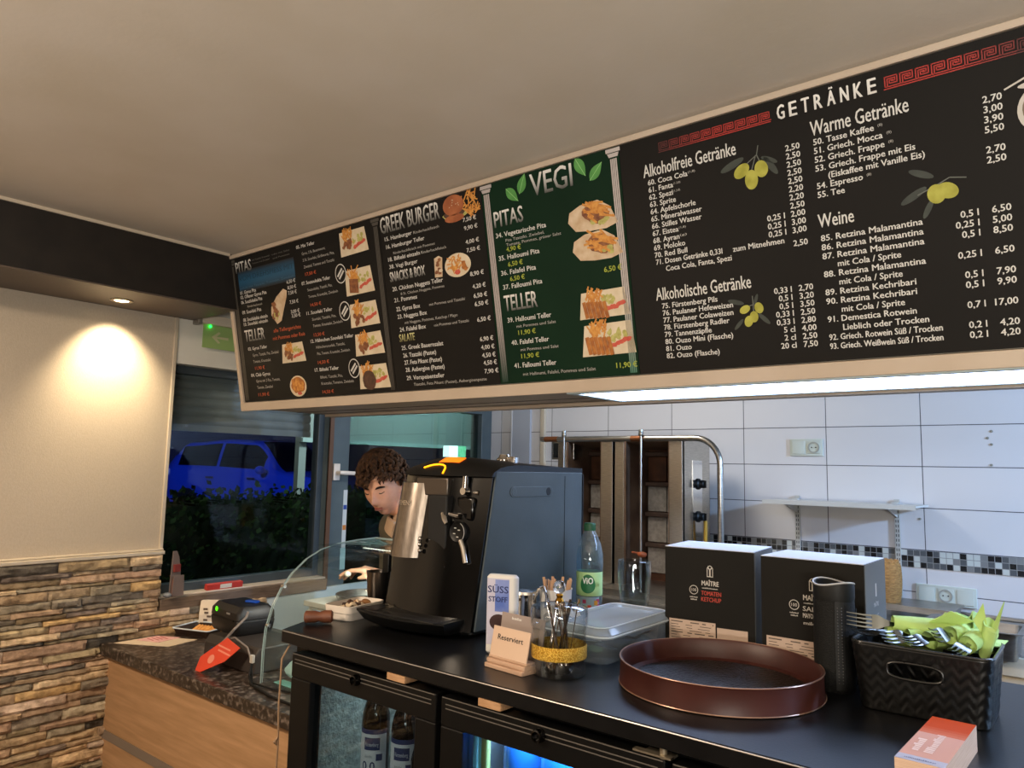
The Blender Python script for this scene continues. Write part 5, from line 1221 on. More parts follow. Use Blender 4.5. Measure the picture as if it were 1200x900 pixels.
for i, (p, d, tw, lab) in enumerate(rolls):
    q = Vector(d).normalized(); M_ = q.to_track_quat('Z', 'Y').to_matrix().to_4x4() @ Matrix.Rotation(tw, 4, 'Z'); M_.translation = Vector((BX+p[0], BY+p[1], H+p[2]))
    o = bpy.data.objects.new('cutlery_roll', None); COL.objects.link(o); o.matrix_world = M_; tag(o, lab, 'cutlery roll', 'cutlery rolls in the basket')
    roll(i+1, .088 if i != 7 else .048, .0125 if i != 7 else .008, .019 if i != 7 else .011).build('napkin', m_nap, o, smooth=50); (i != 7) and fork().build('fork', m_fork, o, smooth=40)

# stack of flyers
t = thing('flyer_stack', 'thick stack of orange and pink flyers at the front edge of the counter', 'stack of flyers', (-.204, 1.140, H), radians(-1.5))
b = MB(); b.box(-.027, .027, -.103, .103, 0, .0345); b.build('paper_block', mat('flyer_paper_edges', '#b99b84', .7, col2='#c9ad97', nscale=40, stretch=(.5, .5, 40)), t, smooth=0)
b = MB(); N_ = 20
m_fly = mat('flyer_cover', '#ffffff', .7, spec=.1, attr='tint')
for k in range(N_):
    ya, yb = -.103+.206*k/N_, -.103+.206*(k+1)/N_; cc = '#a9aabb' if k < 2 else '#c39484'
    if k >= 15: b.col = S('#b4400a')
    elif k >= 12: f = (k-11)/4; b.col = tuple(p*(1-f)+q*f for p, q in zip(S('#bd6e52'), S('#b4400a')))
    else: b.col = S(cc)
    b.poly([(-.027, ya, .0347), (.027, ya, .0347), (.027, yb, .0347), (-.027, yb, .0347)])
b.build('printed_cover', m_fly, t, smooth=0)
b = MB(); tt = MB(); bars(tt, -.05, -.010, .085, .010, 5); bars(tt, -.05, .006, .055, .010, 6); b.add([(-p[1]-.004, p[0]-.012, .0351+p[2]) for p in tt.v], tt.f); b.build('cover_print', mat('flyer_pale_print', '#dfc3b6', .6), t, smooth=0); b = MB()
tt = MB(); bars(tt, -.018, 0, .036, .004, 7); b.add([(p[0], p[1]-.096, .0351+p[2]) for p in tt.v], tt.f); b.build('footer_print', mat('flyer_dark_print', '#5a5f7a', .5), t, smooth=0)
# ================================================================== kitchen behind the counter
m_wt = mat('scuffed_steel_worktop', '#a7a6a2', .35, metal=1, col2='#8f8d88', nscale=8, stretch=(1, 8, 8)); m_burn = mat('scorched_steel', '#6a5446', .45, metal=.8, col2='#8a7463', nscale=7); m_scorch = mat('burnt_brown_metal', '#3a2419', .6, metal=.4, col2='#5c3a26', nscale=9)
m_brick = mat('grey_ceramic_burner', '#8b857d', .85, col2='#766f67', nscale=60, bump=.5, bscale=300); m_bar = mat('burner_dark_bar', '#33251d', .6, col2='#47342a', nscale=30)
wt = thing('steel_worktop', 'long stainless steel worktop along the tiled kitchen wall', 'worktop', (-.6, 3.3, 0))
b = MB(); b.box(-2.2, 2.4, -.36, .345, .86, .90); b.box(-2.2, 2.4, .33, .348, .90, .915); b.build('top', m_wt, wt, smooth=0, bevel=.003)
b = MB(); b.box(-2.15, 2.35, -.32, .34, .10, .86); b.build('base_cabinet', m_steel, wt, smooth=0)
def grill(x0, x1, label, knobs, loc):
    """upright gas grill: open cavity with a column of burner bricks"""
    t = thing('gyros_grill', label, 'grill', ((x0+x1)/2, 3.28, .90), 0, 'gyros grills on the steel worktop'); cx = (x0+x1)/2
    a, e = x0-cx, x1-cx; zt = .715; yf, yb = -.13, .16
    b = MB(); b.box(a, a+.006, yf, yb, 0, zt); b.box(e-.006, e, yf, yb, 0, zt); b.box(a, e, yb-.006, yb, 0, zt); b.box(a, e, yf, yb, zt-.006, zt)
    b.box(a, a+.050, yf-.004, yf+.02, 0, zt); b.box(e-.066, e, yf-.004, yf+.02, 0, zt); b.box(a, e, yf-.16, yb, 0, .03)
    b.build('housing', m_steel, t, smooth=0, bevel=.002)
    b = MB(); b.box(a+.050, a+.058, yf+.004, yb-.04, .03, zt-.006); b.box(e-.074, e-.066, yf+.004, yb-.04, .03, zt-.006); b.loft([[(a+.05, yf+.01, zt-.010), (e-.066, yf+.01, zt-.010), (e-.074, yb-.05, zt-.045), (a+.058, yb-.05, zt-.045)], [(a+.05, yf+.01, zt-.006), (e-.066, yf+.01, zt-.006), (e-.066, yb-.05, zt-.006), (a+.05, yb-.05, zt-.006)]])
    b.build('scorched_lining', m_burn, t, smooth=0)
    b = MB(); b.box(a+.055, e-.07, yb-.060, yb-.055, .03, zt-.02); b.build('cavity_back', m_scorch, t, smooth=0)
    n = 4; h = (zt-.12)/n
    for k in range(n):
        z0 = .07+k*h; b = MB(); xm = (a+e-.016)/2
        b.rbox(a+.066, xm-.002, yb-.085, yb-.06, z0, z0+h-.028, .004); b.rbox(xm+.002, e-.082, yb-.085, yb-.06, z0, z0+h-.028, .004); b.build('burner_brick', m_brick if k < 3 else m_scorch, t)
        b = MB(); b.box(a+.058, e-.074, yb-.10, yb-.06, z0+h-.026, z0+h-.004); b.build('burner_bar', m_bar, t, bevel=.003)
    if knobs:
        b = MB(); b.box(e, e+.003, yf+.10, yf+.20, .18, .62); b.build('control_plate', mat('polished_plate', '#c3c6ca', .15, metal=1), t, smooth=0)
        for zz in (.51, .358):
            b = MB(); b.lathe([(.026, 0), (.026, .006), (.019, .012), (.019, .030), (.015, .034)], 20); b.box(-.004, .004, -.017, .017, .030, .040); b.v = [(e+.003+p[2], yf+.155+p[0], zz+p[1]) for p in b.v]; b.build('control_knob', m_blkpl, t)
        b = MB(); b.tube([(e+.03, yf+.165, .352), (e+.034, yf+.165, .33), (e+.030, yf+.17, .20), (e+.026, yf+.18, .05), (e+.01, yf+.19, .02)], .009, 10); b.build('gas_hose', mat('yellow_hose', '#c99a2e', .5), t)
    else:
        for xx in (a-.075, a+.0):
            b = MB(); b.rbox(xx-.004, xx+.062, yf+.05, yf+.13, zt-.10, zt-.002, .004); b.mi = 1; b.box(xx+.008, xx+.050, yf+.0485, yf+.051, zt-.09, zt-.014); b.build('motor_box', [m_steel, mat('dark_mirror', '#3f4244', .2, metal=.8)], t, bevel=.002)
    return t
grill(-2.252, -1.925, 'gyros grill with scorched cavity half hidden by the coffee machine', False, None)
grill(-1.912, -1.555, 'gyros grill with two black control knobs on its right side', True, None)
t = thing('rotisserie_rack', 'bent steel pipe frame over the gyros grills holding the spits', 'rotisserie rack', (-1.75, 3.06, .90))
P = [(-.545, 0, .715), (.30, 0, .715)]
for k in range(8): a = pi/2-pi/2*(k+1)/8; P.append((.30+.115*cos(a), 0, .60+.115*sin(a)))
P += [(.415, 0, .3), (.415, 0, 0)]
b = MB(); b.tube(P, .0135, 14); b.mi = 1; b.tube([(-.02, 0, .715), (.05, 0, .7155)], .0142, 14); b.tube([(-.52, 0, .715), (-.44, 0, .7155)], .0141, 14); b.build('pipe', [m_steel, mat('heat_stained_copper', '#8b5a3c', .35, metal=.8)], t)
for xx, lab in ((.038, 'spit rod with a rusty meat holder before the right gyros grill'), (-.395, 'spit rod before the left gyros grill, only its top nut in view')):
    s_ = thing('spit_rod', lab, 'spit', (-1.75+xx, 3.06, .90), 0, 'spit rods of the gyros grills')
    b = MB(); b.cyl((0, -.014, .03), (0, -.014, .735), .0055, n=10); b.build('rod', mat('worn_rod_steel', '#a99f93', .3, metal=1), s_)
    b = MB(); b.lathe([(.011, .728), (.012, .732), (.012, .742), (.009, .744), (.012, .746), (.011, .756)], 16, c=(0, -.014, 0)); b.build('top_nut', m_steel, s_)
    b = MB(); b.sphere((.008, -.016, .190), .016, 12, 8, (1.5, 1, .8)); b.cyl((-.045, -.014, .196), (.03, -.014, .192), .0045, n=8); b.build('meat_holder', mat('rusty_orange_residue', '#9a4a20', .6, col2='#6d3417', nscale=60), s_)
# shelf on slotted rails
sh = thing('wall_shelf', 'thin white shelf on slotted rails on the tiled wall', 'shelf', (-.96, 3.65, 1.345))
m_shelf = mat('white_shelf_metal', '#c9cac6', .4)
b = MB(); b.box(-.315, .31, -.27, -.012, -.006, .002); b.box(-.315, .31, -.272, -.268, -.014, .004); b.build('board', m_shelf, sh, smooth=0)
for xx in (-.245, .185):
    b = MB(); b.box(xx-.011, xx+.011, -.012, -.004, -.46, .02)
    b.mi = 1
    for k in range(22):
        for dx in (-.0045, .0045): b.box(xx+dx-.0018, xx+dx+.0018, -.0126, -.0119, -.45+.0205*k, -.45+.0205*k+.012)
    b.build('slotted_rail', [mat('rail_grey_white', '#b9bab6', .4), mat('slot_dark', '#4a4a4a', .7)], sh, smooth=0)
    b = MB(); b.prism([(-.255, -.006), (-.012, -.006), (-.012, -.06), (-.20, -.014)], xx-.003, xx+.003, 'x'); b.build('bracket', m_shelf, sh, smooth=0)
    b = MB(); b.rbox(xx-.016, xx+.016, -.05, -.02, .002, .007, .002); b.build('clip', m_shelf, sh)
# sockets
m_sock = mat('socket_white', '#c6cfc8', .35); m_sockin = mat('socket_well', '#9fa39d', .4)
def gang(name, label, x, z, parts):
    t = thing(name, label, 'socket', (x, 3.6495, z)); n = len(parts); w = .071
    b = MB(); b.rbox(-w*n/2-.006, w*n/2+.006, -.008, 0, -.0405, .0405, .003); b.build('frame', m_sock, t, bevel=.001)
    for i, k in enumerate(parts):
        cx = -w*n/2+w*(i+.5); b = MB()
        if k == 'blank': b.rbox(cx-.031, cx+.031, -.011, -.008, -.031, .031, .002); b.build('cover', m_sock, t, bevel=.001)
        else:
            b.lathe([(.0265, .0), (.0265, .004), (.0205, .004), (.0195, -.008), (.0, -.008)], 28, cap0=False, cap1=False); b.v = [(cx+p[0], -.0095-p[2], p[1]) for p in b.v]; q = MB(); q.rbox(cx-.029, cx+.029, -.0100, -.008, -.029, .029, .002); q.build('insert', m_sock, t)
            o = b.build('outlet_ring', m_sockin, t); b = MB()
            for dx in (-.0095, .0095): b.cyl((cx+dx, -.0102, 0), (cx+dx, -.0120, 0), .0028, n=10)
            b.build('outlet_hole', mat('hole_black', '#151515', .7), o)
gang('wall_socket', 'white wall switch and socket high on the tiles', -1.158, 1.593, ['blank', 'sock'])
gang('wall_socket', 'white triple frame with one socket low on the tiles above the basket', -.600, .972, ['blank', 'sock', 'blank'])
for q, (xx, zz) in enumerate(((-.409, 1.80-.16), (-.424, 1.60), (-.411, 1.605-.0), (-.415, 1.52), (-.687, 1.285))):
    if q in (0, 1): zz = (1.66, 1.632)[q]
    b = MB(); b.lathe([(.0055, 0), (.005, .003), (.003, .004)], 10); b.v = [(xx+p[0], 3.6498-p[2], zz+p[1]) for p in b.v]
    tag(b.build('wall_plug', mat('plug_grey', '#8b8a80', .6)), 'small grey wall plug left in the tiles right of the shelf', 'wall plug', 'wall plugs in the tiles')
# strips at the left end of the tiled wall
b = MB(); b.box(-2.955, -2.815, 3.632, 3.6495, .95, 1.9); b.mi = 1; b.box(-2.965, -2.955, 3.630, 3.6495, .95, 1.9); tag(b.build('wall_panel', [mat('pale_blue_plexiglass', '#b3b9c4', .12), mat('white_edge', '#dcdcdc', .4)], smooth=0), 'narrow pale blue panel upright on the tiles left of the grills', 'panel')
b = MB(); b.rbox(-2.735, -2.700, 3.628, 3.6495, .95, 1.9, .004); tag(b.build('cable_duct', mat('cream_duct', '#cabfab', .5)), 'narrow cream cable duct running down the tiles left of the grills', 'cable duct')
# ledge, wicker basket, GN pan
t = thing('steel_ledge', 'low steel riser shelf on the worktop below the wall shelf', 'riser', (-.70, 3.48, .90))
b = MB(); b.box(-.35, .17, -.10, .12, .040, .050); b.box(-.35, .17, -.105, -.10, .028, .052); b.box(-.34, -.33, -.09, .11, 0, .04); b.box(.15, .16, -.09, .11, 0, .04); b.build('riser_sheet', m_wt, t, smooth=0, bevel=.001)
t = thing('wicker_basket', 'small round wicker basket on the steel riser at the tiled wall', 'basket', (-.788, 3.46, .950))
b = MB(); n = 64; V = []; F = []; NZ_ = 44
for j in range(NZ_+1):
    z = .165*j/NZ_; r = .052+.008*sin(pi*min(1, z/.165)*.9) - (.012*max(0, (z-.145)/.02)**2)
    for k in range(n):
        wv = .0022*sin(k*2*pi/8*2+(pi if (j//2) % 2 else 0))+.0012*sin(j*pi); a = 2*pi*k/n; V.append(((r+wv)*cos(a), (r+wv)*sin(a), z))
for j in range(NZ_):
    for k in range(n): a = j*n+k; c_ = j*n+(k+1) % n; F.append((a, c_, c_+n, a+n))
b.add(V, F); b.build('woven_side', mat('golden_wicker', '#b98a4e', .6, col2='#8d6431', nscale=60, stretch=(1, 1, 4), bump=.7, bscale=220, bdist=.004), t, smooth=50)
b = MB(); b.tube([(.046*cos(a), .046*sin(a), .162+.004*sin(16*a)) for a in [2*pi*k/64 for k in range(64)]], .006, 8, closed=True); b.lathe([(.044, .158), (.03, .170), (.004, .174)], 30); b.build('woven_lid', mat('golden_wicker_rim', '#a87a42', .6, bump=.7, bscale=200), t)
t = thing('steel_pan', 'stainless steel food pan on the worktop behind the cutlery basket', 'pan', (-.40, 2.93, .90))
b = MB(); 
def rr_(w, d, r, z): return rrect(w, d, r, z)
b.loft([rr_(.115, .085, .025, .0), rr_(.125, .095, .028, .085), rr_(.146, .112, .03, .087), rr_(.146, .112, .03, .090), rr_(.122, .092, .026, .088), rr_(.112, .082, .024, .006)], True, True); b.build('pan_body', m_wt, t)
t = thing('tongs', 'steel tongs with a dark handle leaning in the steel pan', 'tongs', (-.47, 2.93, .915))
b = MB(); b.T = Matrix.Rotation(radians(-52), 4, 'Y'); b.box(-.13, .06, -.010, .010, -.004, .002); b.mi = 1; b.box(-.13, .02, -.012, .012, -.016, -.004); b.build('tong_blade', [m_chrome, m_blkpl], t, bevel=.002)
t = thing('tomato_half', 'small reddish brown tomato piece lying in the steel pan', 'tomato', (-.385, 2.915, .925))
b = MB(); b.sphere((0, 0, .014), .028, 16, 10, (1, .8, .6)); b.build('flesh', mat('brown_red_flesh', '#8e4632', .4, col2='#a9604a', nscale=40), t)
b = MB(); b.box(-.55, .70, 2.94, 2.955, .62, .90); b.box(-.55, .70, 2.925, 2.955, .84, .90)
tag(b.build('drawer_front', mat('cream_drawer_front', '#cfc7b2', .5), bevel=.002), 'cream front board under the worktop right of the cutlery basket', 'drawer front')

# ================================================================== left counter
m_marble = mat('dark_brown_marble', '#30271f', .3, col2='#94857a', nscale=60, ndetail=14, contrast=(.5, .80)); m_oak = mat('light_oak_laminate', '#b8906a', .5, col2='#a07b55', nscale=5, ndetail=8, stretch=(1, 5, 14), contrast=(.3, .7))
t = thing('marble_counter', 'low sales counter with brown marble top and oak front at the stone wall', 'counter', (-2.32, 1.65, 0))
b = MB(); b.box(-.795, .795, -.335, .285, .718, .760); b.build('marble_top', m_marble, t, smooth=0, bevel=.004)
b = MB(); b.box(-.785, .785, -.300, .265, .08, .718); b.build('oak_body', m_oak, t, smooth=0)
b = MB(); b.box(-.785, .785, -.3045, -.299, .405, .437); b.build('grey_band', mat('grey_band_laminate', '#7a6d61', .5), t, smooth=0)
b = MB(); b.box(-.76, .76, -.26, .25, 0, .08); b.build('plinth', m_blk, t, smooth=0)
Z = .760
def sheet(name, label, cat, pts, z, m, th=.0012):
    b = MB(); c = Vector((sum(p[0] for p in pts)/len(pts), sum(p[1] for p in pts)/len(pts), z)); b.prism([(p[0]-c.x, p[1]-c.y) for p in pts], 0, th); return tag(b.build(name, m, loc=c, smooth=0), label, cat)
sheet('paper_sheet', 'cream sheet lying on the marble counter at the stone wall', 'paper', [(-3.07, 1.352), (-2.865, 1.468), (-2.90, 1.60), (-3.075, 1.50)], Z, mat('cream_paper', '#cdb99f', .7))
o = sheet('flyer', 'pink flyer lying on the cream sheet on the marble counter', 'flyer', [(-3.055, 1.430), (-2.955, 1.470), (-2.975, 1.570), (-3.070, 1.52)], Z+.0014, mat('pink_paper', '#cf9a96', .6, col2='#d8aaa4', nscale=12))
b = MB(); R = random.Random(3)
for k in range(4): b.box(-.035, .03+R.uniform(-.02, .01), -.03+.017*k, -.024+.017*k, .0013, .0016)
b.build('flyer_print', mat('red_pink_ink', '#b5605f', .6), o, smooth=0)
t = thing('pastry_tray', 'flat dark tray with a clear rim at the window end of the marble counter', 'tray', (-2.985, 1.665, Z), .35)
b = MB(); b.rbox(-.085, .085, -.065, .065, 0, .006, .006); b.loft([rrect(.082, .062, .01, .006), rrect(.090, .070, .012, .028), rrect(.086, .066, .011, .028), rrect(.078, .058, .01, .008)], False, False); b.build('tray_base', mat('dark_brown_plastic', '#2b201a', .3), t)
b = MB(); b.tube(rrect(.092, .072, .012, .030), .003, 6, closed=True); b.build('clear_rim', mat('clear_rim_white', '#c3ccd2', .3), t)
b = MB(); R = random.Random(1)
for k in range(7): b.tube([(-.05+.016*k, -.02+.012*sin(k), .012), (-.04+.016*k, .012, .026), (-.03+.016*k, .035, .014)], [.006, .011, .006], 8)
tag(b.build('pastry', mat('golden_pastry', '#b5742f', .6, col2='#d59a4e', nscale=40), loc=(-2.965, 1.665, Z), rotz=.3), 'golden pastry lying in the flat dark tray on the marble counter', 'pastry')
t = thing('paper_bag', 'small white printed paper bag standing by the black receipt printer', 'paper bag', (-3.055, 1.745, Z), .6)
b = MB(); b.loft([[(-.045, -.025, 0), (.045, -.025, 0), (.045, .025, 0), (-.045, .025, 0)], [(-.046, -.024, .06), (.046, -.022, .06), (.046, .022, .06), (-.046, .024, .06)], [(-.048, -.010, .115), (.044, -.006, .122), (.046, .006, .120), (-.046, .008, .116)]]); b.build('bag_paper', mat('white_bag_paper', '#d3c3ae', .7), t, smooth=0)
b = MB(); R = random.Random(4)
for k in range(5): x = R.uniform(-.03, .02); z = .02+.015*k; b.box(x, x+.018, -.0268, -.0255, z, z+.008)
b.build('bag_print', mat('bag_dark_print', '#5a4a3f', .7), t, smooth=0)
# receipt printer on the grey cash terminal
t = thing('cash_terminal', 'dark grey sloping cash device at the front edge of the marble counter', 'cash device', (-2.455, 1.535, Z))
m_dg = mat('dark_grey_plastic', '#37312d', .5); m_pr = mat('printer_black', '#161413', .4)
b = MB(); b.prism([(-.065, 0), (.14, 0), (.14, .085), (-.045, .085), (-.062, .06)], -.165, .165, 'x'); b.build('case', m_dg, t, smooth=0, bevel=.006)
b = MB(); b.prism([(-.03, .02), (.05, .02), (.05, .07), (-.03, .07)], -.20, -.165, 'x'); b.build('side_knob', m_pr, t, bevel=.012)
b = MB(); b.box(-.11, -.03, -.068, -.064, .005, .050); b.mi = 1; b.box(-.11, -.05, -.070, -.066, .012, .020); b.build('blue_label', [mat('blue_sticker', '#2f3258', .5), mat('pale_grey_strip', '#9a958e', .5)], t, smooth=0)
t = thing('receipt_printer', 'black receipt printer with a green light standing on the grey cash device', 'printer', (-2.585, 1.60, Z+.086), -.10)
t.scale = (.84, .9, 1)
b = MB(); b.loft([rrect(.120, .075, .016, 0), rrect(.128, .080, .018, .010), rrect(.134, .085, .018, .045), rrect(.132, .083, .018, .052)], True, True); b.build('lower_case', m_pr, t)
b = MB(); b.loft([rrect(.134, .084, .018, .055), rrect(.132, .082, .018, .080), rrect(.118, .062, .014, .100), rrect(.100, .05, .012, .102)], True, True); b.build('lid', mat('printer_lid_grey', '#211e1c', .4), t)
b = MB(); b.sphere((-.070, -.0835, .077), .009, 14, 8, (1.1, .4, 1)); b.build('status_light', mat('green_led', '#5ee01c', .4, emit='#55ff10', estr=1.2), t)
b = MB(); b.box(.03, .062, -.0838, -.0815, .070, .076); b.mi = 1; b.box(-.10, .10, -.086, -.080, .050, .056); b.build('badge', [mat('badge_silver', '#8b8782', .4), m_blkpl], t, smooth=0)
b = MB(); b.rbox(-.04, .012, -.012, .012, 0, .008, .004); tag(b.build('blue_lighter', mat('bright_blue_plastic', '#1d4fb5', .35), loc=(-2.53, 1.615, Z+.189), rotz=.3), 'bright blue lighter lying on the receipt printer', 'lighter')
t = thing('red_tag', 'orange red hang tag leaning on the grey cash device', 'tag', (-2.40, 1.372, Z))
t.scale = (1.08, 1.08, 1.08)
b = MB(); Q = [(-.082, .0), (-.052, -.0), (.042, .05), (.085, .100), (-.005, .118), (-.092, .042)]
b.T = Matrix.Rotation(radians(-30), 4, 'X'); b.prism([(p, q) for p, q in Q], 0, .002, 'y'); b.build('tag_card', mat('orange_red_card', '#d2452c', .5), t, smooth=0)
b = MB(); b.T = Matrix.Rotation(radians(-30), 4, 'X')
for k in range(2): b.add([(-.03+.012*k, -.0008, .088-.014*k), (.045+.012*k, -.0008, .082-.014*k), (.045+.012*k, -.0008, .087-.014*k), (-.03+.012*k, -.0008, .093-.014*k)], [(0, 1, 2, 3)])
b.add([(-.03+.016*cos(a), -.0008, .045+.014*sin(a)) for a in [2*pi*k/18 for k in range(18)]], [tuple(range(18))]); b.build('tag_print', mat('tag_pale_print', '#e08a74', .5), t, smooth=0)
b = MB(); b.tube([(-2.43, 1.435, .852), (-2.40, 1.455, .895), (-2.40, 1.50, .93), (-2.41, 1.512, .945)], .0045, 8); b.tube([(-2.44, 1.46, .858), (-2.38, 1.45, .872), (-2.31, 1.455, .85), (-2.28, 1.45, .82)], .003, 8); tag(b.build('grey_strap', mat('grey_strap', '#7b716a', .6)), 'grey strap hanging from the receipt printer over the cash device', 'strap')
b = MB(); b.rbox(-2.272, -2.256, 1.44, 1.452, .81, .835, .003); b.mi = 1; b.tube([(-2.264, 1.446, .81), (-2.25, 1.43, .775), (-2.19, 1.40, .764), (-2.05, 1.375, .7635), (-1.93, 1.37, .7635)], .0045, 8); b.tube([(-2.28, 1.455, .79), (-2.2, 1.41, .7655), (-2.1, 1.42, .7635), (-2.0, 1.45, .7635)], .003, 8); tag(b.build('cable', [mat('white_plug', '#b7b0a6', .5), m_blkpl]), 'black cable with a white plug trailing along the marble counter', 'cable')

# curved glass display case
t = thing('glass_display_case', 'curved glass sneeze guard on the marble counter beside the fridge', 'display case', (-2.2, 1.44, Z))
m_gcase = thin_glass('case_glass', '#f0f7f6', .9); m_gedge = mat('glass_edge_green', '#a3b8b4', .15, trans=.3)
arc = [(0, 0), (0, .10), (.006, .17), (.026, .235), (.055, .29), (.095, .337), (.15, .380), (.21, .408), (.28, .424), (.36, .431), (.46, .434)]
b = MB(); b.loft([[(0.004, y, z) for y, z in arc], [(.55, y, z) for y, z in arc]], False, False, closed=False); b.build('curved_front', m_gcase, t, smooth=60)
b = MB(); b.poly([(0, y, z) for y, z in arc]+[(0, .46, .0)]); b.build('side_pane', m_gcase, t, smooth=0)
b = MB(); b.tube([(0, y, z) for y, z in arc], .0024, 6); b.tube([(.016, y-.004, z+.004) for y, z in arc], .0014, 6); b.build('pane_edge', m_gedge, t)
b = MB(); b.tube([(0, .46, .434), (.55, .46, .434)], .004, 8); b.build('rear_rail', m_gedge, t)
b = MB(); b.box(.0, .55, .20, .455, .426, .4275); b.build('top_shelf', m_gcase, t, smooth=0)
b = MB()
for z in (.30, .18): b.cyl((-.0005, .012+.12*(z < .2) * 0+(.05 if z > .25 else .0), z), (.016, .012+(.05 if z > .25 else .0), z), .006, n=10)
b.cyl((.20, .40, .395), (.20, .40, .44), .010, n=12); b.sphere((.20, .40, .39), .014, 12, 8); b.build('glass_clamp', m_chrome, t)
b = MB(); b.box(.02, .53, .375, .395, .408, .425); b.mi = 1; b.box(.03, .52, .378, .392, .405, .408); b.build('case_lamp', [m_steel, mat('case_lamp_lit', '#ffffff', .5, emit='#fff0dc', estr=10)], t, smooth=0)
lamp('case_lamp_light', 'AREA', (-1.93, 1.825, 1.16), 5, (1, .92, .82), (-1.95, 1.88, .8), shape='RECTANGLE', size=.45, size_y=.015)
R = random.Random(2)
for q, (xx, yy, s_, lab) in enumerate(((-2.10, 1.545, .95, 'crumpled pale plastic bag at the left inside the glass display case'), (-1.95, 1.66, 1.1, 'crumpled pale plastic bag at the back inside the glass display case'), (-1.86, 1.56, .9, 'crumpled pale plastic bag beside the fridge inside the glass display case'))):
    b = MB(); b.sphere((0, 0, .045), .07*s_, 22, 14, (1, .9, .7)); b.v = [(p[0]*(1+.5*noise.noise((p[0]*22+q, p[1]*22, p[2]*22))), p[1]*(1+.5*noise.noise((p[1]*22, p[0]*22+q, p[2]*22+5))), max(0, p[2]*(1+.35*noise.noise((p[0]*25+9, p[1]*25, q))))) for p in b.v]
    tag(b.build('plastic_bag', mat('pale_aqua_bag', '#b3d2d0', .4), loc=(xx, yy, Z+.001), smooth=25), lab, 'bag', 'plastic bags in the display case')
b = MB(); b.box(-2.17, -1.68, 1.47, 1.505, Z+.0005, Z+.003); tag(b.build('aqua_cloth', mat('aqua_cloth', '#86c2ba', .6), smooth=0), 'flat aqua cloth strip lying inside the display case at its front pane', 'cloth')
# window sill things
t = thing('leaflet_holder', 'narrow clear leaflet holder standing on the sill at the stone corner', 'holder', (-3.09, 1.585, .908), .2)
b = MB(); b.prism([(-.02, 0), (.035, 0), (.030, .10), (.018, .16), (.006, .185), (-.012, .185)], -.004, .0, 'x'); b.prism([(-.018, 0), (.04, 0), (.036, .085), (-.012, .085)], .012, .015, 'x'); b.build('holder_sheet', thin_glass('dusty_acrylic', '#cfc3bd', 1.2, .1, blend=('#a08f88', .45)), t, smooth=0)
b = MB(); b.box(-.003, .010, -.01, .032, .004, .07); b.mi = 1; b.box(-.0005, .0105, -.008, .02, .10, .13); b.build('leaflet', [mat('leaflet_brown', '#6b4a42', .6), mat('leaflet_red', '#7a2f2a', .6)], t, smooth=0)
t = thing('red_white_sign', 'small red and white striped strip lying on the window frame', 'sign strip', (-3.13, 1.835, .910))
b = MB(); b.T = Matrix.Rotation(radians(8), 4, 'Y'); b.box(-.012, .012, -.085, .085, 0, .024); b.mi = 1; b.box(-.013, .013, -.025, .03, .004, .022); b.build('strip', [mat('sign_red', '#b0332a', .5), mat('sign_white', '#cfc0ae', .5)], t, smooth=0)
b = MB(); b.sphere((0, 0, .012), .016, 14, 10, (1.3, 1, .7)); tag(b.build('glass_pebble', mat('grey_glass_pebble', '#8a9098', .15, trans=.4), loc=(-3.06, 1.545, .9085)), 'grey glass pebble on the sill beside the leaflet holder', 'pebble')

# exit sign over the window
t = thing('exit_sign', 'green emergency exit sign plate with arrow hanging over the window', 'sign', (-3.10, 1.70, 2.05))
b = MB(); b.rbox(-.015, .03, -.085, .15, .018, .058, .004); b.mi = 1; b.rbox(-.018, .032, -.098, -.078, .012, .066, .003); b.build('housing', [mat('cream_housing', '#c3b7a4', .5), mat('steel_end', '#8f887d', .4, metal=.6)], t, bevel=.002)
b = MB(); b.box(.004, .008, -.06, .15, -.085, .018); b.build('green_plate', mat('pale_green_plate', '#8fa968', .35), t, smooth=0)
b = MB(); P = [(-.012, -.034), (.018, -.010), (.010, -.010+.0), (.034, -.022), (.034, -.046), (.010, -.058), (.018, -.058)]
b.add([(.0085, y, z) for y, z in ((-.02, -.034), (.012, -.008), (.022, -.012), (.004, -.030), (.06, -.028), (.06, -.040), (.004, -.038), (.022, -.056), (.012, -.060))], [tuple(range(9))]); b.build('arrow', mat('arrow_cream', '#b9b58d', .5), t, smooth=0)
b = MB(); b.sphere((.016, -.033, .010), .006, 12, 8); b.build('indicator_light', mat('green_indicator', '#2fff6a', .4, emit='#18ff50', estr=4), t)
# downlight in the soffit
t = thing('downlight', 'round recessed downlight in the soffit over the stone wall', 'lamp', (-2.965, 1.235, 2.08))
b = MB(); b.lathe([(.026, 0), (.040, 0), (.041, -.003), (.036, -.005), (.027, -.003)], 32, cap0=False, cap1=False); b.build('trim_ring', mat('brushed_ring', '#b8a994', .3, metal=.8), t)
b = MB(); b.lathe([(.001, -.0015), (.026, -.0015)], 24, cap0=False, cap1=False); b.build('bulb', mat('lit_bulb', '#ffffff', .5, emit='#ffe2b0', estr=14), t, smooth=0)
lamp('downlight_beam', 'SPOT', (-2.975, 1.255, 2.068), 36, (1, .80, .52), (-3.12, 1.275, 1.74), spot_size=radians(92), spot_blend=1.0, shadow_soft_size=.018)

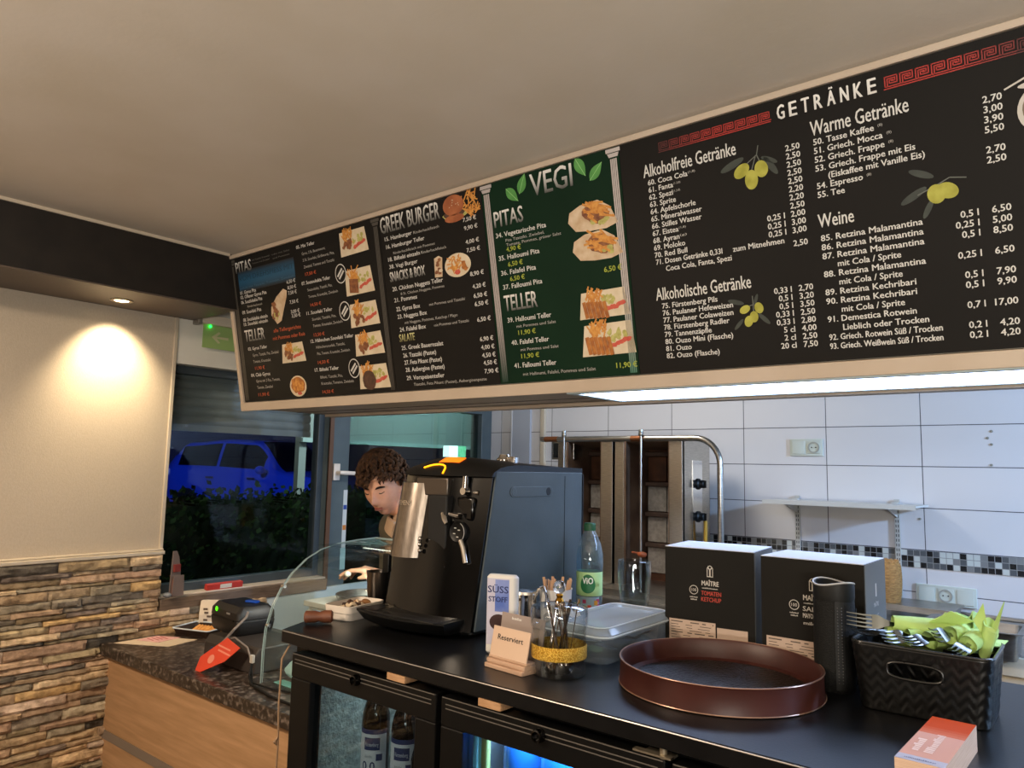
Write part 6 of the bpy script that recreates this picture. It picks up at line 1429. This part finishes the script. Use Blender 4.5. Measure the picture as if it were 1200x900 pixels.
# ================================================================== outside at night
m_hedge = mat('dark_hedge_leaf', '#15260f', .8, spec=.15, col2='#213617', nscale=9)
b = MB(); R = random.Random(12)
for k in range(14000):
    y = R.uniform(1.6, 6.4); x = -4.45+R.uniform(-.22, .25); z = R.triangular(.3, 1.30+.05*noise.noise((y*3, x*9, 0)), 1.15)
    a, e, l = R.uniform(0, 6.28), R.uniform(-.3, 1.3), R.uniform(.03, .06); w = l*.33
    d = Vector((cos(a)*cos(e), sin(a)*cos(e), sin(e))); s_ = d.orthogonal().normalized(); p = Vector((x, y, z))
    b.add([p, p+d*l*.5+s_*w, p+d*l, p+d*l*.5-s_*w], [(0, 1, 2, 3)])
t = thing('hedge', 'dark evergreen hedge outside the window in front of the car', 'hedge', (-4.45, 3.9, 0))
b.v = [(p[0]+4.45, p[1]-3.9, p[2]) for p in b.v]; o = b.build('foliage', m_hedge, t, smooth=0); o['kind'] = 'stuff'
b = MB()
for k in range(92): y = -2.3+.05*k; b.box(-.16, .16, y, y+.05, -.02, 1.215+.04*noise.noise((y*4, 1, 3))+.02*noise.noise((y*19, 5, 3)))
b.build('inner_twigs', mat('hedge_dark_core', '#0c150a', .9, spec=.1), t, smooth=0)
# car: sections along its length, front towards +x (local)
m_paint = mat('car_blue_paint', '#2a4fc4', .3, coat=.6); m_cglass = mat('dark_car_window', '#04050a', .12, spec=.5); m_tyre = mat('car_black_rubber', '#0b0b0c', .8)
head = Vector((.853, -.522, 0)); ang = math.atan2(head.y, head.x)+radians(45)
car = thing('parked_car', 'blue parked SUV seen through the window behind the hedge', 'car', (-13.56, 8.90, .20), ang)
def sec(x):
    def ip(tab):
        for (xa, va), (xb, vb) in zip(tab, tab[1:]):
            if xa <= x <= xb: f = (x-xa)/(xb-xa); f = f*f*(3-2*f); return va+(vb-va)*f
        return tab[-1][1]
    w = ip([(-2.25, .78), (-1.9, .90), (1.5, .92), (2.05, .84), (2.25, .66)]); zb = ip([(-2.25, .42), (-1.8, .26), (1.8, .25), (2.25, .36)])
    belt = ip([(-2.25, 1.14), (-1.6, 1.12), (.75, 1.06), (1.5, 1.02), (2.1, .92), (2.25, .80)]); roof = ip([(-2.25, 1.16), (-2.12, 1.42), (-1.75, 1.66), (-.6, 1.73), (.15, 1.70), (1.0, 1.10), (1.55, 1.06), (2.1, .95), (2.25, .82)])
    rw = ip([(-2.25, .66), (-1.7, .66), (.1, .66), (1.0, .74), (2.25, .55)])
    return [(0, zb), (w*.9, zb), (w*.99, zb+.12), (w, (zb+belt)/2), (w*.97, belt-.05), (w*.93, belt), (w*.93+(rw-w*.93)*.55, belt+(roof-belt)*.55), (rw, max(belt+.004, roof-.06)), (rw*.86, roof-.012), (0, roof)]
xs = [-2.25+4.5*k/60 for k in range(61)]
b = MB(); rings = []
for x in xs:
    h_ = sec(x); rings.append([(x, y, z) for y, z in h_]+[(x, -y, z) for y, z in reversed(h_[1:-1])])
b.loft(rings); b.build('body', m_paint, car, smooth=40)
def panel(x0, x1, i0, i1, side, off=.012, name='side_window', f0=.1, f1=.92, skew=0, n=14):
    b = MB(); rr = []
    for k in range(n+1):
        x = x0+(x1-x0)*k/n; h_ = sec(x); P = []
        for q in range(7):
            f = f0+(f1-f0)*q/6; a = i0+(i1-i0)*f; i = min(int(a), len(h_)-2); g = a-i; y = h_[i][0]+(h_[i+1][0]-h_[i][0])*g; z = h_[i][1]+(h_[i+1][1]-h_[i][1])*g
            P.append((x+skew*f, side*(y+off), z))
        rr.append(P)
    b.loft(rr, False, False, closed=False); return b.build(name, m_cglass, car, smooth=60)
for s_ in (1, -1):
    panel(-1.80, -.72, 5, 7, s_); panel(-.64, .52, 5, 7, s_)
b = MB(); rr = []
for k in range(9):
    f = .06+.86*k/8; x = 1.0+(.18-1.0)*f; h_ = sec(x); zt = h_[-1][1]; ww = h_[7][0]*(.93-.03*f); rr.append([(x+.012, ww*(-1+2*q/10), zt+.012-.02*(abs(-1+2*q/10))**3) for q in range(11)])
b.loft(rr, False, False, closed=False); b.build('windshield', m_cglass, car, smooth=60)
for s_ in (1, -1):
    b = MB(); b.sphere((.62, s_*1.02, 1.12), .11, 16, 10, (.75, 1.0, .72)); b.cyl((.62, s_*.88, 1.08), (.62, s_*.99, 1.10), .03, n=8); b.build('wing_mirror', m_paint, car)
    b = MB(); b.sphere((2.06, s_*.66, .82), .16, 16, 10, (.9, 1.1, .55)); b.mi = 1; b.sphere((2.16, s_*.62, .82), .045, 10, 8); b.sphere((2.08, s_*.76, .83), .035, 10, 8); b.build('headlight', [m_cglass, mat('headlight_chrome', '#cfd6e0', .1, metal=1, emit='#cfe0ff', estr=.15)], car)
    b = MB(); b.rbox(-2.22, -2.06, s_*.80-.06, s_*.80+.06, .98, 1.10, .03); b.build('tail_light', mat('tail_light_white', '#dfe4ea', .2, emit='#dfe8ff', estr=.12), car)
    for x in (-1.42, 1.38):
        b = MB(); b.lathe([(.20, -.11), (.34, -.11), (.36, -.08), (.36, .08), (.34, .11), (.20, .11)], 32); b.mi = 1; b.lathe([(.20, -.10), (.22, .112), (.05, .09)], 20); b.v = [(x+p[0], s_*.83+s_*p[2], .36+p[1]) for p in b.v]; b.build('wheel', [m_tyre, m_steel], car)
    for x in (-.80, .30):
        b = MB(); b.rbox(x-.10, x+.10, s_*.925-.012, s_*.925+.012, .93, .97, .01); b.build('door_handle', mat('car_handle_dark', '#0d1a4d', .3), car)
b = MB(); b.box(2.10, 2.27, -.55, .55, .48, .74); b.build('grille', m_tyre, car, bevel=.03)
# glowing box standing in for an exit sign reflected in the door glass
t = thing('exit_sign_reflection', 'glowing white and green box standing in for a sign reflected in the corner door', 'sign', (-4.0, 4.22, 1.54), .0)
b = MB(); b.box(-.03, .03, -.10, .0, -.0, .085); b.mi = 1; b.box(-.03, .03, .0, .09, .0, .085); b.build('reflection_face', [mat('reflection_lit_white', '#ffffff', .5, emit='#f4fff4', estr=5), mat('reflection_lit_green', '#9be0b4', .5, emit='#7df0a8', estr=1.2)], t, smooth=0)
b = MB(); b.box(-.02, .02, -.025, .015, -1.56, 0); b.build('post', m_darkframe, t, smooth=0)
b = MB(); b.box(-4.62, -4.55, 3.2, 6.2, 1.62, 2.6); b.box(-4.62, -4.57, 3.2, 3.26, -.02, 1.62); b.box(-4.62, -4.57, 6.14, 6.2, -.02, 1.62); b.mi = 1; b.box(-4.55, -4.53, 3.2, 6.2, 1.62, 1.65)  # panel added in place of the pale reflection in the door glass
tag(b.build('reflection_panel', [mat('grey_green_reflection', '#858b8a', .6), mat('reflection_edge', '#9fb0b0', .5)], smooth=0), 'grey green panel added outside, standing in for reflections in the glass door', 'panel')
# ================================================================== the man behind the counter
PX, PY = -2.30, 2.02                       # under the head
per = thing('person', 'young man with dark wavy hair in an olive jacket leaning over the display case', 'person', (-2.20, 2.10, 0))
OFF = Vector((-2.20, 2.10, 0))
def capsules(segs, name, mats, vox, smooth_it=6):
    """union of tapering limbs, fused to one continuous surface"""
    b = MB()
    for p, q, r0, r1, *sc in segs:
        p = Vector(p)-OFF; q = Vector(q)-OFF; n = 5
        pth = [p+(q-p)*k/n for k in range(n+1)]; rad = [r0+(r1-r0)*k/n for k in range(n+1)]
        if sc:
            t_ = MB(); t_.tube(pth, rad, 20); c = (p+q)/2; b.add([(c.x+(v[0]-c.x)*sc[0], c.y+(v[1]-c.y)*sc[1], v[2]) for v in t_.v], t_.f)
            for e, r in ((p, r0), (q, r1)): t2 = MB(); t2.sphere(e, r, 18, 12); b.add([(c.x+(v[0]-c.x)*sc[0], c.y+(v[1]-c.y)*sc[1], v[2]) for v in t2.v], t2.f)
        else:
            b.tube(pth, rad, 16); b.sphere(p, r0, 16, 10); b.sphere(q, r1, 16, 10)
    return b
def fuse(b, name, m, vox, sm=3, parent=per):
    o = b.build(name, m, parent, smooth=0)
    md = o.modifiers.new('fuse', 'REMESH'); md.mode = 'VOXEL'; md.voxel_size = vox; md.use_smooth_shade = True
    if sm: ms = o.modifiers.new('soften', 'SMOOTH'); ms.factor = .5; ms.iterations = sm
    return o
# head: shaped sphere; local face frame: x right of the face, y forward, z up
HD = Vector((PX, PY, 1.385)); yaw_ = radians(12); pit_ = radians(-22); rol = radians(6)
face_dir = Vector((.36, -.93, 0)).normalized()
f_y = face_dir; f_z = Vector((0, 0, 1)); f_x = f_y.cross(f_z)
RM = Matrix((f_x, f_y, f_z)).transposed(); RM = RM @ Matrix.Rotation(pit_, 3, 'X') @ Matrix.Rotation(rol, 3, 'Y')
def hp(v): return HD+RM @ Vector(v)
def g(x, z, cx, cz, sx, sz): return math.exp(-((x-cx)/sx)**2-((z-cz)/sz)**2)
def headmesh(b):
    t = MB(); t.sphere((0, 0, 0), 1, 72, 54); out = []
    for x, y, z in t.v:
        X = x*.073; Y = y*.094; Zz = z*.116
        if z < 0: k = -z; X *= 1-.30*k**1.6; Y *= 1-.10*k
        if z > .2: X *= 1+.02; 
        if y < 0 and z < -.1: Y *= 1-.28*min(1, (-z-.1)*1.4)
        if y > 0:
            fr_ = min(1, y*1.6)
            Y += fr_*(.024*g(X, Zz, 0, -.030, .0105, .013)+.016*g(X, Zz, 0, -.012, .0075, .020)+.006*g(X, Zz, 0, .006, .007, .014))          # nose
            Y += fr_*.007*(g(X, Zz, .012, -.033, .006, .007)+g(X, Zz, -.012, -.033, .006, .007))
            Y -= fr_*.012*(g(X, Zz, .031, .010, .014, .010)+g(X, Zz, -.031, .010, .014, .010))                                              # eye sockets
            Y += fr_*.0065*(g(X, Zz, .031, .008, .011, .0065)+g(X, Zz, -.031, .008, .011, .0065))                                             # lids
            Y += fr_*.005*(g(X, Zz, .030, .026, .020, .007)+g(X, Zz, -.030, .026, .020, .007))                                                # brow
            Y += fr_*.007*g(X, Zz, 0, -.058, .020, .005)+fr_*.0075*g(X, Zz, 0, -.068, .017, .005)-fr_*.004*g(X, Zz, 0, -.063, .02, .0022)      # lips
            Y += fr_*.014*g(X, Zz, 0, -.098, .020, .015)+fr_*.004*(g(X, Zz, .045, -.020, .018, .016)+g(X, Zz, -.045, -.020, .018, .016))
            Y -= fr_*.004*g(X, Zz, 0, -.082, .02, .006)
        out.append((X, Y, Zz))
    b.add([hp(p)-OFF for p in out], t.f)
    for s_ in (1, -1):        # ears
        e = MB(); e.sphere((0, 0, 0), 1, 16, 12); b.add([hp((s_*(.073+.008*q[0]), -.008+.018*q[1]-.004*q[2], -.006+.030*q[2]))-OFF for q in e.v], e.f)
neck0 = hp((0, -.025, -.075)); sho = Vector((-2.185, 2.155, 1.235))
TOR = [((-2.185, 2.17, 1.225), (-2.165, 2.21, .98), .12, .14, 1.35, .85), ((-2.18, 2.20, .98), (-2.165, 2.21, .88), .14, .15, 1.15, .9)]
body = MB(); headmesh(body)
hand = Vector((-2.262, 1.880, 1.078)); wrist = Vector((-2.185, 1.940, 1.052)); elbow = Vector((-1.975, 2.10, 1.02)); shL = Vector((-2.02, 2.13, 1.21)); shR = Vector((-2.36, 2.15, 1.21))
elbR = Vector((-2.43, 2.20, 1.00)); wrR = Vector((-2.36, 2.02, .86)); 
seg = [(neck0, sho+Vector((0, 0, .03)), .052, .058), *TOR,
       (sho, shL, .07, .06), (sho, shR, .07, .06), (shL, elbow, .050, .040), (elbow, wrist, .038, .026), (shR, elbR, .050, .040), (elbR, wrR, .038, .026),
       ((-2.07, 2.21, .88), (-2.06, 2.19, .48), .085, .060), ((-2.06, 2.19, .48), (-2.06, 2.24, .09), .056, .040), ((-2.26, 2.21, .88), (-2.27, 2.20, .48), .085, .060), ((-2.27, 2.20, .48), (-2.27, 2.25, .09), .056, .040),
       ((-2.06, 2.25, .05), (-2.06, 2.10, .035), .042, .034), ((-2.27, 2.26, .05), (-2.28, 2.11, .035), .042, .034)]
def handsegs(w, k, side, curl):
    """palm from wrist w towards k with four curled fingers and an opposed thumb"""
    d = (k-w).normalized(); upv = Vector((0, 0, 1)); s_ = d.cross(upv).normalized()*side; n_ = s_.cross(d)*side; out = []
    pb = w+d*.015; pk = w+d*.085
    for i, (o_, L_) in enumerate(((-.030, .085), (-.010, .095), (.010, .088), (.028, .068))):
        base = pk+s_*o_; out.append((pb+s_*o_*.6, base, .0165, .0115))
        a = curl*(.6+.14*i); d1 = (d*cos(a)-n_*sin(a)); d2 = (d*cos(a*2)-n_*sin(a*2)); d3 = (d*cos(a*2.7)-n_*sin(a*2.7))
        p1 = base+d1*L_*.45; p2 = p1+d2*L_*.32; p3 = p2+d3*L_*.23
        out += [(base, p1, .0100, .0090), (p1, p2, .0088, .0080), (p2, p3, .0080, .0066)]
    tb = w+d*.030-s_*.026; t1 = tb-s_*.020+d*.026-n_*.014; t2 = t1+d*.030-n_*.014+s_*.006; out += [(w+d*.02-s_*.01, tb, .016, .0135), (tb, t1, .0125, .0105), (t1, t2, .0100, .0075)]
    return out
hs = handsegs(wrist, hand, 1, .5); seg += hs+handsegs(wrR, wrR+Vector((.05, -.10, -.03)), -1, .7)
body.add(*(lambda c: (c.v, c.f))(capsules(seg, '', None, 0)))
m_skin = bpy.data.materials.new('skin'); 
m_skin = mat('light_skin', '#cf9a7b', .5, col2='#c48d6e', nscale=30, sss=.15)
nt = m_skin.node_tree; N = nt.nodes; Lk = nt.links; bs = N['Principled BSDF']; src = bs.inputs['Base Color'].links[0].from_socket
tc = N.new('ShaderNodeTexCoord'); ds = N.new('ShaderNodeVectorMath'); ds.operation = 'DISTANCE'; ds.inputs[1].default_value = tuple(hp((0, .062, -.092))-OFF); Lk.new(tc.outputs['Object'], ds.inputs[0])
mr = N.new('ShaderNodeMapRange'); mr.inputs[1].default_value = .035; mr.inputs[2].default_value = .062; mr.inputs[3].default_value = .42; mr.inputs[4].default_value = 0; Lk.new(ds.outputs['Value'], mr.inputs[0])
mx = N.new('ShaderNodeMix'); mx.data_type = 'RGBA'; mx.inputs[7].default_value = c4('#6e4a38'); Lk.new(mr.outputs[0], mx.inputs[0]); Lk.new(src, mx.inputs[6]); Lk.new(mx.outputs[2], bs.inputs['Base Color'])   # stubble on the chin
bo = fuse(body, 'body', m_skin, .0048, 3)
# face details
b = MB()
for s_ in (1, -1):
    b.tube([hp((s_*x, y, z))-OFF for x, y, z in ((.013, .089, .0235), (.024, .0885, .0275), (.036, .084, .028), (.047, .074, .024))], [.003, .0045, .004, .002], 8); b.build('eyebrow', mat('eyebrow_hair', '#1d130d', .8, spec=.2), per); b = MB()
b = MB()
for s_ in (1, -1): b.tube([hp((s_*x, y, z))-OFF for x, y, z in ((.019, .083, .006), (.026, .0872, .0025), (.034, .0855, .0025), (.043, .077, .006))], [.0012, .0019, .0019, .0012], 6); b.build('eyelashes', mat('lash_black', '#120c09', .6), per); b = MB()
b = MB(); b.loft([[hp((x, .0855-abs(x)*.25+dy, -.063+dz))-OFF for x in [-.017+.0034*k for k in range(11)]] for dy, dz in ((-.003, .005), (.0018, .0025), (-.0005, 0), (.0026, -.0035), (-.002, -.0075))], False, False, closed=False)
b.build('lips', mat('lip_rose', '#824739', .45), per, smooth=60)
# hair: cap plus wavy locks
b = MB(); R = random.Random(21)
t = MB(); t.sphere((0, 0, 0), 1, 56, 44); keep = []
V = []
for x, y, z in t.v:
    k = 1.10+.10*max(0, z)+.035*noise.noise((x*5, y*5, z*5)); V.append((x*.076*k, y*.096*k-.004, z*.118*k))
F = []
for f in t.f:
    c = Vector((0, 0, 0))
    for i in f: c += Vector(t.v[i])
    c /= len(f); low = -.45 if c.y < -.25 else (.02 if abs(c.x) > .62 and c.y < .25 else .42+.22*max(0, c.y-.3))
    if c.z > low: F.append(f)
b.add([hp(p)-OFF for p in V], F)
for k in range(300):
    th = R.uniform(0, 2*pi); ph = R.uniform(.05, 1.45); x, y, z = sin(ph)*cos(th), sin(ph)*sin(th), cos(ph)
    if y > .35 and z < .50: continue
    if z < .12 and y > -.1: continue
    p = Vector((x*.082, y*.101-.004, z*.132)); nrm = Vector((x, y, z*1.0)).normalized(); tg = Vector((R.uniform(-.5, .5), .8 if z > .35 else .1, -.3-.8*(1-z))).normalized(); tg = (tg-nrm*tg.dot(nrm)).normalized(); sd = nrm.cross(tg)
    L_ = R.uniform(.03, .055); pts = [p-nrm*.006]
    for q in range(1, 7):
        f = q/6; pts.append(p+tg*L_*f+nrm*(.014*sin(pi*f*.9)+.004)+sd*.007*sin(f*6+k))
    b.tube([hp(q)-OFF for q in pts], [.0055, .0072, .0078, .0072, .006, .0042, .0016], 6)
b.build('hair', mat('dark_brown_hair', '#21160f', .75, spec=.2, col2='#47301f', nscale=60), per, smooth=60)
b = MB()   # stubble along jaw and upper lip: a thin shaded skin patch
# clothing
jk = capsules([((-2.19, 2.18, 1.215), (-2.205, 2.20, 1.0), .135, .165, 1.3, .88), ((-2.205, 2.20, 1.0), (-2.18, 2.215, .80), .165, .175, 1.2, .9), (sho+Vector((0, .01, -.03)), shL, .075, .076), (sho+Vector((0, .01, -.03)), shR, .075, .076), (shL, elbow, .070, .058), (elbow, elbow+(wrist-elbow)*.62, .056, .044), (shR, elbR, .070, .058), (elbR, elbR+(wrR-elbR)*.75, .056, .044)], '', None, 0)
fuse(jk, 'jacket', mat('olive_brown_jacket', '#4f4736', .8, col2='#5f5542', nscale=14, bump=.3, bscale=30), .008, 4)
nb = neck0+(sho-neck0)*.62
cl = MB(); rr = []
for z_, r_, lift in ((-.020, .082, 0), (.012, .076, 0), (.040, .068, .01), (.042, .062, .01), (.010, .064, 0)):
    rr.append([tuple(nb-OFF+Vector((r_*1.12*cos(a), r_*sin(a), z_-.020*max(0, -sin(a))+lift*cos(2*a)))) for a in [2*pi*k/32 for k in range(32)]])
cl.loft(rr, False, False); cl.build('collar', mat('beige_collar', '#b79a7c', .8), per)
b = MB(); rr = []
for k in range(8):
    f = k/7; z_ = 1.20-.42*f; rr.append([(-2.175+x-OFF.x, 2.175+.045*f-.135-.02*f+.03*abs(x/.1)**2-OFF.y, z_) for x in [-.10+.02*q for q in range(11)]])
b.loft(rr, False, False, closed=False); b.build('apron', mat('grey_apron', '#8f8478', .8), per, smooth=60, solid=.006)
tr_b = capsules([((-2.07, 2.21, .88), (-2.06, 2.19, .48), .100, .076), ((-2.06, 2.19, .48), (-2.06, 2.24, .10), .074, .058), ((-2.26, 2.21, .88), (-2.27, 2.20, .48), .100, .076), ((-2.27, 2.20, .48), (-2.27, 2.25, .10), .074, .058), ((-2.165, 2.21, .93), (-2.165, 2.21, .86), .155, .15, 1.1, .9)], '', None, 0)
fuse(tr_b, 'trousers', mat('dark_trousers', '#1d1e24', .8), .01, 3)
for xx in (-2.06, -2.275):
    b = MB(); b.loft([[(xx+w*cos(a)-OFF.x, 2.185+d*sin(a)-OFF.y+dy, z) for a in [2*pi*k/20 for k in range(20)]] for w, d, dy, z in ((.048, .135, 0, 0), (.050, .138, 0, .02), (.048, .13, 0, .05), (.046, .085, .045, .085), (.045, .055, .065, .105))]); b.build('shoe', m_tyre, per)
b = MB()
for a0 in (-1, 1):
    q0 = nb-OFF+Vector((0, .012, -.045)); ring = []
    for k in range(9):
        f = k/8; a = radians(-90+a0*(8+70*f)); r_ = .088+.012*f
        ring.append([tuple(q0+Vector((r_*1.1*cos(a)*1.0, r_*sin(a)*1.05, .030*f-.012+dz))+Vector((cos(a), sin(a), 0))*dr) for dr, dz in ((0, .034), (.012, .030), (.022, -.004-.022*(1-f)), (.016, -.008-.022*(1-f)))])
    b.loft(ring)
b.build('lapel', mat('beige_collar', '#b79a7c', .8), per)
# thing in the hand
fz = (hand-wrist).normalized(); gp = wrist+fz*.100+Vector((0, 0, -.012))
b = MB(); b.sphere((0, 0, 0), .013, 16, 12, (1, 1, .9)); tag(b.build('mushroom', mat('white_onion', '#d8cdbb', .5), loc=(Vector(hs[3][1])*.6+Vector(hs[-1][1])*.4)+Vector((0, 0, .010))), 'small white piece of food held in the man\'s fingertips', 'food')
b = MB(); b.lathe([(.075, 0), (.10, .012), (.11, .035), (.107, .036), (.09, .012), (.005, .006)], 32); tag(b.build('steel_bowl', m_steel, loc=(-2.17, 1.84, .965)), 'shallow steel bowl under the hand of the man', 'bowl')
b = MB(); b.box(-2.38, -1.66, 1.72, 1.93, .945, .965); b.box(-2.36, -1.68, 1.73, 1.92, .935, .945); [b.box(xx, xx+.018, yy, yy+.018, .76, .935) for xx in (-2.36, -1.68) for yy in (1.722, 1.90)]
tag(b.build('prep_shelf', mat('white_prep_board', '#c3beb4', .4), bevel=.003), 'pale raised preparation shelf at the back of the display case', 'shelf')
